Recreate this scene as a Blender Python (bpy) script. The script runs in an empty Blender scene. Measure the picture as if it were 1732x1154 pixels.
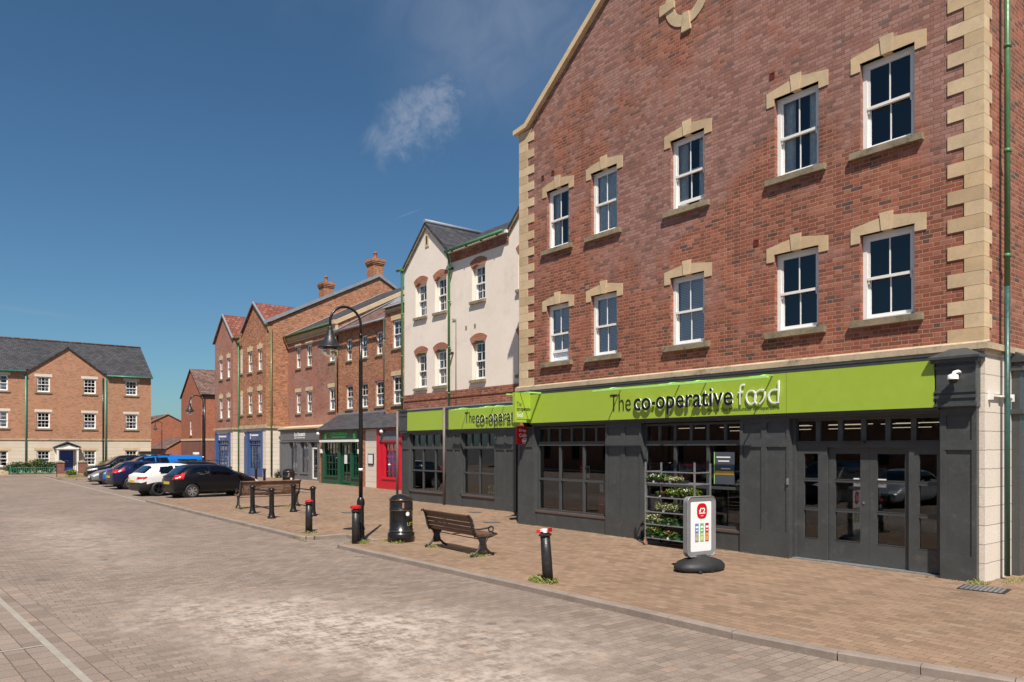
import bpy, math, random
from mathutils import Vector, Matrix
R = math.radians
random.seed(7)
SC = bpy.context.scene
COL = SC.collection

# ---------------------------------------------------------------- camera
F = 1259.0
cam_d = bpy.data.cameras.new('camera'); cam = bpy.data.objects.new('camera', cam_d); COL.objects.link(cam)
cam_d.sensor_width = 36; cam_d.lens = F / 1732 * 36
cam_d.shift_y = (756 - 577) / 1732
cam_d.clip_end = 3000
fx, fy = -0.7838, 0.6210
cam.location = (0, 0, 2.15)
cam.rotation_euler = (R(90), 0, math.atan2(-fx, fy))
SC.camera = cam
SC.render.resolution_x = 1024; SC.render.resolution_y = 682

# ---------------------------------------------------------------- light
SUNV = Vector((1.38, -1.0, 2.45)).normalized()      # towards the sun
sun_d = bpy.data.lights.new('sun', 'SUN'); sun = bpy.data.objects.new('sun', sun_d); COL.objects.link(sun)
sun_d.energy = 4.6; sun_d.angle = R(0.5); sun_d.color = (1.0, 0.93, 0.84)
sun.rotation_euler = SUNV.to_track_quat('Z', 'Y').to_euler(); sun.location = (5, -10, 40)
W = bpy.data.worlds.new('World'); SC.world = W; W.use_nodes = True
SC.view_settings.view_transform = 'Standard'; SC.view_settings.look = 'None'
SC.view_settings.exposure = 0.52; SC.view_settings.gamma = 1

def nd(nt, typ, inp=None, **kw):
    n = nt.nodes.new(typ)
    for k, v in kw.items(): setattr(n, k, v)
    for k, v in (inp or {}).items():
        if isinstance(v, bpy.types.NodeSocket): nt.links.new(v, n.inputs[k])
        else: n.inputs[k].default_value = v
    return n
def mth(nt, op, a, b=0.0, c=None, clamp=False):
    n = nt.nodes.new('ShaderNodeMath'); n.operation = op; n.use_clamp = clamp
    for i, v in enumerate((a, b, c)):
        if v is None: continue
        if isinstance(v, bpy.types.NodeSocket): nt.links.new(v, n.inputs[i])
        else: n.inputs[i].default_value = v
    return n.outputs[0]
def rgba(c): return (c[0], c[1], c[2], 1)
def mixc(nt, fac, a, b, mode='MIX'):
    n = nt.nodes.new('ShaderNodeMix'); n.data_type = 'RGBA'; n.blend_type = mode
    for i, v in ((0, fac), (6, a), (7, b)):
        if isinstance(v, bpy.types.NodeSocket): nt.links.new(v, n.inputs[i])
        else: n.inputs[i].default_value = v if i == 0 else rgba(v)
    return n.outputs[2]
def ramp(nt, fac, stops, interp='LINEAR'):
    n = nt.nodes.new('ShaderNodeValToRGB'); r = n.color_ramp; r.interpolation = interp
    while len(r.elements) > 1: r.elements.remove(r.elements[-1])
    r.elements[0].position = stops[0][0]; r.elements[0].color = rgba(stops[0][1])
    for p, c in stops[1:]:
        e = r.elements.new(p); e.color = rgba(c)
    nt.links.new(fac, n.inputs[0]); return n.outputs[0]
def sm(nt, v, lo, hi, o0=0.0, o1=1.0):
    n = nt.nodes.new('ShaderNodeMapRange'); n.interpolation_type = 'SMOOTHSTEP'
    nt.links.new(v, n.inputs[0])
    for i, x in enumerate((lo, hi, o0, o1)): n.inputs[i+1].default_value = x
    return n.outputs[0]

# sky with thin clouds (directions measured in the world)
def px_dir(px, py):
    a = (px - 866) / F; b = (756 - py) / F
    return Vector((a*0.6210 - 0.7838, a*0.7838 + 0.6210, b)).normalized()
nt = W.node_tree; nt.nodes.clear()
sky = nd(nt, 'ShaderNodeTexSky', sky_type='NISHITA', sun_disc=False)
sky.sun_elevation = math.asin(SUNV.z); sky.sun_rotation = math.atan2(SUNV.x, SUNV.y)
sky.air_density = 1.0; sky.dust_density = 0.6; sky.ozone_density = 2.0; sky.altitude = 50
tc = nd(nt, 'ShaderNodeTexCoord')
D = tc.outputs['Generated']
hs = nd(nt, 'ShaderNodeHueSaturation', {'Hue': 0.5, 'Saturation': 1.0, 'Value': 1.0, 'Color': sky.outputs[0]})
col = mixc(nt, 1.0, hs.outputs[0], (0.575, 0.865, 1.0), 'MULTIPLY')
def blob(px, py, sx, rot=0.0, sy=None):
    c = px_dir(px, py); u = c.cross(Vector((0, 0, 1))).normalized(); v = u.cross(c)
    u2 = u*math.cos(rot) + v*math.sin(rot); v2 = v*math.cos(rot) - u*math.sin(rot)
    du = nd(nt, 'ShaderNodeVectorMath', {0: D, 1: u2}, operation='DOT_PRODUCT').outputs['Value']
    dv = nd(nt, 'ShaderNodeVectorMath', {0: D, 1: v2}, operation='DOT_PRODUCT').outputs['Value']
    fwd = nd(nt, 'ShaderNodeVectorMath', {0: D, 1: c}, operation='DOT_PRODUCT').outputs['Value']
    a = mth(nt, 'DIVIDE', du, sx); b = mth(nt, 'DIVIDE', dv, sy or sx)
    r = mth(nt, 'SQRT', mth(nt, 'ADD', mth(nt, 'MULTIPLY', a, a), mth(nt, 'MULTIPLY', b, b)))
    return r, mth(nt, 'GREATER_THAN', fwd, 0.0), du, dv
def noise(nt, vec, scale, detail=6, rough=0.55, dist=0.0):
    return nd(nt, 'ShaderNodeTexNoise', {'Vector': vec, 'Scale': scale, 'Detail': detail, 'Roughness': rough, 'Distortion': dist}).outputs[0]
nA = noise(nt, D, 34, 10, 0.66, 0.35); nB = noise(nt, D, 7, 5, 0.5); nB2 = noise(nt, D, 16, 8, 0.6, 0.6)
r1, f1, _, _ = blob(718, 206, 0.070, R(38), 0.037)
m1 = mth(nt, 'MULTIPLY', sm(nt, mth(nt, 'ADD', r1, mth(nt, 'MULTIPLY', mth(nt, 'SUBTRACT', nB2, 0.5), 2.4)), 0.35, 1.25, 1, 0), mth(nt, 'MULTIPLY', f1, sm(nt, nA, 0.34, 0.64, 0.12, 1.0)))
r2, f2, _, _ = blob(830, 10, 0.26, R(-20), 0.12)
m2 = mth(nt, 'MULTIPLY', sm(nt, mth(nt, 'ADD', r2, mth(nt, 'MULTIPLY', mth(nt, 'SUBTRACT', nB, 0.5), 1.2)), 0.0, 1.35, 0.62, 0), mth(nt, 'MULTIPLY', f2, sm(nt, nB2, 0.3, 0.7, 0.55, 1.0)))
r4, f4, _, _ = blob(30, 523, 0.08, R(-4), 0.004)
m4 = mth(nt, 'MULTIPLY', sm(nt, r4, 0.2, 1.1, 0.22, 0), f4)
r3, f3, _, _ = blob(690, 362, 0.024, R(23), 0.0013)
m3 = mth(nt, 'MULTIPLY', sm(nt, r3, 0.2, 1.1, 0.30, 0), f3)
mm = mth(nt, 'MAXIMUM', mth(nt, 'MAXIMUM', m1, m4), mth(nt, 'MAXIMUM', m2, m3))
CLOUD = (3.9, 4.6, 6.0)
col = mixc(nt, mth(nt, 'MULTIPLY', mm, 0.62), col, CLOUD)
bg = nd(nt, 'ShaderNodeBackground', {'Color': col, 'Strength': 0.057})
out = nd(nt, 'ShaderNodeOutputWorld', {'Surface': bg.outputs[0]})

# ---------------------------------------------------------------- mesh builder
class MB:
    def __init__(s): s.v = []; s.f = []; s.sm = []
    def face(s, pts, smooth=False):
        i = len(s.v); s.v += [tuple(p) for p in pts]; s.f.append(list(range(i, i+len(pts)))); s.sm.append(smooth)
    def box(s, x0, x1, y0, y1, z0, z1):
        if x0 > x1: x0, x1 = x1, x0
        if y0 > y1: y0, y1 = y1, y0
        if z0 > z1: z0, z1 = z1, z0
        i = len(s.v)
        s.v += [(x0,y0,z0),(x1,y0,z0),(x1,y1,z0),(x0,y1,z0),(x0,y0,z1),(x1,y0,z1),(x1,y1,z1),(x0,y1,z1)]
        for q in ((0,3,2,1),(4,5,6,7),(0,1,5,4),(1,2,6,5),(2,3,7,6),(3,0,4,7)):
            s.f.append([i+k for k in q]); s.sm.append(False)
        return s
    def obox(s, c, size, rot):           # oriented box, rot = Matrix 3x3
        i = len(s.v); a, b, d = size[0]/2, size[1]/2, size[2]/2
        for x, y, z in ((-a,-b,-d),(a,-b,-d),(a,b,-d),(-a,b,-d),(-a,-b,d),(a,-b,d),(a,b,d),(-a,b,d)):
            s.v.append(tuple(Vector(c) + rot @ Vector((x, y, z))))
        for q in ((0,3,2,1),(4,5,6,7),(0,1,5,4),(1,2,6,5),(2,3,7,6),(3,0,4,7)):
            s.f.append([i+k for k in q]); s.sm.append(False)
        return s
    def prism(s, poly, y0, y1):          # poly in XZ (counter-clockwise seen from -Y), extruded along Y
        n = len(poly)
        a = sum(poly[k][0]*poly[(k+1) % n][1]-poly[(k+1) % n][0]*poly[k][1] for k in range(n))
        if a < 0: poly = poly[::-1]
        s.face([(x, y0, z) for x, z in poly]); s.face([(x, y1, z) for x, z in poly[::-1]])
        for k in range(n):
            (xa, za), (xb, zb) = poly[k], poly[(k+1) % n]
            s.face([(xa, y0, za), (xa, y1, za), (xb, y1, zb), (xb, y0, zb)])
        return s
    def prismx(s, poly, x0, x1):         # poly in YZ extruded along X
        n = len(poly)
        a = sum(poly[k][0]*poly[(k+1) % n][1]-poly[(k+1) % n][0]*poly[k][1] for k in range(n))
        if a < 0: poly = poly[::-1]
        s.face([(x1, y, z) for y, z in poly]); s.face([(x0, y, z) for y, z in poly[::-1]])
        for k in range(n):
            (ya, za), (yb, zb) = poly[k], poly[(k+1) % n]
            s.face([(x1, ya, za), (x0, ya, za), (x0, yb, zb), (x1, yb, zb)])
        return s
    def lathe(s, prof, c=(0, 0, 0), n=24, flute=0.0, smooth=True):
        i0 = len(s.v); cx, cy, cz = c
        for r, z in prof:
            for k in range(n):
                rr = r*(1 - (flute if k % 2 else 0)); a = 2*math.pi*k/n
                s.v.append((cx+rr*math.cos(a), cy+rr*math.sin(a), cz+z))
        for j in range(len(prof)-1):
            for k in range(n):
                a = i0+j*n+k; b = i0+j*n+(k+1) % n
                s.f.append([a, b, b+n, a+n]); s.sm.append(smooth)
        s.f.append([i0+k for k in range(n)][::-1]); s.sm.append(False)
        s.f.append([i0+(len(prof)-1)*n+k for k in range(n)]); s.sm.append(False)
        return s
    def tube(s, pts, r, n=8, cap=True):
        pts = [Vector(p) for p in pts]; i0 = len(s.v); rs = r if isinstance(r, (list, tuple)) else [r]*len(pts)
        t0 = (pts[1]-pts[0]).normalized()
        up = Vector((0, 0, 1)) if abs(t0.z) < 0.9 else Vector((1, 0, 0))
        side = t0.cross(up).normalized()
        for k, p in enumerate(pts):
            t = (pts[min(k+1, len(pts)-1)] - pts[max(k-1, 0)]).normalized()
            side = (side - t*side.dot(t)).normalized(); w = side.cross(t)
            for j in range(n):
                a = 2*math.pi*j/n; s.v.append(tuple(p + (side*math.cos(a) + w*math.sin(a))*rs[k]))
        for k in range(len(pts)-1):
            for j in range(n):
                a = i0+k*n+j; b = i0+k*n+(j+1) % n
                s.f.append([a, a+n, b+n, b]); s.sm.append(True)
        if cap:
            s.f.append([i0+j for j in range(n)]); s.sm.append(False)
            s.f.append([i0+(len(pts)-1)*n+j for j in range(n)][::-1]); s.sm.append(False)
        return s
    def build(s, name, mat, parent=None, loc=None, rz=None):
        me = bpy.data.meshes.new(name); me.from_pydata(s.v, [], s.f); me.update()
        uv = me.uv_layers.new(name='UVMap').data
        for p in me.polygons:
            p.use_smooth = s.sm[p.index]
            n = p.normal
            if abs(n.z) > 0.999: u = Vector((1, 0, 0)); v = Vector((0, 1, 0))
            else:
                u = Vector((-n.y, n.x, 0)).normalized(); v = n.cross(u)
                if v.z < 0: v = -v
            for li in p.loop_indices:
                co = Vector(me.vertices[me.loops[li].vertex_index].co); uv[li].uv = (co.dot(u), co.dot(v))
        for m in (mat if isinstance(mat, list) else [mat]): me.materials.append(m)
        o = bpy.data.objects.new(name, me); COL.objects.link(o)
        if parent: o.parent = parent
        if loc: o.location = loc
        if rz is not None: o.rotation_euler = (0, 0, rz)
        return o
def tag(o, label=None, cat=None, group=None, kind=None):
    if label: o['label'] = label
    if cat: o['category'] = cat
    if group: o['group'] = group
    if kind: o['kind'] = kind
    return o
def empty(name, loc=(0, 0, 0), rz=0, label=None, cat=None, group=None):
    o = bpy.data.objects.new(name, None); COL.objects.link(o); o.location = loc; o.rotation_euler = (0, 0, rz)
    o.empty_display_size = 0.3
    return tag(o, label, cat, group)
def copy_tree(o, parent=None):
    c = o.copy(); COL.objects.link(c); c.parent = parent
    for ch in [x for x in SC.objects if x.parent == o]: copy_tree(ch, c)
    return c
def bx(name, mat, parent, *a, **k): return MB().box(*a).build(name, mat, parent, **k)

# ---------------------------------------------------------------- materials
def mat(name, col=(0.5, 0.5, 0.5), rough=0.6, metal=0.0, var=0.0, vscale=3.0, bump=0.0, bscale=40.0, spec=0.5, dirt=None, coat=0.0, rnd=0.0):
    m = bpy.data.materials.new(name); m.use_nodes = True; nt = m.node_tree
    b = nt.nodes['Principled BSDF']; b.inputs['Base Color'].default_value = rgba(col)
    b.inputs['Roughness'].default_value = rough; b.inputs['Metallic'].default_value = metal
    b.inputs['Specular IOR Level'].default_value = spec
    if coat: b.inputs['Coat Weight'].default_value = coat; b.inputs['Coat Roughness'].default_value = 0.03
    t = nt.nodes.new('ShaderNodeTexCoord')
    geo = nt.nodes.new('ShaderNodeNewGeometry')
    P = geo.outputs['Position']
    if var:
        n1 = noise(nt, P, vscale, 6, 0.6); n2 = noise(nt, P, vscale*9, 4, 0.6)
        nn = mth(nt, 'ADD', mth(nt, 'MULTIPLY', n1, 0.65), mth(nt, 'MULTIPLY', n2, 0.35))
        v = sm(nt, nn, 0.3, 0.7, 1-var, 1+var)
        if rnd: v = mth(nt, 'MULTIPLY', v, mth(nt, 'ADD', 1-rnd, mth(nt, 'MULTIPLY', nt.nodes.new('ShaderNodeObjectInfo').outputs['Random'], 2*rnd)))
        c = nd(nt, 'ShaderNodeVectorMath', {0: rgba(col)[:3], 'Scale': v}, operation='SCALE').outputs[0]
        if dirt:
            d = sm(nt, noise(nt, P, dirt[1], 8, 0.7), 0.52, 0.72, 0, dirt[2])
            c = mixc(nt, d, c, dirt[0])
        nt.links.new(c, b.inputs['Base Color'])
        rr = sm(nt, n2, 0.3, 0.7, max(rough-0.12, 0.02), min(rough+0.12, 1)); nt.links.new(rr, b.inputs['Roughness'])
    if bump:
        bp = nd(nt, 'ShaderNodeBump', {'Strength': bump, 'Distance': 0.01, 'Height': noise(nt, P, bscale, 5, 0.6)})
        nt.links.new(bp.outputs[0], b.inputs['Normal'])
    return m

def flemish(nt, uv, ms, rh=0.075, U=0.3375, S=0.225):
    sp = nd(nt, 'ShaderNodeSeparateXYZ', {0: uv}); u, v = sp.outputs[0], sp.outputs[1]
    rv = mth(nt, 'DIVIDE', v, rh); row = mth(nt, 'FLOOR', rv); fv = mth(nt, 'MULTIPLY', mth(nt, 'FRACT', rv), rh)
    par = mth(nt, 'FLOORED_MODULO', row, 2.0)
    up = mth(nt, 'DIVIDE', mth(nt, 'ADD', u, mth(nt, 'MULTIPLY', par, U/2)), U); cell = mth(nt, 'FLOOR', up); m = mth(nt, 'MULTIPLY', mth(nt, 'FRACT', up), U)
    isH = mth(nt, 'GREATER_THAN', m, S)
    d = mth(nt, 'MINIMUM', mth(nt, 'MINIMUM', m, mth(nt, 'SUBTRACT', U, m)), mth(nt, 'MINIMUM', mth(nt, 'ABSOLUTE', mth(nt, 'SUBTRACT', m, S)), mth(nt, 'MINIMUM', fv, mth(nt, 'SUBTRACT', rh, fv))))
    cv = nd(nt, 'ShaderNodeCombineXYZ', {0: mth(nt, 'ADD', cell, mth(nt, 'MULTIPLY', isH, 0.37)), 1: row})
    wn = nd(nt, 'ShaderNodeTexWhiteNoise', {'Vector': cv.outputs[0]}, noise_dimensions='2D').outputs[0]
    return sm(nt, d, ms*0.35, ms*0.85, 1, 0), wn
def brick_mat(name, pal, mortar, bw=0.225, rh=0.075, ms=0.010, bloom=None, off=0.5, bump=0.5, swap=False, tone=0.12, extra=None, rough=0.85, offx=0.0, freq=2, bond=False, streak=0.0):
    m = bpy.data.materials.new(name); m.use_nodes = True; nt = m.node_tree; b = nt.nodes['Principled BSDF']
    uvn = nt.nodes.new('ShaderNodeUVMap'); uv = uvn.outputs[0]
    geo = nt.nodes.new('ShaderNodeNewGeometry'); P = geo.outputs['Position']
    if swap:
        sp = nd(nt, 'ShaderNodeSeparateXYZ', {0: uv}); cb = nd(nt, 'ShaderNodeCombineXYZ', {0: sp.outputs[1], 1: sp.outputs[0]}); uv = cb.outputs[0]
    # slightly uneven joints
    wob = nd(nt, 'ShaderNodeTexNoise', {'Vector': uv, 'Scale': 9.0, 'Detail': 2}, noise_dimensions='3D').outputs[1]
    wv = nd(nt, 'ShaderNodeVectorMath', {0: wob, 1: (0.5, 0.5, 0.5)}, operation='SUBTRACT').outputs[0]
    wv = nd(nt, 'ShaderNodeVectorMath', {0: wv, 'Scale': rh*0.07}, operation='SCALE').outputs[0]
    uv2 = nd(nt, 'ShaderNodeVectorMath', {0: uv, 1: wv}, operation='ADD').outputs[0]
    br = nd(nt, 'ShaderNodeTexBrick', {'Vector': uv2, 'Color1': (0, 0, 0, 1), 'Color2': (1, 1, 1, 1), 'Mortar': (0.5, 0.5, 0.5, 1), 'Scale': 1.0,
            'Mortar Size': ms, 'Mortar Smooth': 0.25, 'Bias': 0.0, 'Brick Width': bw, 'Row Height': rh}, offset=off, offset_frequency=freq)
    per = br.outputs['Color']; fac = br.outputs['Fac']
    if bond: fac, per = flemish(nt, uv2, ms)
    c = ramp(nt, per, pal)
    fine = noise(nt, P, 60, 5, 0.7); med = noise(nt, P, 0.45, 5, 0.6)
    stv = nd(nt, 'ShaderNodeVectorMath', {0: P, 1: (5.0, 5.0, 0.45)}, operation='MULTIPLY').outputs[0]
    sc = mth(nt, 'MULTIPLY', sm(nt, fine, 0.25, 0.75, 0.78, 1.22), sm(nt, med, 0.3, 0.7, 1-tone, 1+tone))
    if streak: sc = mth(nt, 'MULTIPLY', sc, sm(nt, noise(nt, stv, 1.0, 5, 0.6), 0.42, 0.75, 1.06, 1-streak))
    c = nd(nt, 'ShaderNodeVectorMath', {0: c, 'Scale': sc}, operation='SCALE').outputs[0]
    kb = 0.0
    if bloom:   # pale salts on the face of the bricks
        bc, scale, lo, hi, amt, zz = bloom
        nn = noise(nt, P, scale, 7, 0.62, 0.3)
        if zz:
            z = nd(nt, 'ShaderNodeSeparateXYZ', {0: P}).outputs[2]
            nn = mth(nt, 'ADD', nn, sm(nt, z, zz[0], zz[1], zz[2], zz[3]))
        k = mth(nt, 'MULTIPLY', sm(nt, nn, lo, hi, 0, amt), mth(nt, 'MULTIPLY', sm(nt, fine, 0.3, 0.6, 0.35, 1.0), sm(nt, per, 0.0, 0.9, 0.45, 1.0)))
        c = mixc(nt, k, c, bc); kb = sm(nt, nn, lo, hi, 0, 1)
    mfac = mth(nt, 'MULTIPLY', fac, 0.92)
    mc = mixc(nt, sm(nt, noise(nt, P, 1.3, 4, 0.6), 0.3, 0.7), mortar, tuple(x*0.72 for x in mortar))
    if bloom: mc = mixc(nt, kb, mc, (0.20, 0.115, 0.085))  # shadow of recessed joints put into the mortar colour where bricks are bloomed
    c = mixc(nt, mfac, c, mc)
    if extra: c = extra(nt, c, P, fac, fine, per)
    nt.links.new(c, b.inputs['Base Color']); b.inputs['Roughness'].default_value = rough; b.inputs['Specular IOR Level'].default_value = 0.3
    h = mth(nt, 'SUBTRACT', mth(nt, 'ADD', mth(nt, 'MULTIPLY', fine, 0.35), mth(nt, 'MULTIPLY', per, 0.25)), fac)
    bp = nd(nt, 'ShaderNodeBump', {'Strength': bump, 'Distance': 0.006, 'Height': h})
    nt.links.new(bp.outputs[0], b.inputs['Normal'])
    return m
def lam(m): return m
RED = [(0.0, (0.095, 0.060, 0.054)), (0.05, (0.15, 0.062, 0.045)), (0.12, (0.195, 0.066, 0.043)), (0.55, (0.268, 0.083, 0.050)), (0.82, (0.31, 0.106, 0.066)), (1.0, (0.35, 0.14, 0.095))]
M = {}
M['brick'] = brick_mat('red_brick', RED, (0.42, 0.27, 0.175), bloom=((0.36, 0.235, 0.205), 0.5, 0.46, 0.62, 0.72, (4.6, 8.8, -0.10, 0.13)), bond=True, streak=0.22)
M['brick_side'] = brick_mat('red_brick_side', RED, (0.42, 0.28, 0.18), bloom=((0.40, 0.27, 0.22), 0.5, 0.52, 0.75, 0.5, None), bond=True)
OR = [(0.0, (0.16, 0.075, 0.05)), (0.15, (0.30, 0.115, 0.058)), (0.6, (0.38, 0.155, 0.075)), (1.0, (0.50, 0.22, 0.12))]
M['brick_orange'] = brick_mat('orange_brick', OR, (0.40, 0.28, 0.19), bloom=((0.44, 0.28, 0.19), 0.5, 0.5, 0.75, 0.5, None), bond=True)
M['brick_pink'] = brick_mat('mottled_brick', [(0, (0.16, 0.09, 0.08)), (0.2, (0.33, 0.13, 0.09)), (1, (0.38, 0.15, 0.10))], (0.38, 0.27, 0.20), bloom=((0.42, 0.29, 0.24), 0.6, 0.42, 0.64, 0.7, None), bond=True)
M['brick_far'] = brick_mat('house_brick', [(0, (0.28, 0.135, 0.085)), (0.3, (0.41, 0.185, 0.105)), (1, (0.48, 0.225, 0.13))], (0.42, 0.29, 0.19), tone=0.05)
M['brick_red_far'] = brick_mat('house_red_brick', [(0, (0.27, 0.08, 0.045)), (0.3, (0.38, 0.11, 0.055)), (1, (0.44, 0.14, 0.07))], (0.36, 0.2, 0.13), tone=0.05)
M['brick_plinth'] = brick_mat('plum_brick', [(0, (0.17, 0.06, 0.045)), (1, (0.28, 0.10, 0.07))], (0.28, 0.17, 0.13))
M['arch'] = brick_mat('arch_brick', [(0, (0.28, 0.09, 0.06)), (1, (0.42, 0.15, 0.09))], (0.42, 0.27, 0.18), bw=0.225, rh=0.07, off=0.0)
M['stone'] = mat('sandstone', (0.575, 0.43, 0.265), 0.85, var=0.12, vscale=2.6, bump=0.3, bscale=90, rnd=0.10, dirt=((0.36, 0.27, 0.17), 3.5, 0.5))
M['stone2'] = mat('sandstone_warm', (0.53, 0.38, 0.222), 0.85, var=0.12, vscale=2.6, bump=0.3, bscale=90, rnd=0.10, dirt=((0.36, 0.27, 0.17), 3.5, 0.5))
M['sill'] = mat('sill_stone', (0.25, 0.20, 0.13), 0.9, var=0.3, vscale=4, bump=0.4, bscale=60, dirt=((0.075, 0.065, 0.042), 7, 0.9))
M['band'] = mat('band_stone', (0.46, 0.36, 0.24), 0.9, var=0.2, vscale=1.2, bump=0.3, bscale=60, dirt=((0.11, 0.09, 0.065), 2.2, 0.95))
M['render'] = mat('cream_render', (0.80, 0.70, 0.60), 0.9, var=0.05, vscale=0.8, bump=0.12, bscale=150, dirt=((0.52, 0.45, 0.37), 1.1, 0.35))
M['jointed'] = brick_mat('jointed_render', [(0, (0.66, 0.58, 0.48)), (1, (0.70, 0.62, 0.52))], (0.22, 0.19, 0.16), bw=40, rh=0.30, ms=0.006, tone=0.06, bump=0.3, rough=0.9)
M['jointed_far'] = brick_mat('jointed_render_far', [(0, (0.60, 0.515, 0.40)), (1, (0.64, 0.55, 0.43))], (0.48, 0.39, 0.28), bw=40, rh=0.30, ms=0.010, tone=0.08, bump=0.3, rough=0.9)
M['white'] = mat('white_paint', (0.78, 0.76, 0.72), 0.45, var=0.04, vscale=5)
M['grey'] = mat('charcoal_paint', (0.060, 0.064, 0.064), 0.40, var=0.14, vscale=2.2, bump=0.06, bscale=60, dirt=((0.16, 0.145, 0.13), 5.0, 0.28))
M['greyL'] = mat('light_grey_paint', (0.13, 0.135, 0.145), 0.45, var=0.10, vscale=2.2)
M['brown'] = mat('brown_sill_paint', (0.105, 0.075, 0.062), 0.5, var=0.15, vscale=4)
M['lime'] = mat('lime_fascia', (0.335, 0.465, 0.046), 0.42, var=0.03, vscale=0.7)
M['lime2'] = mat('lime_metal', (0.42, 0.80, 0.20), 0.35, var=0.05)
M['navy'] = mat('navy_letters', (0.007, 0.008, 0.020), 0.3)
M['navyedge'] = mat('dark_lime_letters', (0.08, 0.14, 0.02), 0.5)
M['signwhite'] = mat('white_letters', (0.82, 0.82, 0.80), 0.4)
M['pipe_g'] = mat('green_pipe', (0.075, 0.185, 0.075), 0.4, var=0.15, vscale=2)
M['pipe_d'] = mat('dark_green_pipe', (0.028, 0.085, 0.072), 0.4, var=0.2, vscale=2)
M['pipe_t'] = mat('teal_pipe', (0.05, 0.27, 0.19), 0.4, var=0.1, vscale=2)
M['pipe_b'] = mat('brown_pipe', (0.16, 0.125, 0.11), 0.5, var=0.2, vscale=2)
M['black'] = mat('black_gloss', (0.012, 0.012, 0.013), 0.28, var=0.3, vscale=6, bump=0.05, bscale=30)
M['blackm'] = mat('black_worn', (0.02, 0.02, 0.021), 0.42, var=0.35, vscale=8, bump=0.2, bscale=35, dirt=((0.10, 0.09, 0.08), 14, 0.5))
M['red_gloss'] = mat('red_gloss', (0.52, 0.008, 0.01), 0.3, var=0.08, vscale=8)
M['redshop'] = mat('red_shop_paint', (0.55, 0.012, 0.03), 0.4, var=0.06)
M['greenshop'] = mat('green_shop_paint', (0.010, 0.075, 0.040), 0.35, var=0.1)
M['greenlit'] = mat('bright_green_letters', (0.06, 0.62, 0.13), 0.4)
M['blueshop'] = mat('blue_shop_paint', (0.045, 0.095, 0.24), 0.4, var=0.06)
M['slate'] = brick_mat('slate_roof', [(0, (0.038, 0.040, 0.045)), (0.5, (0.058, 0.058, 0.064)), (1, (0.082, 0.078, 0.082))], (0.022, 0.022, 0.025), bw=0.30, rh=0.20, ms=0.012, bump=0.8, rough=0.6)
M['slate_far'] = brick_mat('grey_tiles', [(0, (0.036, 0.036, 0.040)), (0.5, (0.052, 0.051, 0.056)), (1, (0.070, 0.066, 0.070))], (0.026, 0.026, 0.028), bw=0.33, rh=0.28, ms=0.02, bump=0.8, rough=0.7)
M['redtile'] = brick_mat('red_roof_tiles', [(0, (0.16, 0.05, 0.035)), (0.5, (0.225, 0.075, 0.052)), (1, (0.27, 0.11, 0.08))], (0.09, 0.03, 0.02), bw=0.33, rh=0.30, ms=0.03, bump=1.0)
M['browntile'] = brick_mat('brown_roof_tiles', [(0, (0.10, 0.055, 0.045)), (0.5, (0.16, 0.095, 0.075)), (1, (0.23, 0.14, 0.11))], (0.05, 0.03, 0.025), bw=0.33, rh=0.25, ms=0.02, bump=1.0)
M['lead'] = mat('lead_flashing', (0.24, 0.26, 0.29), 0.5, var=0.15, vscale=3)
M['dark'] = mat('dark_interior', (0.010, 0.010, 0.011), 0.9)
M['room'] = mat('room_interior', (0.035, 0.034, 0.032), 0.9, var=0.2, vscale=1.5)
M['floorin'] = mat('shop_floor', (0.16, 0.15, 0.14), 0.4)
M['curtain'] = mat('pale_curtain', (0.78, 0.77, 0.74), 0.9, var=0.2, vscale=12)
M['white_in'] = mat('net_curtain', (0.75, 0.76, 0.76), 0.9, var=0.2, vscale=12)
M['chrome'] = mat('bright_metal', (0.55, 0.55, 0.56), 0.25, metal=0.9)
M['galv'] = mat('galvanised_steel', (0.36, 0.35, 0.34), 0.45, metal=0.6, var=0.2, vscale=12)
M['wood'] = mat('bench_timber', (0.10, 0.048, 0.028), 0.45, var=0.35, vscale=7, bump=0.3, bscale=50)
M['wood2'] = mat('weathered_timber', (0.20, 0.115, 0.072), 0.7, var=0.35, vscale=7, bump=0.3, bscale=50)
M['yellow'] = mat('gold_paint', (0.55, 0.38, 0.04), 0.4)
M['rubber'] = mat('black_rubber', (0.018, 0.018, 0.019), 0.6, var=0.3, vscale=9, bump=0.15)
M['paper'] = mat('poster_paper', (0.78, 0.78, 0.77), 0.5, var=0.03, vscale=3)
M['terracotta'] = mat('terracotta', (0.36, 0.16, 0.09), 0.8, var=0.15); M['vent'] = mat('vent_clay', (0.16, 0.03, 0.018), 0.8)
M['hedge'] = mat('hedge_leaves', (0.055, 0.105, 0.022), 0.6, var=0.4, vscale=9)
M['doorblue'] = mat('royal_blue_door', (0.015, 0.05, 0.25), 0.35)

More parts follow.
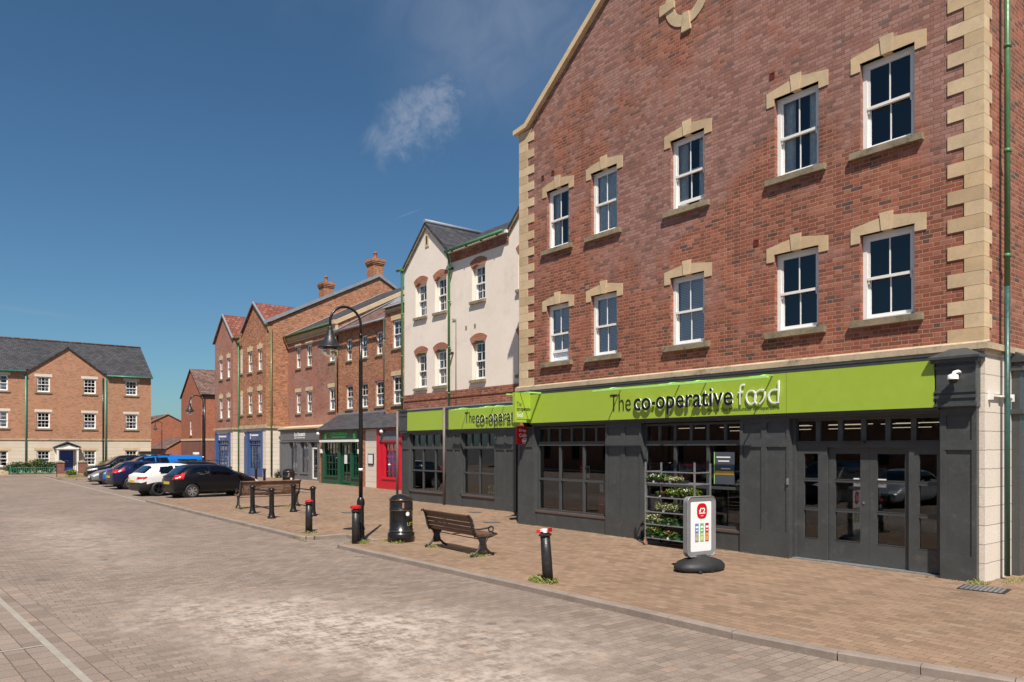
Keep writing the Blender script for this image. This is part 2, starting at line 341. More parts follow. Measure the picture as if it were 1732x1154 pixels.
def blind_mat():
    m = bpy.data.materials.new('slatted_blind'); m.use_nodes = True; nt = m.node_tree; b = nt.nodes['Principled BSDF']
    P = nt.nodes.new('ShaderNodeNewGeometry').outputs['Position']
    z = nd(nt, 'ShaderNodeSeparateXYZ', {0: P}).outputs[2]
    w = mth(nt, 'FRACT', mth(nt, 'MULTIPLY', z, 28.0))
    nt.links.new(mixc(nt, sm(nt, w, 0.15, 0.5), (0.30, 0.33, 0.38), (0.80, 0.84, 0.88)), b.inputs['Base Color'])
    return m
M['blind'] = blind_mat()
def glass_mat(name='glass', tint=(0.92, 0.94, 0.95), boost=1.0, wav=0.25, sc=1.6):
    m = bpy.data.materials.new(name); m.use_nodes = True; nt = m.node_tree; nt.nodes.clear()
    P = nt.nodes.new('ShaderNodeNewGeometry').outputs['Position']
    bp = nd(nt, 'ShaderNodeBump', {'Strength': wav, 'Distance': 0.004, 'Height': noise(nt, P, sc, 2, 0.5)})
    fr = nd(nt, 'ShaderNodeFresnel', {'IOR': 1.5, 'Normal': bp.outputs[0]})
    k = mth(nt, 'MULTIPLY', fr.outputs[0], 1.7*boost, clamp=True)
    g = nd(nt, 'ShaderNodeBsdfGlossy', {'Color': (0.95, 0.97, 1, 1), 'Roughness': 0.0, 'Normal': bp.outputs[0]})
    t = nd(nt, 'ShaderNodeBsdfTransparent', {'Color': rgba(tint)})
    x = nd(nt, 'ShaderNodeMixShader', {0: k, 1: t.outputs[0], 2: g.outputs[0]})
    nd(nt, 'ShaderNodeOutputMaterial', {'Surface': x.outputs[0]})
    return m
M['glass'] = glass_mat()
M['shopglass'] = glass_mat('shop_glass', (0.62, 0.64, 0.64), 1.25, 0.12, 0.8)
M['carglass'] = glass_mat('car_glass', (0.30, 0.34, 0.34), 1.3, 0.0)
def emit_mat(name, c, s):
    m = bpy.data.materials.new(name); m.use_nodes = True; nt = m.node_tree; nt.nodes.clear()
    e = nd(nt, 'ShaderNodeEmission', {'Color': rgba(c), 'Strength': s}); nd(nt, 'ShaderNodeOutputMaterial', {'Surface': e.outputs[0]})
    return m
M['tube'] = emit_mat('lit_tube', (1.0, 0.84, 0.62), 0.55)

# ground surfaces
def road_extra(nt, c, P, fac, fine, per):
    sp = nd(nt, 'ShaderNodeSeparateXYZ', {0: P}); X, Y = sp.outputs[0], sp.outputs[1]
    n = noise(nt, P, 0.9, 8, 0.65); n2 = noise(nt, P, 5.0, 6, 0.7)
    def patch(cx, cy, sx, sy, ang, amt):
        ca, sa = math.cos(ang), math.sin(ang)
        dx = mth(nt, 'SUBTRACT', X, cx); dy = mth(nt, 'SUBTRACT', Y, cy)
        a = mth(nt, 'DIVIDE', mth(nt, 'ADD', mth(nt, 'MULTIPLY', dx, ca), mth(nt, 'MULTIPLY', dy, sa)), sx)
        b = mth(nt, 'DIVIDE', mth(nt, 'SUBTRACT', mth(nt, 'MULTIPLY', dy, ca), mth(nt, 'MULTIPLY', dx, sa)), sy)
        r = mth(nt, 'SQRT', mth(nt, 'ADD', mth(nt, 'MULTIPLY', a, a), mth(nt, 'MULTIPLY', b, b)))
        r = mth(nt, 'ADD', r, mth(nt, 'MULTIPLY', mth(nt, 'SUBTRACT', n, 0.5), 1.5))
        return sm(nt, r, 0.15, 1.15, amt, 0)
    k = mth(nt, 'MAXIMUM', patch(-8.6, 4.0, 4.6, 1.9, R(22), 1.0), mth(nt, 'MAXIMUM', patch(-5.2, 4.1, 2.4, 1.2, R(10), 0.95), patch(-22, 3.0, 9, 1.6, 0.0, 0.5)))
    joint = mth(nt, 'ADD', mth(nt, 'MULTIPLY', sm(nt, fac, 0.05, 0.6), 0.85), mth(nt, 'MULTIPLY', sm(nt, n2, 0.38, 0.66), 0.62))
    k = mth(nt, 'MULTIPLY', k, mth(nt, 'MINIMUM', mth(nt, 'MULTIPLY', joint, 1.35), 1.0))
    c = mixc(nt, mth(nt, 'MULTIPLY', k, 0.9), c, (0.56, 0.47, 0.40))
    # faint tyre-worn darker streaks and oil spots
    d = sm(nt, noise(nt, P, 0.25, 5, 0.55), 0.5, 0.72, 0, 0.22)
    c = mixc(nt, d, c, (0.13, 0.105, 0.09))
    return mixc(nt, sm(nt, noise(nt, P, 2.2, 3, 0.4), 0.70, 0.74, 0, 0.45), c, (0.07, 0.06, 0.055))
ROADP = [(0, (0.185, 0.143, 0.114)), (0.25, (0.218, 0.170, 0.137)), (0.7, (0.240, 0.188, 0.152)), (0.93, (0.262, 0.207, 0.168)), (1, (0.285, 0.205, 0.155))]
M['road'] = brick_mat('road_pavers', ROADP, (0.125, 0.088, 0.068), bw=0.20, rh=0.134, ms=0.0045, swap=True, extra=road_extra, bump=0.35, tone=0.10)
M['road2'] = brick_mat('bay_pavers', ROADP, (0.115, 0.08, 0.065), bw=0.27, rh=0.20, ms=0.006, bump=0.35, tone=0.10, off=0.35)
def pave_extra(nt, c, P, fac, fine, per):
    n = noise(nt, P, 1.4, 7, 0.65)
    c = mixc(nt, sm(nt, n, 0.5, 0.78, 0, 0.35), c, (0.33, 0.25, 0.175))
    n = noise(nt, P, 0.7, 7, 0.7)
    return mixc(nt, sm(nt, n, 0.55, 0.75, 0, 0.35), c, (0.15, 0.10, 0.07))
M['pave'] = brick_mat('tan_pavers', [(0, (0.200, 0.130, 0.085)), (0.3, (0.242, 0.158, 0.104)), (0.8, (0.270, 0.180, 0.119)), (0.95, (0.285, 0.185, 0.122)), (1, (0.285, 0.205, 0.145))], (0.130, 0.088, 0.058), bw=0.20, rh=0.133, ms=0.0045, extra=pave_extra, bump=0.35, tone=0.10)
M['kerb'] = mat('kerb_stone', (0.25, 0.20, 0.165), 0.9, var=0.18, vscale=2.2, bump=0.3, bscale=70, dirt=((0.17, 0.13, 0.10), 3, 0.5))
M['line'] = mat('pale_stone_strip', (0.31, 0.28, 0.235), 0.85, var=0.15, vscale=3, dirt=((0.25, 0.21, 0.17), 4, 0.4))
M['asphalt'] = mat('asphalt', (0.10, 0.092, 0.085), 0.9, var=0.15, vscale=2, bump=0.3, bscale=80)
M['grassm'] = mat('dry_grass', (0.11, 0.13, 0.04), 0.9, var=0.3, vscale=1)

# ---------------------------------------------------------------- ground
def sheet(name, m, poly, z, parent=None, kind='structure'):
    b = MB(); b.face([(x, y, z) for x, y in poly]); o = b.build(name, m, parent)
    if kind: o['kind'] = kind
    return o
RZ = -0.09
tag(sheet('ground', M['asphalt'], [(-600, -600), (600, -600), (600, 600), (-600, 600)], RZ-0.012), kind='structure')
sheet('road', M['road'], [(-66, -8), (14, -8), (14, 16), (-66, 16)], RZ)
b2_ = sheet('road', M['road2'], [(-60, -40), (30, -40), (30, 0), (-60, 0)], 0.0); b2_.location = (-12, 1.332, RZ+0.003); b2_.rotation_euler = (0, 0, R(3.93))
def line(pts, w, name='paving_line', z=RZ+0.004):
    b = MB()
    for (x0, y0), (x1, y1) in zip(pts[:-1], pts[1:]):
        d = Vector((x1-x0, y1-y0, 0)).normalized(); n = Vector((-d.y, d.x, 0))*w/2
        b.face([(x0-n.x, y0-n.y, z), (x1-n.x, y1-n.y, z), (x1+n.x, y1+n.y, z), (x0+n.x, y0+n.y, z)][::1])
    o = b.build(name, M['line']); o['kind'] = 'structure'; return o
def lline(a, c, w): o = line([a, c], w, z=0.004); o.location = (-12, 1.332, RZ+0.003); o.rotation_euler = (0, 0, R(3.93))
lline((-60, -0.37), (20, -0.37), 0.075)
for xx in (2.13, -2.65, -7.4, 6.9): lline((xx, -5), (xx, -0.41), 0.05)
line([(-66, 7.08), (-33.0, 7.12)], 0.11)
# pavement with its notch beside the lamp
PV = [(-33.0, 14.6), (-33.0, 7.25), (-17.2, 7.25), (-17.05, 7.4), (-17.05, 8.32), (-15.35, 8.32), (-15.35, 7.42), (-15.2, 7.30), (-8.0, 7.48), (-5.2, 7.5), (-4.0, 7.62), (-2.5, 7.98), (2, 9.0), (14, 11.5), (14, 30), (-64.5, 30), (-64.5, 14.6)]
sheet('pavement', M['pave'], PV, 0.0)
def kerb(pts, w=0.13, top=0.004):
    b = MB(); L = 0.0
    for (x0, y0), (x1, y1) in zip(pts[:-1], pts[1:]):
        a = Vector((x0, y0, 0)); c = Vector((x1, y1, 0)); d = (c-a); ln = d.length; d.normalize(); n = Vector((-d.y, d.x, 0))
        k = max(1, round(ln/0.92)); st = ln/k
        for i in range(k):
            p = a+d*(i*st+0.004); q = a+d*((i+1)*st-0.004); j = random.uniform(-0.004, 0.004)
            A = p - n*(w*0.5) ; B = q - n*(w*0.5); Cc = q + n*(w*0.5); Dd = p + n*(w*0.5)
            t = top + j; e = 0.015
            # outer (road) side is -n, rounded nose
            ro = [A, B, B + n*e, A + n*e]
            b.face([(A.x, A.y, RZ-0.02), (B.x, B.y, RZ-0.02), (B.x, B.y, t-e), (A.x, A.y, t-e)])
            b.face([(A.x, A.y, t-e), (B.x, B.y, t-e), (ro[2].x, ro[2].y, t), (ro[3].x, ro[3].y, t)])
            b.face([(ro[3].x, ro[3].y, t), (ro[2].x, ro[2].y, t), (Cc.x, Cc.y, t), (Dd.x, Dd.y, t)])
            for P0, P1, P2 in ((A, Dd, ro[3]), (Cc, B, ro[2])):
                b.face([(P0.x, P0.y, RZ-0.02), (P1.x, P1.y, RZ-0.02), (P1.x, P1.y, t), (P2.x, P2.y, t), (P0.x, P0.y, t-e)] if P0 is A else
                       [(P0.x, P0.y, RZ-0.02), (P1.x, P1.y, RZ-0.02), (P1.x, P1.y, t-e), (P2.x, P2.y, t), (P0.x, P0.y, t)])
    o = b.build('kerb', M['kerb']); o['kind'] = 'structure'; return o
kerb([(-33.0, 14.5), (-33.0, 7.19), (-17.24, 7.19), (-17.1, 7.26), (-17.0, 7.4), (-17.0, 8.26), (-15.4, 8.26), (-15.4, 7.42), (-15.33, 7.28), (-15.15, 7.24), (-8.0, 7.42), (-5.2, 7.44), (-4.0, 7.56), (-2.5, 7.92), (2, 8.93), (14, 11.4)])
kerb([(-64.5, 14.54), (-33.1, 14.54)])
# far pavement before the left house and the planted build-out
sheet('pavement', M['pave'], [(-71.9, -30), (-66.0, -30), (-66.0, 13.0), (-67.5, 19), (-71.9, 19)], 0.0)
kerb([(-66.05, 13.0), (-66.05, -30)][::-1])
sheet('pavement', M['pave'], [(-66, 7.4), (-58.2, 7.4), (-57.2, 8.2), (-57.2, 10.6), (-58.5, 11.4), (-66, 11.4)], -0.004)
kerb([(-66, 7.33), (-58.3, 7.33), (-57.1, 8.1), (-57.1, 10.6), (-58.5, 11.5), (-66, 11.5)])

# ================================================================ building kit (local frame: x right, z up, outside is -y)
def wall(b, x0, x1, z0, z1, holes=(), y=0.0, rev=0.12):
    xs = sorted({x0, x1} | {h[0] for h in holes} | {h[1] for h in holes})
    zs = sorted({z0, z1} | {h[2] for h in holes} | {h[3] for h in holes})
    for i in range(len(xs)-1):
        for j in range(len(zs)-1):
            cx, cz = (xs[i]+xs[i+1])/2, (zs[j]+zs[j+1])/2
            if any(h[0] < cx < h[1] and h[2] < cz < h[3] for h in holes): continue
            b.face([(xs[i], y, zs[j]), (xs[i+1], y, zs[j]), (xs[i+1], y, zs[j+1]), (xs[i], y, zs[j+1])])
    for a, c, d, e in holes:
        b.face([(a, y, d), (a, y+rev, d), (a, y+rev, e), (a, y, e)][::1]); b.face([(c, y+rev, d), (c, y, d), (c, y, e), (c, y+rev, e)])
        b.face([(a, y+rev, d), (a, y, d), (c, y, d), (c, y+rev, d)]); b.face([(a, y, e), (a, y+rev, e), (c, y+rev, e), (c, y, e)])
def wall_side(b, x, y0, y1, z0, z1, right=True):    # plain wall at x=const
    p = [(x, y0, z0), (x, y1, z0), (x, y1, z1), (x, y0, z1)]
    b.face(p if right else p[::-1])
def sash(parent, x0, x1, z0, z1, y=0.10, cols=2, rows=1, fw=0.055, sill=None, back=None, sm_='sill', openb=0.0, bar=0.02, name='window', sash_split=0.5, mw='white'):
    """sliding sash window filling the hole x0..x1, z0..z1; y = depth of the outer face of the frame"""
    b = MB(); fd = 0.09
    b.box(x0, x0+fw, y, y+fd, z0, z1); b.box(x1-fw, x1, y, y+fd, z0, z1)
    b.box(x0+fw, x1-fw, y, y+fd, z1-fw, z1); b.box(x0+fw, x1-fw, y-0.03, y+fd, z0, z0+0.045)
    xa, xb, za, zb = x0+fw, x1-fw, z0+0.045, z1-fw; mid = za+(zb-za)*(1-sash_split)
    def sashf(yy, a, c, lowrail, botz, topz):
        st = 0.045
        b.box(xa, xa+st, yy, yy+0.035, botz, topz); b.box(xb-st, xb, yy, yy+0.035, botz, topz)
        b.box(xa+st, xb-st, yy, yy+0.035, botz, botz+lowrail); b.box(xa+st, xb-st, yy, yy+0.035, topz-0.04, topz)
        gx0, gx1, gz0, gz1 = xa+st, xb-st, botz+lowrail, topz-0.04
        for i in range(1, cols):
            xx = gx0+(gx1-gx0)*i/cols; b.box(xx-bar/2, xx+bar/2, yy+0.004, yy+0.03, gz0, gz1)
        for i in range(1, rows):
            zz = gz0+(gz1-gz0)*i/rows; b.box(gx0, gx1, yy+0.006, yy+0.028, zz-bar/2, zz+bar/2)
        return gx0, gx1, gz0, gz1
    g1 = sashf(y+0.012, 0, 0, 0.05, mid-0.025, zb)
    g2 = sashf(y+0.05, 0, 0, 0.07, za+openb, mid+0.02+openb*0.6)
    b.box(xa+0.01, xb-0.01, y-0.012, y+0.012, mid-0.03, mid+0.02)         # proud meeting rail
    for xx in (xa+0.012, xb-0.042): b.prismx([(y-0.004, mid-0.03), (y+0.012, mid-0.03), (y+0.012, mid-0.10), (y+0.004, mid-0.09)], xx, xx+0.03)
    w = b.build(name, M[mw], parent)
    p = MB()
    for g, yy in ((g1, y+0.03), (g2, y+0.068)): p.face([(g[0], yy, g[2]), (g[1], yy, g[2]), (g[1], yy, g[3]), (g[0], yy, g[3])])
    p.build('pane', M['glass'], w)
    if back:
        k = MB()
        if back == 'blind': k.box(x0+0.02, x1-0.02, y+0.098, y+0.103, za, zb); k.build('blind', M['blind'], w)
        elif back == 'curtain':
            n = 9; wd = (x1-x0)*0.34
            for side in (0, 1):
                pts = []
                for i in range(n+1):
                    xx = (x0+wd*i/n) if side == 0 else (x1-wd*i/n); pts.append((xx, y+0.125+0.015*math.sin(i*2.2)))
                for (xa_, ya_), (xb_, yb_) in zip(pts[:-1], pts[1:]): k.face([(xa_, ya_, za), (xb_, yb_, za), (xb_, yb_, zb), (xa_, ya_, zb)])
            k.build('curtain', M['curtain'], w)
        elif back == 'net': k.box(x0, x1, y+0.13, y+0.135, za, za+(zb-za)*0.55); k.build('curtain', M['white_in'], w)
        elif back == 'half': k.box(x0, x1, y+0.13, y+0.135, za+(zb-za)*0.5, zb); k.build('blind', M['white_in'], w)
        elif back == 'full': k.box(x0+0.02, x1-0.02, y+0.10, y+0.105, za, zb); k.build('curtain', M['white_in'], w)
    if sill:
        l, r, t, pr = sill
        MB().box(x0-l, x1+r, -pr, y+0.02, z0-t, z0).build('sill', M[sm_], w)
    return w
def gutter(parent, x0, x1, y, z, m='pipe_g', r=0.06):
    b = MB(); b.tube([(x0, y, z), (x1, y, z)], r, 10)
    k = x0+0.4
    while k < x1: b.box(k-0.02, k+0.02, y-r*1.05, y+r*1.6, z-r*1.15, z-r*0.6); k += 0.9
    return b.build('gutter', M[m], parent)
def downpipe(parent, x, y, z0, z1, m='pipe_g', r=0.038, top=None, clips=True, shoe=True, name='downpipe'):
    b = MB(); pts = [(x, y, z0), (x, y, z1)]
    if top: pts += [(x, y+top*0.2, z1+0.12), (x, y+top, z1+0.30)]
    b.tube(pts, r, 10)
    zz = z0+0.5
    while clips and zz < z1:
        b.lathe([(r*1.25, -0.03), (r*1.3, 0), (r*1.25, 0.03)], (x, y, zz), 10); b.box(x-0.05, x+0.05, y+r*0.6, y+0.075, zz-0.015, zz+0.015); zz += 1.7
    return b.build(name, M[m], parent)
def fit_text(parent, name, s, m, x0, x1, z0, z1, y, ext=0.01, bold=0.0, shear=0.0, align_h=True, space=1.0, depth_mat=None):
    cu = bpy.data.curves.new(name, 'FONT'); cu.body = s; cu.size = 1; cu.extrude = 0.05; cu.offset = bold; cu.shear = shear; cu.space_character = space; cu.resolution_u = 3
    o = bpy.data.objects.new(name, cu); COL.objects.link(o); bpy.context.view_layer.update()
    me = bpy.data.meshes.new_from_object(o.evaluated_get(bpy.context.evaluated_depsgraph_get()))
    bpy.data.objects.remove(o); bpy.data.curves.remove(cu)
    xs = [v.co.x for v in me.vertices]; ys = [v.co.y for v in me.vertices]
    ax, ay = (x1-x0)/(max(xs)-min(xs)), (z1-z0)/(max(ys)-min(ys)); mx, my = min(xs), min(ys)
    for v in me.vertices:
        a, c, d = v.co; v.co = (x0+(a-mx)*ax, y-ext*(d/0.05+1)/2, z0+(c-my)*ay)
    me.materials.clear(); me.materials.append(m); me.name = name
    o = bpy.data.objects.new(name, me); COL.objects.link(o); o.parent = parent
    return o
def panelled(parent, x0, x1, z0, z1, y, m='grey', cols=1, splits=((0.0, 1.0),), depth=0.06, name='pilaster', marg=0.07):
    """pier with recessed panels: a slab with holes and a back face"""
    b = MB(); holes = []; w = (x1-x0)/cols
    for c in range(cols):
        for s0, s1 in splits: holes.append((x0+w*c+marg, x0+w*(c+1)-marg*0.8, s0, s1))
    wall(b, x0, x1, z0, z1, holes, y, 0.022)
    for h in holes:
        b.face([(h[0], y+0.022, h[2]), (h[1], y+0.022, h[2]), (h[1], y+0.022, h[3]), (h[0], y+0.022, h[3])])
        b.box(h[0]-0.012, h[1]+0.012, y-0.008, y+0.002, h[3]+0.001, h[3]+0.014)
    b.face([(x0, y, z0), (x0, y, z1), (x0, y+depth+0.2, z1), (x0, y+depth+0.2, z0)]); b.face([(x1, y, z0), (x1, y+depth+0.2, z0), (x1, y+depth+0.2, z1), (x1, y, z1)])
    return b.build(name, M[m], parent)
def shop_window(parent, x0, x1, zb, zm, zt0, zt1, ztop, y, cols, tcols, m='grey', name='shop_window', sillm='brown', mid=True, thick=0.06):
    """large shop window: sill, mullions, middle bar, transom bar and small lights above. glass lies at y+0.04"""
    b = MB(); d = 0.09; e = thick
    b.box(x0, x0+e, y, y+d, zb, ztop); b.box(x1-e, x1, y, y+d, zb, ztop)
    b.box(x0+e, x1-e, y, y+d, zb, zb+0.05); b.box(x0+e, x1-e, y, y+d, ztop-0.05, ztop)
    b.box(x0+e, x1-e, y-0.02, y+d, zt0, zt1)
    for i in range(1, cols):
        xx = x0+(x1-x0)*i/cols; b.box(xx-0.035, xx+0.035, y+0.004, y+d, zb+0.05, zt0)
    for i in range(1, tcols):
        xx = x0+(x1-x0)*i/tcols; b.box(xx-0.035, xx+0.035, y+0.004, y+d, zt1, ztop-0.05)
    if mid: b.box(x0+e, x1-e, y+0.008, y+d-0.01, zm-0.03, zm+0.03)
    w = b.build(name, M[m], parent)
    p = MB(); p.face([(x0+e, y+0.045, zb+0.05), (x1-e, y+0.045, zb+0.05), (x1-e, y+0.045, zt0), (x0+e, y+0.045, zt0)])
    p.face([(x0+e, y+0.045, zt1), (x1-e, y+0.045, zt1), (x1-e, y+0.045, ztop-0.05), (x0+e, y+0.045, ztop-0.05)])
    p.build('pane', M['shopglass'], w)
    MB().box(x0-0.06, x1+0.02, y-0.10, y+0.02, zb-0.055, zb-0.001).build('sill', M[sillm], w)
    return w
def roofslab(b, p0, p1, p2, p3, t=0.08):    # quad slab, points ccw seen from above
    a = [Vector(p) for p in (p0, p1, p2, p3)]; n = (a[1]-a[0]).cross(a[2]-a[0]).normalized()*t
    b.face(a); lo = [v-n for v in a]; b.face(lo[::-1])
    for k in range(4): b.face([a[k], lo[k], lo[(k+1) % 4], a[(k+1) % 4]])

# ================================================================ main brick building
FY = 13.16
mb = empty('brick_building', (0, FY, 0), 0, 'tall red brick building with stone quoins above the long lime green fascia', 'building')
XL, XR, ZB = -16.25, -4.6, 3.80
KZ = 10.93; AX = (XL+XR)/2; AZ = 14.95
cols = [(-15.10, -14.23), (-13.41, -12.52), (-10.88, -9.96), (-8.28, -7.36), (-6.57, -5.64)]
rows_ = [(4.40, 5.93), (7.42, 9.00)]
holes = [(a, c, z0, z1) for a, c in cols for z0, z1 in rows_]
b = MB(); wall(b, XL, XR, ZB, KZ, holes, 0, 0.12)
b.face([(XL, 0, KZ), (XR, 0, KZ), (XR-0.35, 0, KZ+0.1), (AX, 0, AZ), (XL+0.35, 0, KZ+0.1)])
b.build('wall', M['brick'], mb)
b = MB()
wall_side(b, XR, 0, 12, ZB, KZ); wall_side(b, XL, 0, 12, 0, KZ, False); b.face([(XL, 12, 0), (XL, 12, KZ), (AX, 12, AZ), (XR, 12, KZ), (XR, 12, 0)])
b.build('side_wall', M['brick_side'], mb)
backs = {0: ('net', None), 1: ('blind', 'half'), 2: ('blind', 'curtain'), 3: (None, 'curtain'), 4: (None, None)}
backs = [('blind', 'curtain'), ('blind', 'full'), ('blind', 'curtain'), (None, 'curtain'), (None, None)]
for i, (a, c) in enumerate(cols):
    for j, (z0, z1) in enumerate(rows_):
        w = sash(mb, a, c, z0, z1, 0.10, 2, 1, 0.075, sill=(0.17, 0.15, 0.115, 0.085), back=backs[i][j], openb=(0.22 if (i, j) == (0, 0) else 0.10 if (i, j) == (2, 1) else 0))
        h = MB(); ca, cb_ = a-0.17, c+0.19; md = (a+c)/2
        h.prism([(ca, z1-0.14), (a-0.005, z1-0.14), (a-0.005, z1), (md-0.085, z1), (md-0.105, z1+0.235), (ca, z1+0.145)], -0.018, 0.10)
        h.prism([(c+0.005, z1-0.14), (cb_, z1-0.14), (cb_, z1+0.145), (md+0.105, z1+0.235), (md+0.085, z1), (c+0.005, z1)], -0.018, 0.10)
        hh = h.build('lintel', M['stone2'] if (i+j) % 2 else M['stone'], w)
        MB().prism([(md-0.082, z1-0.003), (md+0.082, z1-0.003), (md+0.115, z1+0.31), (md-0.115, z1+0.31)], -0.034, 0.08).build('keystone', M['stone'], w)
# quoins: alternate long and short blocks
qi = 0; z = ZB+0.03
while z < KZ-0.05:
    long_ = qi % 2 == 0; z1 = min(z+0.225, KZ-0.02)
    MB().box(XR-(0.52 if long_ else 0.27), XR+0.018, -0.018, (0.20 if long_ else 0.31), z+0.003, z1-0.003).build('quoin', M['stone2'] if random.random() < 0.45 else M['stone'], mb)
    MB().box(XL-0.018, XL+(0.62 if long_ else 0.36), -0.018, (0.20 if long_ else 0.31), z+0.003, z1-0.003).build('quoin', M['stone2'] if random.random() < 0.45 else M['stone'], mb)
    z += 0.225; qi += 1
# gable coping with kneelers
sl = (AZ-(KZ+0.1))/(AX-(XL+0.35))
b = MB()
for sx in (1, -1):
    X = (lambda v: v) if sx == 1 else (lambda v: 2*AX-v)
    pts = [(X(XL-0.16), KZ-0.02), (X(XL+0.40), KZ+0.03), (X(AX), AZ+0.02), (X(AX), AZ+0.20), (X(XL+0.33), KZ+0.155), (X(XL-0.16), KZ+0.10)]
    b.prism([pts[1], pts[2], pts[3], pts[4]], -0.13, 0.3); b.prism([pts[0], pts[1], pts[4], pts[5]], -0.13, 0.3)
b.build('coping', M['stone'], mb)
for pp in ([(XL-0.01, KZ-0.28), (XL+0.36, KZ-0.28), (XL+0.55, KZ-0.02), (XL-0.01, KZ-0.02)], [(XR+0.01, KZ-0.28), (XR-0.36, KZ-0.28), (XR-0.55, KZ-0.02), (XR+0.01, KZ-0.02)]): MB().prism(pp, -0.02, 0.2).build('kneeler', M['stone'], mb)
b = MB(); roofslab(b, (XL-0.05, 0.3, KZ+0.05), (AX, 0.3, AZ+0.05), (AX, 12.2, AZ+0.05), (XL-0.05, 12.2, KZ+0.05)); roofslab(b, (AX, 0.3, AZ+0.05), (XR+0.05, 0.3, KZ+0.05), (XR+0.05, 12.2, KZ+0.05), (AX, 12.2, AZ+0.05))
b.build('roof', M['slate'], mb)
# round blind window surround
b = MB(); cz = 12.02; N = 32
for q in range(4):
    for k in range(N//4):
        a0 = math.pi/2*q+2*math.pi*k/N+R(45); a1 = a0+2*math.pi/N
        pr = [(AX+r*math.cos(a), cz+r*math.sin(a)) for r, a in ((0.36, a0), (0.60, a0), (0.60, a1), (0.36, a1))]
        b.prism(pr, -0.02, 0.03)
for a in (0, 90, 180, 270):
    a = R(a); t = Vector((-math.sin(a), math.cos(a))); c = Vector((math.cos(a), math.sin(a)))
    P4 = [c*0.33-t*0.075, c*0.74-t*0.125, c*0.74+t*0.125, c*0.33+t*0.075]
    b.prism([(AX+p.x, cz+p.y) for p in P4], -0.05, 0.04)
b.build('round_surround', M['stone'], mb)
# string course
b = MB()
for nm, zz0, zz1, pr in (('a', 3.70, 3.80, 0.10), ('b', 3.66, 3.70, 0.06)):
    x = XL-pr
    while x < XR+pr:
        x2 = min(x+0.9, XR+pr); b.box(x, x2-0.004, -pr, 0.05, zz0, zz1); x = x2
    b.box(XR+0.001, XR+pr, 0.051, 12, zz0, zz1)
b.prismx([(-0.10, 3.801), (0.0, 3.801), (0.0, 3.845)], XL-0.1, XR+0.1)
b.build('string_course', M['band'], mb)
# terracotta vents
for vx, vz in ((-8.69, 6.26), (-8.33, 9.48), (-15.26, 9.43), (-14.85, 9.45)):
    b = MB(); b.box(vx-0.06, vx+0.06, -0.015, 0.02, vz-0.06, vz-0.045); b.box(vx-0.06, vx+0.06, -0.015, 0.02, vz+0.045, vz+0.06)
    b.box(vx-0.06, vx-0.045, -0.015, 0.02, vz-0.045, vz+0.045); b.box(vx+0.045, vx+0.06, -0.015, 0.02, vz-0.045, vz+0.045)
    for k in range(3): b.box(vx-0.045, vx+0.045, -0.008, 0.004, vz-0.035+k*0.028, vz-0.022+k*0.028)
    b.build('vent', M['vent'], mb)
# side: jointed render below, second pilaster, downpipe dark green below, lighter green above
b = MB(); b.face([(XR+0.02, 0.08, 0.0), (XR+0.02, 1.15, 0.0), (XR+0.02, 1.15, 3.66), (XR+0.02, 0.08, 3.66)]); b.face([(XR-0.08, 0.0, 0), (XR+0.02, 0.08-0.08, 0), (XR+0.02, 0.0, 3.66), (XR-0.08, 0.0, 3.66)])
b.face([(XR+0.02, 0.0, 0), (XR+0.02, 0.08, 0), (XR+0.02, 0.08, 3.66), (XR+0.02, 0.0, 3.66)])
b.face([(XR+0.02, 1.75, 0.0), (XR+0.02, 12, 0.0), (XR+0.02, 12, 3.66), (XR+0.02, 1.75, 3.66)])
b.build('rendered_side', M['jointed'], mb)
b = MB(); b.box(XR, XR+0.14, 1.15, 1.75, 0, 3.60); b.box(XR, XR+0.20, 1.10, 1.80, 2.70, 2.78); b.box(XR, XR+0.20, 1.10, 1.80, 3.42, 3.50); b.box(XR, XR+0.24, 1.06, 1.84, 3.56, 3.64)
b.prism([(XR, 3.64), (XR+0.24, 3.64), (XR, 3.80)], 1.06, 1.84)
b.build('pilaster', M['grey'], mb)
downpipe(mb, XR+0.13, 0.62, 0.06, 4.75, 'pipe_d', 0.042, clips=False)
downpipe(mb, XR+0.13, 0.62, 4.75, 11.6, 'pipe_g', 0.042)
b = MB(); b.box(XR+0.0, XR+0.10, 0.52, 0.72, 2.955, 2.985); b.box(XR+0.02, XR+0.075, 0.16, 0.52, 2.955, 2.985); b.box(XR+0.02, XR+0.075, 0.72, 1.08, 2.955, 2.985)
b.box(XR+0.02, XR+0.085, 0.13, 0.18, 2.90, 3.02); b.box(XR+0.02, XR+0.085, 1.04, 1.09, 2.90, 3.02); b.build('pipe_bracket', M['white'], mb)

# shopfront
SY = -0.04
def pediment(parent, x0, x1, y, m='grey'):
    b = MB(); d = y
    b.box(x0, x1, d, 0.05, 2.79, 3.60)
    for zz, e in ((2.80, 0.025), (2.93, 0.02), (3.02, 0.02), (3.40, 0.025)):
        b.box(x0-e, x1+e, d-e, d-0.001, zz, zz+0.05)
    b.box(x0-0.06, x1+0.06, d-0.07, d-0.001, 3.50, 3.56); b.box(x0-0.09, x1+0.09, d-0.10, 0.0, 3.56, 3.60)
    b.face([(x0-0.09, d-0.10, 3.60), (x1+0.09, d-0.10, 3.60), ((x0+x1)/2, 0.0, 3.80)]); b.face([(x1+0.09, d-0.10, 3.60), (x1+0.09, 0, 3.60), ((x0+x1)/2, 0.0, 3.80)]); b.face([(x0-0.09, 0, 3.60), (x0-0.09, d-0.10, 3.60), ((x0+x1)/2, 0.0, 3.80)])
    return b.build('capital', M[m], parent)
SP = ((0.50, 2.15), (2.30, 2.62))
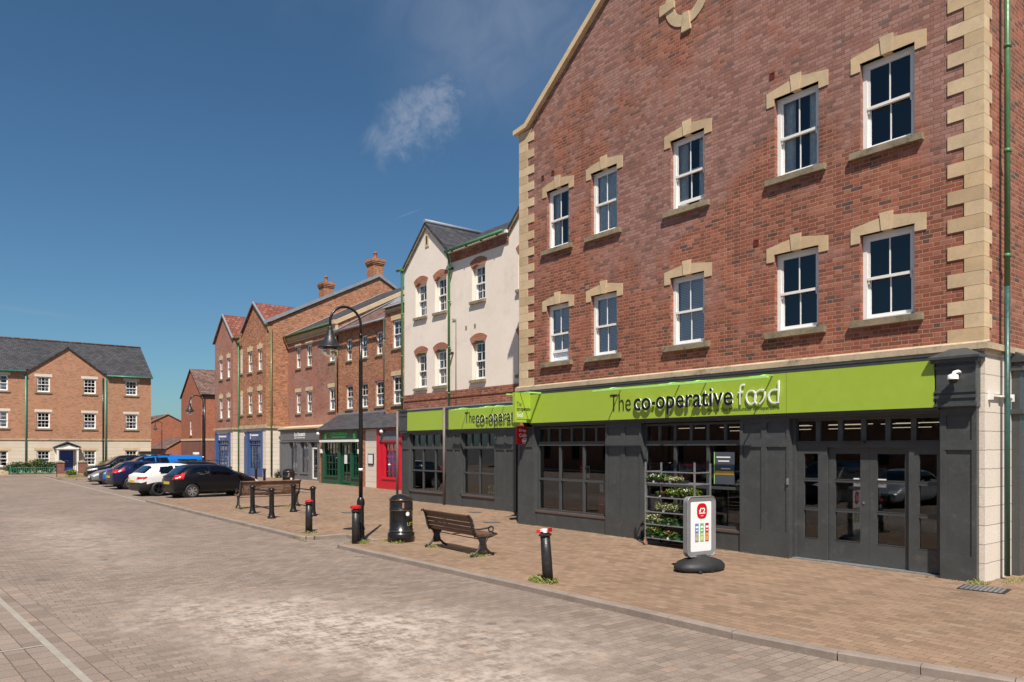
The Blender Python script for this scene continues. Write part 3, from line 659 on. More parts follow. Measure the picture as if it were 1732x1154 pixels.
# base wall pieces (plinth), piers, windows
bx('stall_riser', M['grey'], mb, -15.55, -12.85, SY+0.02, 0.15, 0, 0.375)
bx('stall_riser', M['grey'], mb, -11.70, -9.03, SY+0.02, 0.15, 0, 0.375)
panelled(mb, XL-0.01, -15.55, 0, 2.70, SY-0.03, cols=1, splits=SP, marg=0.12)
panelled(mb, -12.85, -11.70, 0, 2.70, SY-0.03, cols=2, splits=SP)
panelled(mb, -9.03, -7.93, 0, 2.70, SY-0.03, cols=2, splits=SP)
pl = panelled(mb, -5.20, -4.66, 0, 2.79, SY-0.06, cols=1, splits=((0.40, 2.10), (2.26, 2.66)), marg=0.09)
pediment(mb, -5.22, -4.64, SY-0.16)
# return of the first pilaster seen on the left side of the shop
b = MB(); b.box(XL-0.02, XL-0.001, 0, 2.2, 0, 3.60); b.build('side_panelling', M['grey'], mb)
shop_window(mb, -15.55, -12.85, 0.43, 1.28, 2.18, 2.29, 2.68, 0.06, 3, 6)
shop_window(mb, -11.70, -9.03, 0.43, 1.28, 2.18, 2.29, 2.68, 0.06, 3, 6)
b = MB(); b.box(-15.6, -5.2, SY-0.05, 0.10, 2.70, 2.745); b.box(-15.6, -5.2, SY-0.13, 0.10, 2.745, 2.79); b.box(XL-0.02, -5.22, SY-0.165, 0.05, 3.575, 3.63); b.box(XL-0.02, -5.22, SY-0.175, 0.05, 3.63, 3.658)
b.build('fascia_moulding', M['grey'], mb)
f = MB().box(-15.62, -5.25, SY-0.16, 0.03, 2.795, 3.572).build('fascia', M['lime'], mb)
bx('fascia_joint', M['navyedge'], f, -7.905, -7.90, SY-0.1615, SY-0.15, 2.80, 3.57)
FYL = SY-0.164
fit_text(f, 'lettering', 'The', M['navy'], -12.55, -11.89, 3.0, 3.40, FYL, 0.01, -0.018)
tx_ = fit_text(f, 'lettering', 'co', M['signwhite'], -11.74, -11.23, 2.975, 3.265, FYL-0.035, 0.030, 0.014)
fit_text(tx_, 'letter_face', 'co', M['navy'], -11.74, -11.23, 2.975, 3.265, FYL-0.0655, 0.003, 0.014)
bx('lettering_dot', M['navy'], f, -11.195, -11.125, FYL-0.065, FYL-0.035, 3.095, 3.165)
tx_ = fit_text(f, 'lettering', 'operative', M['signwhite'], -11.075, -9.06, 2.865, 3.375, FYL-0.035, 0.030, 0.010, space=1.03)
fit_text(tx_, 'letter_face', 'operative', M['navy'], -11.075, -9.06, 2.865, 3.375, FYL-0.0655, 0.003, 0.010, space=1.03)
fit_text(f, 'lettering', 'f', M['signwhite'], -8.96, -8.81, 3.0, 3.42, FYL-0.015, 0.02, -0.018)
def ring_letter(parent, cx, cz, rx, rz, t, slant, y, d, m):
    b = MB(); n = 28
    def p(r1, r2, a): z = r2*math.sin(a); return (cx+r1*math.cos(a)+slant*z, cz+z)
    for k in range(n):
        a0, a1 = 2*math.pi*k/n, 2*math.pi*(k+1)/n
        q = [p(rx, rz, a0), p(rx, rz, a1), p(rx-t, rz-t*0.8, a1), p(rx-t, rz-t*0.8, a0)]
        for yy, o in ((y-d, 1), (y, -1)): b.face([(x, yy, z) for x, z in q][::o])
        b.face([(q[0][0], y-d, q[0][1]), (q[0][0], y, q[0][1]), (q[1][0], y, q[1][1]), (q[1][0], y-d, q[1][1])]); b.face([(q[3][0], y, q[3][1]), (q[3][0], y-d, q[3][1]), (q[2][0], y-d, q[2][1]), (q[2][0], y, q[2][1])])
    return b.build('lettering', m, parent)
ring_letter(f, -8.655, 3.14, 0.125, 0.148, 0.030, 0.0, FYL-0.015, 0.02, M['signwhite'])
ring_letter(f, -8.460, 3.14, 0.125, 0.152, 0.030, 0.22, FYL-0.017, 0.02, M['signwhite'])
fit_text(f, 'lettering', 'd', M['signwhite'], -8.28, -8.03, 2.995, 3.43, FYL-0.015, 0.02, -0.018)
fit_text(f, 'lettering', 'Part of The Midcounties Co-operative', M['navyedge'], -9.72, -8.05, 2.865, 2.955, FYL, 0.004, 0.0)
def light_bar(parent, x0, x1, z, y, arms):
    b = MB(); b.box(x0, x1, y-0.035, y+0.035, z-0.018, z+0.018)
    for a in arms: b.tube([(a, y, z+0.02), (a, y+0.15, z+0.05), (a, SY-0.15, z+0.06)], 0.017, 6); b.box(a-0.2, a+0.1, y-0.03, y+0.03, z+0.018, z+0.032)
    return b.build('light_bar', M['lime2'], parent)
light_bar(f, -12.68, -8.02, 3.475, SY-0.60, (-12.2, -10.45, -9.75, -8.20))
# entrance: transom lights, four leaves
EY = 0.10
b = MB(); b.box(-7.93, -7.86, EY-0.05, EY+0.08, 0, 2.70); b.box(-5.27, -5.20, EY-0.05, EY+0.08, 0, 2.70); b.box(-7.86, -5.27, EY-0.02, EY+0.08, 2.14, 2.26)
b.box(-7.86, -5.27, EY-0.045, EY-0.021, 2.20, 2.225)
b.box(-7.86, -5.27, EY, EY+0.08, 2.64, 2.70)
for i in range(1, 6): xx = -7.86+2.59*i/6; b.box(xx-0.045, xx+0.045, EY, EY+0.08, 2.26, 2.64)
ent = b.build('entrance_frame', M['grey'], mb)
p = MB(); p.face([(-7.86, EY+0.045, 2.26), (-5.27, EY+0.045, 2.26), (-5.27, EY+0.045, 2.64), (-7.86, EY+0.045, 2.64)]); p.build('pane', M['shopglass'], ent)
def leaf(x0, x1, y, sl, sr, name='door'):
    b = MB(); wall(b, x0, x1, 0.03, 2.14, [(x0+sl, x1-sr, 0.42, 0.95), (x0+sl, x1-sr, 1.00, 1.50), (x0+sl, x1-sr, 1.55, 2.03)], y, 0.03)
    b.face([(x0, y, 0.03), (x0, y, 2.14), (x0, y+0.05, 2.14), (x0, y+0.05, 0.03)]); b.face([(x1, y, 0.03), (x1, y+0.05, 0.03), (x1, y+0.05, 2.14), (x1, y, 2.14)])
    for zz in (0.42, 0.95, 1.0, 1.5, 1.55, 2.03): b.box(x0+sl, x1-sr, y-0.006, y, zz-0.008, zz+0.008)
    d = b.build(name, M['grey'], mb)
    p = MB(); p.face([(x0+sl, y+0.03, 0.42), (x1-sr, y+0.03, 0.42), (x1-sr, y+0.03, 2.03), (x0+sl, y+0.03, 2.03)]); p.build('pane', M['shopglass'], d)
    return d
leaf(-7.86, -7.25, EY+0.0, 0.15, 0.18, 'side_panel'); leaf(-5.78, -5.27, EY+0.0, 0.17, 0.06, 'side_panel')
d1 = leaf(-7.25, -6.49, EY+0.06, 0.13, 0.16); d2 = leaf(-6.487, -5.80, EY+0.06, 0.14, 0.07)
bx('lock', M['chrome'], d1, -6.60, -6.57, EY+0.045, EY+0.062, 1.12, 1.16)
bx('door_sensor', M['black'], ent, -6.85, -6.52, EY-0.09, EY-0.022, 2.205, 2.25)
bx('threshold', M['galv'], mb, -7.9, -5.22, -0.02, 0.16, 0.0, 0.025)
bx('bell_push', M['galv'], mb, -7.965, -7.93, SY-0.06, SY-0.03, 1.42, 1.54)
# shop room behind the glass
b = MB(); RB = 6.0
b.face([(XL+0.1, RB, 0), (XL+0.1, RB, 3.3), (XR-0.1, RB, 3.3), (XR-0.1, RB, 0)]); b.face([(XL+0.1, 0.2, 0), (XL+0.1, 0.2, 3.3), (XL+0.1, RB, 3.3), (XL+0.1, RB, 0)]); b.face([(XR-0.1, 0.16, 0), (XR-0.1, 0.16, 3.3), (XR-0.1, RB, 3.3), (XR-0.1, RB, 0)])
b.face([(XL, 0.2, 3.0), (XR, 0.2, 3.0), (XR, RB, 3.0), (XL, RB, 3.0)]); b.build('shop_room', M['room'], mb)
b = MB(); b.face([(XL, 0.16, 0.01), (XR, 0.16, 0.01), (XR, RB, 0.01), (XL, RB, 0.01)]); b.build('shop_floor', M['floorin'], mb)
for k in range(5):
    x0 = -11.6+k*1.35; b = MB()
    for yy, zz in ((1.6, 2.60), (3.4, 2.56), (5.2, 2.70)): MB().box(x0+0.2*yy-0.8, x0+0.2*yy+0.1, yy, yy+0.03, zz, zz+0.014).build('ceiling_light', M['tube'], mb)
# dark upper rooms
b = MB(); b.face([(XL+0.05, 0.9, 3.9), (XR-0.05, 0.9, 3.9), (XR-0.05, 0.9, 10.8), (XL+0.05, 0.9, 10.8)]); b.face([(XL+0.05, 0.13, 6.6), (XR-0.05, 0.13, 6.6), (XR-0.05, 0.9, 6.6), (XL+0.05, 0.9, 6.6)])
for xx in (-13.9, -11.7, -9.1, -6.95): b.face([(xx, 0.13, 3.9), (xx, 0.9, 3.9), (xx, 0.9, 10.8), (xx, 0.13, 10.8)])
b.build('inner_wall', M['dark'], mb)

# ================================================================ cream rendered building
wb = empty('rendered_building', (0, 15.40, 0), 0, 'cream rendered building with green gutters, brick window arches and a short lime fascia', 'building')
WL, WR = -26.50, -16.3
wc = [(-25.62, -24.80), (-24.20, -23.40), (-21.74, -20.95), (-19.10, -18.30)]
wr = [(4.46, 5.86), (7.26, 8.62)]
whs = [(a, c, z0+(0.06 if i >= 2 else 0), z1+(0.06 if i >= 2 and z0 < 5 else 0)) for i, (a, c) in enumerate(wc) for z0, z1 in wr]
b = MB(); wall(b, WL, WR, 4.23, 9.0, whs, 0, 0.20); wall(b, WL, WR, 9.0, 9.40, (), 0)
b.face([(WL, 0, 9.40), (-23.15, 0, 9.40), (-24.78, 0, 10.78)]); b.face([(-19.55, 0, 9.40), (WR+0.1, 0, 9.40), (-17.9, 0, 10.95)])
b.build('wall', M['render'], wb)
b = MB(); wall_side(b, WL, 0, 6, 0, 9.4, False); b.face([(WL, 0, 9.4), (WL, 3, 11.1), (WL, 6, 9.4)]); b.face([(WL, 6, 0), (WL, 6, 9.4), (WR, 6, 9.4), (WR, 6, 0)]); b.build('side_wall', M['brick_orange'], wb)
for i, (a, c) in enumerate(wc):
    for j, (z0, z1) in enumerate(wr):
        z0 += 0.06 if i >= 2 else 0; z1 += 0.06 if i >= 2 and j == 0 else 0
        w = sash(wb, a+0.03, c-0.03, z0, z1-0.02, 0.13, 2, 2, 0.06, sill=(0.10, 0.10, 0.10, 0.09), back='curtain' if (i+j) % 2 else None, bar=0.022)
        b = MB(); n = 8; wd = c-a; cx = (a+c)/2; rr = wd*0.95; cz = z1-0.10-math.sqrt(rr*rr-wd*wd/4)
        th = math.asin(wd/2/rr)
        for k in range(n):
            t0 = -th+2*th*k/n; t1 = -th+2*th*(k+1)/n
            b.prism([(cx+rr*math.sin(t0), cz+rr*math.cos(t0)), (cx+rr*math.sin(t1), cz+rr*math.cos(t1)), (cx+(rr+0.24)*math.sin(t1), cz+(rr+0.24)*math.cos(t1)), (cx+(rr+0.24)*math.sin(t0), cz+(rr+0.24)*math.cos(t0))], -0.012, 0.15)
        b.build('brick_arch', M['arch'], w)
        b = MB(); b.box(a+0.001, c-0.001, 0.128, 0.2, z1-0.09, z1); b.build('head_board', M['white'] if j else M['pipe_t'], w)
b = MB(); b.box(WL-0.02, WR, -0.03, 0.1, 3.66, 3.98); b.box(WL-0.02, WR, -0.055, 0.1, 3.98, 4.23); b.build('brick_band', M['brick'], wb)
# brick dentil course below the eaves
b = MB()
for k, zz in enumerate((8.98, 9.06, 9.14, 9.22)): b.box(-23.05, -19.60, -0.03-0.018*k, 0.02, zz, zz+0.079)
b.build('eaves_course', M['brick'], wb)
b = MB(); b.box(-23.1, -19.55, -0.16, 0.02, 9.30, 9.40); b.build('soffit', M['white'], wb)
b = MB()
roofslab(b, (-23.1, -0.16, 9.40), (-19.6, -0.16, 9.40), (-19.6, 3.0, 11.15), (-23.1, 3.0, 11.15)); roofslab(b, (WL-0.05, 0.2, 9.60), (-23.1, 0.2, 9.60), (-23.1, 3.0, 11.15), (WL-0.05, 3.0, 11.15)); roofslab(b, (-19.6, 0.2, 9.60), (WR, 0.2, 9.60), (WR, 3.0, 11.15), (-19.6, 3.0, 11.15)); roofslab(b, (WR, 6.2, 9.3), (WL-0.05, 6.2, 9.3), (WL-0.05, 3.0, 11.15), (WR, 3.0, 11.15))
for ax, lx, rx, az in ((-24.78, -26.62, -22.95, 10.90), (-17.9, -19.72, -16.25, 11.03)):
    zl = 9.33
    roofslab(b, (lx, -0.10, zl), (ax, -0.10, az), (ax, 2.55, az), (lx, 0.1, zl)); roofslab(b, (ax, -0.10, az), (rx, -0.10, zl), (rx, 0.1, zl), (ax, 2.55, az))
b.build('roof', M['slate'], wb)
b = MB(); b.tube([(-24.78, -0.12, 10.93), (-24.78, 2.6, 10.93)], 0.085, 8); b.build('ridge', M['lead'], wb)
for pa, pb in (((-26.60, 9.27), (-24.78, 10.80)), ((-24.78, 10.80), (-22.96, 9.27)), ((-19.70, 9.27), (-17.9, 10.93)), ((-17.9, 10.93), (-16.3, 9.45))):
    MB().prism([(pa[0], pa[1]), (pb[0], pb[1]), (pb[0], pb[1]-0.11), (pa[0], pa[1]-0.11)], -0.085, -0.02).build('verge_board', M['sill'], wb)
MB().prism([(-24.87, 9.93), (-24.62, 9.93), (-24.62, 10.42), (-24.87, 10.42)], -0.03, 0.05).build('stone_slot', M['stone'], wb)
bx('slot_opening', M['dark'], wb, -24.79, -24.70, -0.032, 0.0, 10.02, 10.34)
gutter(wb, -23.12, -19.62, -0.24, 9.36); gutter(wb, -26.85, -26.45, -0.14, 9.36)
downpipe(wb, -23.08, -0.10, 3.64, 9.05, 'pipe_g', 0.045, top=-0.12); downpipe(wb, -26.52, -0.10, 3.64, 9.05, 'pipe_g', 0.045, top=-0.05)
downpipe(wb, -23.16, -0.26, 0.05, 3.60, 'pipe_b', 0.05, clips=False); downpipe(wb, -26.62, -0.26, 0.05, 3.60, 'pipe_b', 0.05, clips=False)
b = MB(); b.tube([(-22.72, -0.03, 3.7), (-22.72, -0.03, 6.85), (-22.95, -0.03, 6.87)], 0.018, 6); b.build('waste_pipe', M['pipe_b'], wb)
for sx, sz in ((-22.95, 8.75), (-22.95, 5.62)):
    b = MB(); b.tube([(sx, 0, sz), (sx+0.02, -0.14, sz-0.02), (sx+0.03, -0.2, sz-0.08)], [0.05, 0.06, 0.03], 8); b.build('security_light', M['black'], wb)
for vx in (-22.1, -21.55): bx('vent', M['sill'], wb, vx-0.05, vx+0.05, -0.012, 0.02, 6.38, 6.52)
# shopfront
for x0, x1, n in ((-26.55, -25.95, 1), (-23.28, -22.28, 2), (-20.28, -19.10, 2)):
    panelled(wb, x0, x1, 0, 2.70, -0.10, cols=n, splits=((0.45, 2.05), (2.2, 2.58)))
pediment_dx = 0
b = MB(); b.box(-26.55, -25.98, -0.21, 0, 2.72, 3.58); b.box(-26.60, -25.93, -0.25, 0, 3.58, 3.66); b.box(-26.58, -25.95, -0.23, -0.211, 2.80, 2.86); b.box(-26.58, -25.95, -0.23, -0.211, 3.38, 3.44); b.build('capital', M['grey'], wb)
for x0, x1, c_, t_ in ((-25.95, -23.28, 3, 5), (-22.28, -20.28, 2, 4)):
    shop_window(wb, x0, x1, 0.43, 1.22, 2.06, 2.17, 2.66, 0.0, c_, t_)
    bx('stall_riser', M['grey'], wb, x0, x1, -0.06, 0.1, 0, 0.375)
bx('dark_doorway', M['dark'], wb, -19.10, -16.3, 0.45, 0.5, 0, 2.75); bx('fascia_end', M['grey'], wb, -19.10, -16.3, -0.08, 0.4, 2.66, 2.75)
f = MB().box(-25.93, -23.30, -0.20, 0, 2.79, 3.54).build('fascia', M['lime'], wb)
f2 = MB().box(-22.95, -16.35, -0.20, 0, 2.79, 3.54).build('fascia', M['lime'], wb)
b = MB(); b.box(-25.98, -16.3, -0.12, 0.1, 2.66, 2.72); b.box(-25.98, -16.3, -0.17, 0.1, 2.72, 2.785); b.box(-25.98, -16.3, -0.21, 0.1, 3.545, 3.60); b.box(-23.295, -22.955, -0.20, 0, 2.79, 3.54); b.build('fascia_moulding', M['grey'], wb)
bx('lead_flashing', M['lead'], wb, -25.98, -16.3, -0.22, 0.05, 3.602, 3.64)
light_bar(f2, -22.1, -18.6, 3.46, -0.62, (-21.7, -20.2, -19.6))
fit_text(f2, 'lettering', 'The', M['navy'], -21.88, -21.28, 3.0, 3.38, -0.204, 0.01, -0.018)
tx_ = fit_text(f2, 'lettering', 'co', M['signwhite'], -21.14, -20.62, 2.975, 3.255, -0.250, 0.012, 0.012)
fit_text(tx_, 'letter_face', 'co', M['navy'], -21.14, -20.62, 2.975, 3.255, -0.2625, 0.003, 0.012)
bx('lettering_dot', M['navy'], f2, -20.56, -20.47, -0.265, -0.235, 3.09, 3.16)
tx_ = fit_text(f2, 'lettering', 'operative', M['signwhite'], -20.39, -18.40, 2.865, 3.365, -0.250, 0.012, 0.008, space=1.03)
fit_text(tx_, 'letter_face', 'operative', M['navy'], -20.39, -18.40, 2.865, 3.365, -0.2625, 0.003, 0.008, space=1.03)
b = MB(); b.face([(WL+0.3, 5, 0), (WL+0.3, 5, 3.3), (WR, 5, 3.3), (WR, 5, 0)]); b.face([(WL+0.3, 0.14, 3.0), (WR, 0.14, 3.0), (WR, 5, 3.0), (WL+0.3, 5, 3.0)]); b.face([(WL+0.3, 0.14, 0), (WL+0.3, 5, 0), (WL+0.3, 5, 3.3), (WL+0.3, 0.14, 3.3)]); b.face([(WR-0.1, 0.14, 0), (WR-0.1, 0.14, 3.3), (WR-0.1, 5, 3.3), (WR-0.1, 5, 0)])
b.face([(WL+0.3, 0.14, 0.01), (WR, 0.14, 0.01), (WR, 5, 0.01), (WL+0.3, 5, 0.01)])
b.build('shop_room', M['room'], wb)
b = MB(); b.face([(WL+0.1, 0.9, 4.3), (WR-0.05, 0.9, 4.3), (WR-0.05, 0.9, 9.3), (WL+0.1, 0.9, 9.3)])
b.build('inner_wall', M['dark'], wb)

def grid_window(parent, x0, x1, z0, z1, y, cols, rows, m, name='window', fr=0.05, bar=0.025, back=None, glass='glass', depth=0.07):
    b = MB(); b.box(x0, x0+fr, y, y+depth, z0, z1); b.box(x1-fr, x1, y, y+depth, z0, z1); b.box(x0+fr, x1-fr, y, y+depth, z0, z0+fr); b.box(x0+fr, x1-fr, y, y+depth, z1-fr, z1)
    for i in range(1, cols): xx = x0+(x1-x0)*i/cols; b.box(xx-bar/2, xx+bar/2, y+0.006, y+depth-0.01, z0+fr, z1-fr)
    for i in range(1, rows): zz = z0+(z1-z0)*i/rows; b.box(x0+fr, x1-fr, y+0.010, y+depth-0.014, zz-bar/2, zz+bar/2)
    w = b.build(name, M[m], parent)
    p = MB(); p.face([(x0+fr, y+0.04, z0+fr), (x1-fr, y+0.04, z0+fr), (x1-fr, y+0.04, z1-fr), (x0+fr, y+0.04, z1-fr)]); p.build('pane', M[glass], w)
    if back: bx('curtain', M[back], w, x0, x1, y+0.14, y+0.145, z0, z1)
    return w
def lintel(parent, x0, x1, z, h, m='stone', key=0.0):
    b = MB(); b.prism([(x0, z), (x1, z), (x1+0.03, z+h), (x0-0.03, z+h)], -0.015, 0.08)
    o = b.build('lintel', M[m], parent)
    if key: MB().prism([((x0+x1)/2-0.07, z-0.002), ((x0+x1)/2+0.07, z-0.002), ((x0+x1)/2+0.11, z+h+key), ((x0+x1)/2-0.11, z+h+key)], -0.03, 0.06).build('keystone', M[m], o)
    return o

# ================================================================ brick house with the slate lean-to (green and red shops)
cb = empty('brick_building', (0, 20.3, 0), 0, 'brick building whose dark slate lean-to roof shelters the green and red shopfronts', 'building')
CL, CR = -43.1, -26.6
cw = [(-41.90, -41.18, 7.38, 8.70), (-39.95, -39.20, 7.38, 8.70), (-38.10, -37.38, 7.38, 8.70), (-41.95, -41.05, 4.45, 5.90), (-40.02, -39.12, 4.45, 5.90), (-38.20, -37.25, 4.45, 5.90)]
b = MB(); wall(b, CL, -36.40, 3.0, 9.35, cw, 0, 0.10); b.build('wall', M['brick_orange'], cb)
rb = [(-35.60, -34.55, 7.45, 8.98), (-35.60, -34.55, 4.42, 5.98)]
b = MB(); wall(b, -36.40, CR, 3.0, 9.75, rb, -0.35, 0.10); wall_side(b, -36.40, -0.35, 0, 3.0, 9.75, False); b.box(-36.40, CR, -0.35, 0.1, 9.75, 9.9)
b.build('wall', M['brick_orange'], cb)
b = MB()
for k in range(60): xx = -36.3+k*0.16; b.box(xx, xx+0.08, -0.42, -0.35, 9.45, 9.55)
b.box(-36.45, CR, -0.44, -0.35, 9.55, 9.62); b.build('dentil_course', M['stone'], cb)
b = MB(); b.prismx([(-0.55, 9.72), (-0.35, 9.72), (0.6, 10.35), (0.5, 10.45)], -36.5, CR); b.build('parapet_roof', M['lead'], cb)
for h in cw:
    sash(cb, h[0], h[1], h[2], h[3], 0.08, 2, 2, 0.05, sill=(0.08, 0.08, 0.09, 0.07), back='net' if h[2] < 5 else None, bar=0.02)
    MB().prism([(h[0]-0.03, h[3]+0.0), (h[1]+0.03, h[3]), (h[1]+0.07, h[3]+0.22), (h[0]-0.07, h[3]+0.22)], -0.012, 0.05).build('brick_arch', M['arch'], cb)
for h in rb:
    e = empty('window', (0, -0.35, 0)); e.parent = cb
    sash(e, h[0], h[1], h[2], h[3], 0.08, 2, 2, 0.06, sill=(0.1, 0.1, 0.09, 0.07), back='net', name='sash'); lintel(e, h[0]-0.12, h[1]+0.12, h[3], 0.25)
b = MB(); roofslab(b, (CL, -0.30, 9.28), (-36.35, -0.30, 9.28), (-36.35, 4.4, 12.0), (CL, 4.4, 12.0)); b.build('roof', M['browntile'], cb)
gutter(cb, CL+0.1, -36.45, -0.38, 9.22, 'lead')
b = MB(); b.box(CL, CL+0.25, -0.32, 4.4, 9.26, 9.30); b.face([(CL+0.01, -0.30, 9.36), (CL+0.42, -0.30, 9.34), (CL+0.42, 4.4, 12.06), (CL+0.01, 4.4, 12.08)]); b.build('lead_flashing', M['lead'], cb)
downpipe(cb, -36.28, -0.50, 4.2, 9.2, 'pipe_d', 0.035)
downpipe(cb, CL+0.10, -0.08, 4.3, 9.1, 'black', 0.045, clips=False)
# tall party gable with cream coping, facing right
b = MB(); b.face([(CL, 0, 3.0), (CL, 9, 3.0), (CL, 9, 14.5), (CL, 0.0, 9.85)]); b.face([(CL, 0, 3), (CL-0.3, 0, 3), (CL-0.3, 0, 9.85), (CL, 0, 9.85)][::-1]); b.face([(CL-0.3, 0, 9.85), (CL-0.3, 9, 14.5), (CL-0.3, 9, 3), (CL-0.3, 0, 3)]); b.build('party_wall', M['brick_orange'], cb)
b = MB(); b.prismx([(-0.10, 9.80), (9, 14.45), (9, 14.72), (-0.10, 10.06)], CL-0.36, CL+0.09); b.box(CL-0.36, CL+0.09, -0.30, -0.10, 9.80, 10.05); b.box(CL-0.32, CL+0.05, -0.18, 0.0, 9.45, 9.80); b.build('coping', M['stone'], cb)
b = MB(); b.prismx([(4.6, 12.55), (4.5, 12.8), (4.3, 12.55)], -36.9, CR); b.box(-36.9, -36.6, 1.2, 5, 9.7, 12.5); b.build('rear_parapet', M['stone'], cb)
b = MB(); b.box(-36.6, CR, 3.2, 3.5, 9.9, 11.9); b.build('rear_wall', M['brick_orange'], cb)
# lean-to roof
b = MB(); roofslab(b, (-42.0, -1.98, 3.14), (-26.75, -1.98, 3.14), (-26.75, -0.02, 4.15), (-42.9, -0.02, 4.15), 0.09); roofslab(b, (-42.0, -1.98, 3.14), (-42.9, -0.02, 4.15), (-43.3, -0.02, 3.14), (-43.3, -0.021, 3.13), 0.02)
b.build('lean_to_roof', M['slate'], cb)
b = MB(); b.box(-43.0, -26.8, -0.08, 0.0, 4.12, 4.20); b.build('lead_flashing', M['lead'], cb)
# shop level (outer face at local y = -1.7)
s = empty('shopfront', (0, -1.7, 0)); s.parent = cb
m = 'greenshop'
b = MB(); wall(b, -41.75, -36.45, 0, 3.1, [(-41.25, -39.55, 0.45, 2.42), (-39.20, -37.90, 0.06, 2.42), (-37.70, -36.75, 0.45, 2.42)], 0, 0.14)
wall_side(b, -41.75, 0, 1.7, 0, 3.1, False); g = b.build('green_front', M[m], s)
bx('awning_box', M['white'], s, -41.55, -36.85, -0.22, 0.0, 2.42, 2.55)
for a_ in (-41.62, -36.78): bx('awning_bracket', M['white'], s, a_-0.06, a_+0.06, -0.12, 0, 1.78, 2.02)
b = MB(); b.box(-41.45, -36.95, -0.03, -0.002, 2.60, 3.02); fs = b.build('fascia', M['greenshop'], s)
fit_text(fs, 'lettering', 'COPACABANA', M['greenlit'], -40.42, -38.22, 2.81, 2.98, -0.034, 0.01, 0.01)
b = MB()
for k in range(14): xx = -40.2+k*0.13; b.box(xx, xx+0.09, -0.036, -0.031, 2.67, 2.74)
b.box(-40.36, -40.33, -0.036, -0.031, 2.69, 2.72); b.box(-38.30, -38.27, -0.036, -0.031, 2.69, 2.72)
b.build('small_lettering', M['greenlit'], fs)
for xx in (-41.05, -37.35):
    b = MB(); b.prism([(xx-0.10, 2.62), (xx+0.10, 2.62), (xx+0.15, 2.86), (xx+0.06, 2.93), (xx-0.06, 2.93), (xx-0.15, 2.86)], -0.045, -0.031)
    for k in range(5): b.prism([(xx-0.14+k*0.06, 2.86), (xx-0.11+k*0.06, 2.86), (xx-0.17+k*0.085, 3.0)], -0.045, -0.031)
    b.build('drum_emblem', M['greenlit'], fs)
grid_window(s, -41.25, -39.55, 0.45, 2.42, 0.06, 4, 5, m, back=None); grid_window(s, -37.70, -36.75, 0.45, 2.42, 0.06, 3, 5, m)
grid_window(s, -39.10, -38.0, 0.1, 2.38, 0.08, 2, 2, m, 'door', 0.14, 0.06)
bx('sill', M[m], s, -41.3, -39.5, -0.06, 0.0, 0.40, 0.449); bx('sill', M[m], s, -37.75, -36.7, -0.06, 0.0, 0.40, 0.449)
bx('notice', M['paper'], s, -38.8, -38.45, 0.07, 0.075, 1.2, 1.7)
MB().box(-36.45, -36.10, -0.02, 1.7, 0, 3.1).build('brick_pier', M['brick_orange'], s); MB().box(-41.99, -41.75, -0.02, 1.7, 0, 3.1).build('brick_pier', M['brick_orange'], s)
b = MB(); b.box(-36.10, -34.62, 0.0, 1.7, 0, 3.1); b.build('rendered_pier', M['jointed'], s)
n = bx('notice_board', M['black'], s, -35.75, -35.15, -0.05, 0, 1.22, 1.78); bx('sheet', M['paper'], n, -35.70, -35.20, -0.055, -0.051, 1.27, 1.73)
b = MB(); wall(b, -34.62, -27, 0, 2.45, [(-33.95, -32.75, 0.55, 2.32), (-32.3, -31.0, 0.55, 2.32)], -0.05, 0.10); b.box(-34.66, -34.35, -0.12, -0.051, 0, 3.1); b.box(-34.3, -32.5, -0.11, -0.051, 0, 0.62); b.box(-34.1, -32.6, -0.15, -0.05, 0.50, 0.549)
b.box(-34.62, -27, -0.10, -0.051, 2.40, 2.46); b.build('red_front', M['redshop'], s)
bx('fascia', M['greyL'], s, -34.34, -32.4, -0.09, 0, 2.47, 2.98); bx('fascia_surround', M['redshop'], s, -34.35, -27, -0.06, 0.2, 2.99, 3.1)
b = MB(); b.box(-32.39, -27, -0.06, 0.2, 2.47, 2.98); b.build('fascia', M['redshop'], s)
grid_window(s, -33.95, -32.75, 0.55, 2.32, 0.0, 3, 5, 'redshop', back='white_in'); grid_window(s, -32.3, -31.0, 0.55, 2.32, 0.0, 3, 5, 'redshop')
for lx, lz in ((-41.72, 2.93), (-33.95, 2.93), (-33.15, 1.25)):
    b = MB(); b.lathe([(0.0, -0.10), (0.08, -0.08), (0.12, 0), (0.08, 0.08), (0.0, 0.10)] if lz > 2 else [(0.0, -0.06), (0.05, -0.03), (0.06, 0), (0.05, 0.03), (0, 0.06)], (lx, -0.2, lz), 12); b.build('globe_lamp' if lz > 2 else 'alarm_box', M['signwhite'], s)
b = MB(); b.face([(-41.7, 1.4, 0), (-27, 1.4, 0), (-27, 1.4, 3.1), (-41.7, 1.4, 3.1)]); b.build('inner_wall', M['dark'], s)
b = MB(); b.face([(CL, 1.0, 3), (CR, 1.0, 3), (CR, 1.0, 9.6), (CL, 1.0, 9.6)]); b.build('inner_wall', M['dark'], cb)

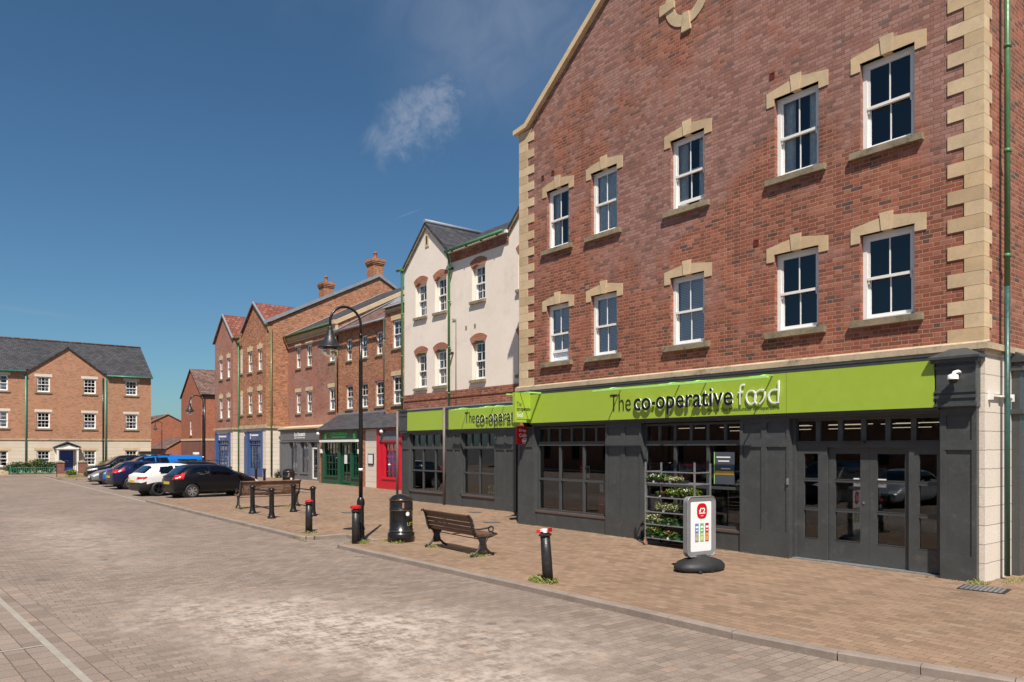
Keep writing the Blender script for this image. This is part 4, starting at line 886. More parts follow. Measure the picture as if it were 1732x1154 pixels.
# ================================================================ building with the salon shop
lb = empty('brick_building', (0, 20.4, 0), 0, 'mottled brick building with stepped eaves and stone lintels above the grey salon front', 'building')
L0, L1 = -51.35, -43.42
lw = [(-49.95, -49.20, 4.46, 5.93), (-48.15, -47.30, 4.46, 5.93), (-44.60, -43.68, 4.46, 5.93), (-49.95, -49.20, 7.58, 9.02), (-48.15, -47.30, 7.58, 9.02), (-44.60, -43.68, 7.58, 9.02)]
b = MB(); wall(b, L0, L1, 3.2, 9.85, lw, 0, 0.10); b.build('wall', M['brick_pink'], lb)
for h in lw:
    sash(lb, h[0], h[1], h[2], h[3], 0.08, 2, 1, 0.06, sill=(0.12, 0.1, 0.10, 0.07), back='net' if h[2] < 5 else 'curtain'); lintel(lb, h[0]-0.16, h[1]+0.12, h[3], 0.26)
b = MB()
for k in range(52): xx = L0+0.02+k*0.152; b.box(xx, xx+0.08, -0.10, 0.0, 9.45, 9.62)
for k, zz in enumerate((9.62, 9.70, 9.78)): b.box(L0, L1, -0.12-0.03*k, 0.0, zz, zz+0.079)
b.build('eaves_course', M['stone'], lb)
b = MB(); roofslab(b, (L0, -0.30, 9.95), (L1, -0.30, 9.95), (L1, 7.5, 14.0), (L0, 7.5, 14.0)); b.build('roof', M['slate'], lb)
b = MB(); b.face([(L0+0.01, -0.30, 10.03), (L0+0.5, -0.30, 10.01), (L0+0.5, 7.5, 14.06), (L0+0.01, 7.5, 14.08)]); b.build('lead_flashing', M['lead'], lb)
gutter(lb, L0, L1+0.1, -0.38, 9.90)
downpipe(lb, L1-0.05, -0.08, 4.3, 9.5, 'pipe_g', 0.05)
for vx, vz in ((-47.2, 6.29), (-45.42, 6.29), (-47.1, 9.3), (-46.16, 9.3), (-45.42, 9.3)): bx('vent', M['terracotta'], lb, vx-0.06, vx+0.06, -0.02, 0.01, vz-0.08, vz+0.08)
s = empty('shopfront', (0, -0.75, 0)); s.parent = lb
ops = [(-49.30, -47.95, 0.42, 2.47), (-47.42, -46.12, 0.42, 2.47), (-45.72, -44.72, 0.06, 2.47), (-44.35, -43.62, 0.42, 2.47)]
b = MB(); wall(b, -50.95, -43.45, 0, 3.30, ops, 0, 0.16); wall_side(b, -50.95, 0, 0.75, 0, 3.3, False); b.box(-51.0, -43.4, -0.05, -0.001, 2.47, 2.55); b.box(-51.05, -43.4, -0.09, 0.4, 3.22, 3.32)
b.box(-50.97, -50.75, -0.04, -0.001, 0, 2.47)
b.build('grey_front', M['greyL'], s)
b = MB(); b.box(-51.1, -42.9, -0.14, 0.75, 3.34, 3.42); b.face([(-51.1, -0.14, 3.43), (-42.9, -0.14, 3.43), (-42.9, 0.74, 3.60), (-51.1, 0.74, 3.60)]); b.build('shop_cornice', M['stone'], s)
for o_ in ops:
    if o_[2] > 0.1: grid_window(s, *o_, 0.10, 2, 2, 'greyL', back='white_in' ); bx('sill', M['greyL'], s, o_[0]-0.05, o_[1]+0.05, -0.05, 0.0, 0.37, 0.419)
grid_window(s, -45.68, -44.76, 0.08, 2.10, 0.10, 1, 1, 'white', 'door', 0.09)
grid_window(s, -45.68, -44.76, 2.11, 2.45, 0.10, 2, 1, 'greyL')
fs = bx('fascia', M['greyL'], s, -50.6, -43.6, -0.02, -0.001, 2.6, 3.18)
fit_text(fs, 'lettering', 'La Beaut\u00e9', M['signwhite'], -48.35, -46.55, 2.84, 3.14, -0.024, 0.01, 0.012)
b = MB(); b.box(-48.35, -48.05, -0.03, -0.021, 2.71, 2.77); b.box(-47.98, -47.25, -0.03, -0.021, 2.72, 2.77); b.box(-47.18, -46.6, -0.03, -0.021, 2.72, 2.77); b.build('small_lettering', M['signwhite'], fs)
bx('alarm_box', M['signwhite'], s, -44.1, -43.75, -0.08, -0.021, 2.7, 2.82)
b = MB(); b.face([(-50.9, 0.7, 0), (-43.5, 0.7, 0), (-43.5, 0.7, 3.2), (-50.9, 0.7, 3.2)]); b.build('inner_wall', M['room'], s)
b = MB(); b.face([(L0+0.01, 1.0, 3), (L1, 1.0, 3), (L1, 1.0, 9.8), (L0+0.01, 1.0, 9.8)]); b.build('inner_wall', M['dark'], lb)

# ================================================================ twin gabled building with the blue shops
gb = empty('brick_building', (0, 18.8, 0), 0, 'brick building with two red tiled front gables, a deep side gable and blue shopfronts', 'building')
X0, X1, X2, X3 = -61.45, -57.05, -56.95, -51.4
g1 = [(-60.30, -59.55, 4.36, 5.93), (-58.45, -57.72, 4.36, 5.93), (-60.30, -59.55, 7.45, 8.95), (-58.45, -57.72, 7.45, 8.95)]
g2 = [(-55.05, -54.15, 4.56, 6.14), (-53.0, -52.15, 4.56, 6.14), (-55.05, -54.15, 7.60, 9.12), (-53.0, -52.15, 7.60, 9.12)]
fr = empty('left_gable', (0, -0.44, 0)); fr.parent = gb; fr.name = 'gable_front'
b = MB(); wall(b, X0, X1, 3.6, 10.45, g1, 0, 0.1); b.face([(X0, 0, 10.45), (X1, 0, 10.45), ((X0+X1)/2, 0, 12.28)]); wall_side(b, X1, 0, 1.0, 3.6, 10.45); wall_side(b, X0, 0, 10, 0, 10.45, False)
b.build('wall', M['brick_pink'], fr)
b = MB(); wall(b, X1, X3, 3.6, 10.75, g2, 0, 0.1); b.face([(-56.05, 0, 10.75), (X3, 0, 10.75), (-53.72, 0, 12.42)])
b.face([(X3, 0, 3.6), (X3, 17.6, 3.6), (X3, 17.6, 10.75), (X3, 8.8, 15.28), (X3, 0, 10.75)]); b.build('wall', M['brick_orange'], gb)
for h in g1: sash(fr, *h, 0.08, 2, 1, 0.06, sill=(0.1, 0.1, 0.12, 0.07), back='full'); lintel(fr, h[0]-0.06, h[1]+0.10, h[3], 0.30, key=0.10)
for h in g2: sash(gb, *h, 0.08, 2, 1, 0.06, sill=(0.1, 0.1, 0.12, 0.07), back='full'); lintel(gb, h[0]-0.10, h[1]+0.10, h[3], 0.33, key=0.10)
for z0 in (4.56, 7.66): bx('blind_window', M['jointed'], gb, -56.62, -56.2, -0.01, 0.02, z0, z0+1.45); lintel(gb, -56.68, -56.15, z0+1.45, 0.3, key=0.08); bx('sill', M['sill'], gb, -56.7, -56.1, -0.07, 0.02, z0-0.12, z0)
b = MB(); ax = (X0+X1)/2
roofslab(b, (X0-0.12, -0.56, 10.40), (ax, -0.56, 12.42), (ax, 6, 12.42), (X0-0.12, 6, 10.40)); roofslab(b, (ax, -0.56, 12.42), (X1+0.12, -0.56, 10.36), (X1+0.12, 6, 10.36), (ax, 6, 12.42))
roofslab(b, (-56.30, -0.12, 10.70), (-53.72, -0.12, 12.58), (-53.72, 6, 12.58), (-56.30, 6, 10.70)); roofslab(b, (-53.72, -0.12, 12.58), (X3+0.1, -0.12, 10.80), (X3+0.1, 0.4, 10.80), (-53.72, 3.7, 12.58))
b.build('roof', M['redtile'], gb)
b = MB(); roofslab(b, (X0, 0.3, 10.9), (X3+0.02, 0.3, 10.9), (X3+0.02, 8.8, 15.34), (X0, 8.8, 15.34)); roofslab(b, (X3+0.02, 17.6, 10.9), (X0, 17.6, 10.9), (X0, 8.8, 15.34), (X3+0.02, 8.8, 15.34)); b.build('main_roof', M['browntile'], gb)
b = MB(); b.prismx([(-0.15, 10.72), (8.8, 15.25), (17.6, 10.72), (17.6, 10.95), (8.8, 15.48), (-0.15, 10.95)], X3-0.02, X3+0.14); b.build('verge', M['lead'], gb)
b = MB(); b.prism([(X0-0.15, 10.34), (ax, 12.32), (X1+0.15, 10.30), (X1+0.15, 10.42), (ax, 12.46), (X0-0.15, 10.46)], -0.60, -0.50); b.prism([(-56.28, 10.66), (-53.72, 12.50), (X3+0.12, 10.76), (X3+0.12, 10.86), (-53.72, 12.64), (-56.28, 10.78)], -0.16, -0.05); b.build('verge', M['lead'], gb)
b = MB()
for x, y in ((-53.2, 8.3), (-58.3, 8.3)):
    pass
def chimney(parent, x, y, z0, z1, w=1.0, d=0.9, m='brick_orange'):
    b = MB(); b.box(x-w/2, x+w/2, y-d/2, y+d/2, z0, z1-0.55)
    for k, e in enumerate((0.05, 0.10, 0.13)): b.box(x-w/2-e, x+w/2+e, y-d/2-e, y+d/2+e, z1-0.55+k*0.12, z1-0.55+k*0.12+0.119)
    b.box(x-w/2-0.08, x+w/2+0.08, y-d/2-0.08, y+d/2+0.08, z1-0.19, z1-0.08); o = b.build('chimney', M[m], parent)
    b = MB(); b.lathe([(0.17, 0), (0.15, 0.1), (0.13, 0.5), (0.16, 0.52), (0.16, 0.6)], (x, y, z1-0.09), 12); b.build('chimney_pot', M['terracotta'], o)
chimney(gb, -51.95, 8.8, 14.6, 16.75, 1.05, 0.9); chimney(gb, -60.9, 8.8, 14.6, 16.5, 1.05, 0.9)
gutter(gb, X1-0.1, -56.0, -0.30, 10.33); gutter(gb, X3-0.15, X3+0.3, -0.05, 10.70)
downpipe(gb, -56.85, -0.10, 0.1, 10.2, 'pipe_g', 0.055, clips=False); downpipe(gb, X3+0.10, 0.35, 0.1, 10.5, 'pipe_g', 0.055, clips=False)
b = MB(); wall(b, X1, X3, 0, 3.45, [(-55.9, -52.0, 0, 3.25)], 0, 0.2); b.face([(X3, 0, 0), (X3, 3, 0), (X3, 3, 3.45), (X3, 0, 3.45)]); b.build('rendered_wall', M['jointed'], gb)
b = MB(); wall(b, X0, X1, 0, 3.45, [(-61.3, -57.6, 0, 3.20)], 0, 0.2); wall_side(b, X1, 0, 0.5, 0, 3.45); b.build('rendered_wall', M['jointed'], fr)
b = MB(); b.box(X1, X3+0.10, -0.10, 0, 3.46, 3.60); b.box(X3, X3+0.10, 0, 3, 3.46, 3.60); b.box(X1, X3+0.05, -0.05, 0.05, 3.60, 3.72); b.build('string_course', M['band'], gb)
b = MB(); b.box(X0-0.1, X1+0.10, -0.10, 0, 3.46, 3.60); b.box(X1, X1+0.10, 0, 0.44, 3.46, 3.60); b.build('string_course', M['band'], fr)
def blue_shop(parent, x0, x1, zt):
    b = MB(); wall(b, x0, x1, 0, zt, [(x0+0.5, x1-0.5, 0.55, 2.62)], 0.02, 0.12); b.box(x0-0.02, x0+0.32, -0.06, 0.019, 0, zt); b.box(x1-0.32, x1+0.02, -0.06, 0.019, 0, zt)
    b.box(x0, x0+0.35, -0.10, 0.0, zt, zt+0.08); b.box(x1-0.35, x1, -0.10, 0.0, zt, zt+0.08)
    s = b.build('shopfront', M['blueshop'], parent)
    grid_window(s, x0+0.5, x1-0.5, 0.55, 2.22, 0.08, 4, 3, 'blueshop', back='white_in', bar=0.05); grid_window(s, x0+0.5, x1-0.5, 2.28, 2.62, 0.08, 5, 1, 'blueshop', bar=0.12)
    f = MB(); cx = x0+(x1-x0)*0.24
    f.lathe([(0.10, 0), (0.10, 0.01)], (0, 0, 0), 14)
    vv = [(x, z, y) for x, y, z in f.v]; f.v = [(cx+x, -0.0-0.001*0-y*0+(-0.012 if y > 0.005 else 0.0)+0.018, zt-0.22+z) for x, z, y in [(a[0], a[2], a[1]) for a in vv]] if False else [(cx+a[0], 0.018-a[2], zt-0.22+a[1]) for a in [(p[0], p[1], p[2]) for p in f.v]]
    f.prism([(cx-0.05, zt-0.30), (cx+0.05, zt-0.30), (cx+0.06, zt-0.50), (cx-0.06, zt-0.50)], 0.008, 0.018)
    f.build('sign_emblem', M['signwhite'], s)
    f = MB(); n = 9; wd = (x1-x0)*0.42/n
    for k in range(n): f.box(cx+0.22+k*wd, cx+0.22+k*wd+wd*0.8, 0.008, 0.018, zt-0.29, zt-0.17)
    f.build('sign_lettering', M['signwhite'], s)
    f = MB(); f.box((x0+x1)/2-0.3, (x0+x1)/2+0.25, 0.008, 0.018, zt-0.46, zt-0.41); f.build('small_lettering', M['lead'], s)
    return s
blue_shop(fr, -61.3, -57.6, 3.18); blue_shop(gb, -55.35, -52.0, 3.22)
b = MB(); b.box(-55.9, -55.40, 0.0, 0.12, 0, 2.95); b.build('shopfront_end', M['blueshop'], gb)
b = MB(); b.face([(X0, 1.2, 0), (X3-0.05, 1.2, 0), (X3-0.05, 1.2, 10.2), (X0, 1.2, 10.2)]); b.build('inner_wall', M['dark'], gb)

# ================================================================ left house across the end (local x runs along +Y in the world, faces +X)
hb = empty('brick_building', (-72.3, 0, 0), R(90), 'long brick building with dark grey roof, small gable and blue door behind teal railings', 'building')
HW = [(4.10, 5.42), (7.38, 8.32), (10.74, 11.70), (13.97, 14.93), (0.7, 2.0), (-3.0, -1.7)]
hz = [(0.55, 1.85), (3.68, 5.02), (6.68, 7.95)]
hh = [(a, c, z0, z1) for a, c in HW for z0, z1 in hz[1:]]
b = MB(); wall(b, -8, 16.05, 2.82, 8.35, hh, 0, 0.10); b.face([(6.75, 0, 8.35), (12.40, 0, 8.35), (9.60, 0, 10.45)]); b.build('wall', M['brick_far'], hb)
b = MB(); b.face([(16.05, 0, 0), (16.05, 9.4, 0), (16.05, 9.4, 8.35), (16.05, 4.7, 11.4), (16.05, 0, 8.35)]); b.face([(-8, 9.4, 0), (-8, 9.4, 8.35), (16.05, 9.4, 8.35), (16.05, 9.4, 0)]); b.build('side_wall', M['brick_far'], hb)
gh = [(a, c, *hz[0]) for a, c in HW] + [(9.02, 10.0, 0.12, 1.85)]
b = MB(); wall(b, -8, 16.05, 0, 2.70, gh, 0, 0.12); b.build('rendered_wall', M['jointed_far'], hb)
b = MB(); b.box(-8, 16.09, -0.06, 0.05, 2.70, 2.82); b.build('string_course', M['band'], hb)
for i, (a, c) in enumerate(HW):
    for j, (z0, z1) in enumerate(hz):
        w = sash(hb, a, c, z0, z1, 0.07, 3, 2, 0.06, sill=(0.14, 0.14, 0.12, 0.07), back=(None, 'curtain', 'net')[(i*2+j) % 3], bar=0.026)
        if j: MB().box(a-0.16, c+0.16, -0.012, 0.06, z1, z1+0.22).build('lintel', M['jointed'], w)
        else: MB().box(a-0.18, c+0.18, -0.012, 0.06, z1, z1+0.20).build('lintel', M['stone'], w)
b = MB(); roofslab(b, (-8, -0.22, 8.30), (6.65, -0.22, 8.30), (6.65, 4.7, 11.5), (-8, 4.7, 11.5)); roofslab(b, (12.5, -0.22, 8.30), (16.18, -0.22, 8.30), (16.18, 4.7, 11.5), (12.5, 4.7, 11.5)); roofslab(b, (6.65, 0.1, 8.508), (12.5, 0.1, 8.508), (12.5, 4.7, 11.5), (6.65, 4.7, 11.5)); roofslab(b, (16.18, 9.6, 8.30), (-8, 9.6, 8.30), (-8, 4.7, 11.5), (16.18, 4.7, 11.5))
roofslab(b, (6.62, -0.14, 8.30), (9.60, -0.14, 10.56), (9.60, 3.35, 10.56), (6.62, -0.1, 8.30)); roofslab(b, (9.60, -0.14, 10.56), (12.55, -0.14, 8.30), (12.55, -0.1, 8.30), (9.60, 3.35, 10.56))
b.build('roof', M['slate_far'], hb)
b = MB(); b.tube([(-8, 4.7, 11.52), (16.18, 4.7, 11.52)], 0.09, 8); b.build('ridge', M['browntile'], hb)
gutter(hb, -8, 6.6, -0.28, 8.28, 'pipe_t', 0.065); gutter(hb, 12.5, 16.15, -0.28, 8.28, 'pipe_t', 0.065)
downpipe(hb, 6.62, -0.10, 0.2, 8.1, 'pipe_t', 0.06, clips=False); downpipe(hb, 12.42, -0.10, 0.2, 8.1, 'pipe_t', 0.07, clips=False); downpipe(hb, 12.22, -0.06, 0.2, 8.1, 'black', 0.05, clips=False)
d = bx('door', M['doorblue'], hb, 9.02, 10.0, 0.06, 0.11, 0.12, 1.85); bx('letter_plate', M['chrome'], d, 9.35, 9.67, 0.05, 0.06, 0.95, 1.0)
b = MB()
for xx in (8.78, 10.22): b.box(xx-0.07, xx+0.07, -0.75, -0.61, 0.02, 1.95); b.box(xx-0.07, xx+0.07, -0.05, -0.001, 0.02, 1.95)
b.box(8.68, 10.32, -0.80, 0.0, 1.95, 2.08); b.prism([(8.72, 2.08), (10.28, 2.08), (9.5, 2.38)], -0.72, 0); pc = b.build('porch', M['white'], hb)
b = MB(); b.prism([(8.52, 2.08), (9.5, 2.50), (10.48, 2.08), (10.48, 2.15), (9.5, 2.58), (8.52, 2.15)], -0.86, 0); b.build('porch_roof', M['slate_far'], pc)
b = MB(); b.face([(-8, 1.0, 0), (16, 1.0, 0), (16, 1.0, 8.3), (-8, 1.0, 8.3)]); b.build('inner_wall', M['dark'], hb)

# ================================================================ house beyond the parked cars
nb = empty('brick_house', (0, 24.7, 0), 0, 'red brick house with narrow windows in its gable behind the arched street lamp', 'house')
A0, A1 = -96.0, -87.6; ax = (A0+A1)/2
nh = [(-92.15, -91.35, 3.75, 6.2), (-92.15, -91.35, 7.3, 8.0)]
nh = [(-92.3, -91.4, 3.5, 5.3), (-92.3, -91.4, 6.6, 8.0)]
b = MB(); wall(b, A0, A1, 3.1, 8.1, nh, 0, 0.1); b.face([(A0, 0, 8.1), (A1, 0, 8.1), (ax, 0, 11.2)]); wall_side(b, A1, 0, 14, 3.1, 8.1); b.build('wall', M['brick_red_far'], nb)
b = MB(); wall(b, A0, A1, 0, 2.85, (), 0); wall_side(b, A1, 0, 14, 0, 2.85); wall_side(b, A0, 0, 14, 0, 8.1, False); b.build('lower_wall', M['brick_plinth'], nb)
b = MB(); b.box(A0, A1+0.05, -0.05, 0.02, 2.86, 3.09); b.box(A1, A1+0.05, 0.02, 14, 2.86, 3.09); b.build('string_course', M['stone'], nb)
for h in nh: sash(nb, *h, 0.07, 1, 1, 0.07, sill=(0.1, 0.1, 0.12, 0.07), back='full')
b = MB(); roofslab(b, (A0-0.15, -0.15, 8.05), (ax, -0.15, 11.32), (ax, 14, 11.32), (A0-0.15, 14, 8.05)); roofslab(b, (ax, -0.15, 11.32), (A1+0.15, -0.15, 8.05), (A1+0.15, 14, 8.05), (ax, 14, 11.32)); b.build('roof', M['browntile'], nb)
gutter_e = empty('gutter_run', (A1+0.2, 0, 0), R(90)); gutter_e.parent = nb; gutter(gutter_e, 0, 14, 0, 8.05, 'black', 0.07); downpipe(gutter_e, 0.3, 0.1, 0, 7.9, 'black', 0.06, clips=False)
def far_house(x, y0, y1, zt, ze, label, m='brick_red_far', depth=12, ch=True, rm='browntile'):
    """gable end facing +X"""
    o = empty('brick_house', (x, 0, 0), R(90), label, 'house'); mdl = (y0+y1)/2
    b = MB(); wall(b, y0, y1, 0, ze, (), 0); b.face([(y0, 0, ze), (y1, 0, ze), (mdl, 0, zt)]); wall_side(b, y0, 0, depth, 0, ze, False); b.build('wall', M[m], o)
    b = MB(); roofslab(b, (y0-0.2, -0.12, ze-0.05), (mdl, -0.12, zt+0.12), (mdl, depth, zt+0.12), (y0-0.2, depth, ze-0.05)); roofslab(b, (mdl, -0.12, zt+0.12), (y1+0.2, -0.12, ze-0.05), (y1+0.2, depth, ze-0.05), (mdl, depth, zt+0.12)); b.build('roof', M[rm], o)
    b = MB(); b.prism([(y0-0.1, ze-0.12), (mdl, zt), (y1+0.1, ze-0.12), (y1+0.1, ze+0.02), (mdl, zt+0.14), (y0-0.1, ze+0.02)], -0.10, -0.02); b.build('verge', M['stone'], o)
    if ch: chimney(o, mdl-1.9, 4.0, ze, zt+1.2, 0.8, 0.8, m)
    return o
far_house(-112, 22.6, 31.5, 6.65, 4.4, 'distant red brick house with its broad gable between the two larger buildings', depth=13)
far_house(-101, 24.2, 28.6, 3.25, 1.95, 'low red brick garage with a small gable behind the blue pickup', depth=9, ch=False)

# ================================================================ street furniture
def lamp(name='street_lamp'):
    o = empty(name)
    b = MB(); b.lathe([(0.115, 0), (0.115, 0.04), (0.09, 0.09), (0.085, 0.24), (0.10, 0.27), (0.085, 0.31), (0.075, 0.36), (0.075, 0.78), (0.085, 0.81), (0.092, 0.86), (0.085, 0.93), (0.06, 0.985), (0.05, 1.0)], n=18)
    b.box(-0.04, 0.04, -0.082, -0.06, 0.40, 0.72); b.build('base', M['black'], o)
    b = MB(); b.lathe([(0.048, 0.98), (0.047, 2.5), (0.045, 4.10), (0.050, 4.12), (0.034, 4.16), (0.032, 4.72)], n=14)
    b.build('pole', M['black'], o)
    MB().lathe([(0.050, 1.60), (0.050, 1.66)], n=12).build('sticker', M['signwhite'], o)
    b = MB(); R0 = 0.375; pts = [(0, 0, 4.72)]
    for k in range(0, 17): a = math.pi*k/16; pts.append((0, -R0+R0*math.cos(a), 4.93+R0*math.sin(a)))
    pts.append((0, -2*R0, 4.80)); b.tube(pts, 0.030, 10); b.lathe([(0.045, 0), (0.05, 0.04), (0.04, 0.08)], (0, 0, 4.66), 12); b.build('arm', M['black'], o)
    b = MB(); c = (0, -2*R0, 0)
    b.lathe([(0.045, 4.84), (0.06, 4.80), (0.055, 4.76), (0.07, 4.72), (0.085, 4.66), (0.11, 4.58), (0.15, 4.50), (0.20, 4.43), (0.255, 4.385), (0.275, 4.37), (0.275, 4.35), (0.22, 4.352), (0.10, 4.36)], c, 28)
    b.build('lamp_shade', M['blackm'], o)
    b = MB(); b.lathe([(0.155, 4.352), (0.17, 4.30), (0.165, 4.24), (0.13, 4.18), (0.07, 4.145), (0.01, 4.14)], c, 22); b.build('globe', M['lampglass'], o)
    return o
M['lampglass'] = glass_mat('lamp_glass', (0.75, 0.72, 0.66), 1.4, 1.0, 30)
l1 = lamp(); l1.location = (-15.49, 7.86, 0); tag(l1, 'tall black arched street lamp in front of the green and red shopfronts', 'street lamp', 'arched black street lamps')
l2 = copy_tree(l1); l2.location = (-46.5, 13.2, RZ); l2['label'] = 'smaller looking arched street lamp beyond the row of parked cars'
l3 = copy_tree(l1); l3.location = (-96.8, 22.7, RZ); l3['label'] = 'most distant arched street lamp in the gap between houses'

M['bronze'] = mat('bronze_line', (0.20, 0.13, 0.06), 0.4)
def bin_():
    o = empty('litter_bin')
    b = MB(); b.lathe([(0.305, 0), (0.305, 0.17), (0.295, 0.20), (0.265, 0.215), (0.265, 0.235), (0.28, 0.245), (0.28, 0.262), (0.262, 0.272), (0.262, 0.70), (0.272, 0.71), (0.272, 0.725), (0.262, 0.735), (0.262, 0.93), (0.272, 0.945), (0.272, 0.955), (0.255, 0.975), (0.20, 1.03), (0.12, 1.065), (0.02, 1.08)], n=40)
    b.build('body', M['black'], o)
    def patch(a0, a1, z0, z1, r, n=10):
        p = MB()
        for k in range(n):
            t0 = R(a0+(a1-a0)*k/n); t1 = R(a0+(a1-a0)*(k+1)/n)
            p.face([(r*math.cos(t0), r*math.sin(t0), z0), (r*math.cos(t1), r*math.sin(t1), z0), (r*math.cos(t1), r*math.sin(t1), z1), (r*math.cos(t0), r*math.sin(t0), z1)], True)
        return p
    patch(-26, 62, 0.76, 0.90, 0.2635).build('opening', M['dark'], o)
    patch(-24, -15, 0.77, 0.895, 0.266).build('notice', M['terracotta'], o)
    for zz in (0.253, 0.718, 0.95): patch(0, 360, zz-0.003, zz+0.003, 0.2805 if zz < 0.5 else 0.2725, 40).build('gold_band', M['bronze'], o)
    return o
def bent_text(parent, s, r, a0, a1, z0, z1, m, bold=0.02):
    t = fit_text(parent, 'lettering', s, m, 0, 1, 0, 1, 0, 0.003, bold)
    for v in t.data.vertices:
        a = R(a0+(a1-a0)*v.co.x); rr = r + (-v.co.y); z = z0+(z1-z0)*v.co.z
        v.co = (rr*math.cos(a), rr*math.sin(a), z)
    return t
M['gold'] = M['yellow']
bn = bin_(); bent_text(bn, 'LITTER', 0.263, 2, 72, 0.375, 0.45, M['yellow'], 0.005)
bn.location = (-14.86, 8.55, 0); tag(bn, 'round black litter bin with gold LITTER lettering beside the lamp', 'litter bin', 'round black litter bins')
b = MB(); a = R(4); cx_, cy_ = 0.264*math.cos(a), 0.264*math.sin(a)
for k in range(14):
    t0, t1 = 2*math.pi*k/14, 2*math.pi*(k+1)/14
    b.face([(0.2655*math.cos(a), 0.2655*math.sin(a), 0.64)] + [(0.2655*math.cos(a+0.19*math.cos(t)), 0.2655*math.sin(a+0.19*math.cos(t)), 0.64+0.05*math.sin(t)) for t in (t0, t1)])
b.build('sticker', M['signwhite'], bn)
b2 = copy_tree(bn); b2.location = (-33.7, 13.4, 0); b2['label'] = 'far black litter bin standing behind the slatted bench'; b2.scale = (1.05, 1.05, 1.05)

def bench(name, length, wood):
    o = empty(name); L = length/2
    def frame(x):
        b = MB(); r = 0.021
        b.tube([(x, -0.27, 0.02), (x, -0.17, 0.06), (x, -0.07, 0.15), (x, -0.035, 0.27), (x, -0.08, 0.37), (x, -0.16, 0.44)], [0.024, 0.026, 0.026, 0.024, 0.022, 0.022], 8)
        b.tube([(x, 0.27, 0.02), (x, 0.18, 0.06), (x, 0.09, 0.15), (x, 0.065, 0.27), (x, 0.12, 0.36), (x, 0.24, 0.42), (x, 0.33, 0.43)], [0.024, 0.026, 0.026, 0.024, 0.022, 0.022, 0.03], 8)
        b.prismx([(-0.06, 0.10), (0.08, 0.10), (0.06, 0.2), (0.09, 0.34), (0.14, 0.39), (-0.12, 0.40), (-0.05, 0.32), (-0.03, 0.2)], x-0.012, x+0.012)
        b.tube([(x, -0.16, 0.42), (x, 0.0, 0.375), (x, 0.2, 0.385), (x, 0.33, 0.43)], 0.022, 8)
        b.tube([(x, -0.16, 0.40), (x, -0.215, 0.52), (x, -0.245, 0.66), (x, -0.285, 0.78), (x, -0.325, 0.835), (x, -0.36, 0.83), (x, -0.355, 0.80)], [0.028, 0.028, 0.025, 0.024, 0.024, 0.020, 0.014], 8)
        b.tube([(x, -0.225, 0.56), (x, -0.05, 0.545), (x, 0.12, 0.56), (x, 0.20, 0.58)], [0.017, 0.015, 0.016, 0.02], 8)
        ring = [(x, 0.205+0.055*math.cos(t), 0.535+0.055*math.sin(t)) for t in [2*math.pi*k/12 for k in range(13)]]
        b.tube(ring, 0.016, 6); b.tube([(x, 0.23, 0.49), (x, 0.27, 0.44)], 0.02, 6)
        return b.build('bench_end', M['blackm'], o)
    frame(-L+0.10); frame(L-0.10)
    bk = [((-0.150, 0.455), 62), ((-0.185, 0.545), 72), ((-0.212, 0.635), 76), ((-0.24, 0.725), 68), ((-0.285, 0.80), 50)]
    for (y, z), a in bk:
        b = MB(); b.obox((0, y, z), (2*L-0.14, 0.074, 0.022), Matrix.Rotation(R(180-a), 3, 'X')); b.build('back_slat', M[wood], o)
    for k in range(6):
        y = -0.10+k*0.083; z = 0.405+0.30*(y-0.08)**2; b = MB(); b.obox((0, y, z), (2*L-0.14, 0.066, 0.024), Matrix.Rotation(R(14*(y-0.08)/0.2), 3, 'X')); b.build('seat_slat', M[wood], o)
    b = MB(); b.tube([(-L+0.1, -0.05, 0.345), (L-0.1, -0.05, 0.345)], 0.010, 6); b.box(-0.02, 0.02, -0.16, 0.3, 0.365, 0.378); b.build('tie_rod', M['blackm'], o)
    return o
be = bench('bench', 2.02, 'wood'); be.location = (-12.72, 8.66, 0); be.rotation_euler = (0, 0, R(-3)); be.scale = (1.0, 1.0, 0.98)
tag(be, 'dark slatted park bench with cast iron ends in front of the rendered building', 'bench', 'slatted benches with iron ends')
be2 = bench('bench', 2.3, 'wood2'); be2.location = (-26.05, 9.62, 0); be2.rotation_euler = (0, 0, R(90)); be2.scale = (1, 1, 1.16)
tag(be2, 'weathered brown slatted bench behind the four railed bollards', 'bench', 'slatted benches with iron ends')

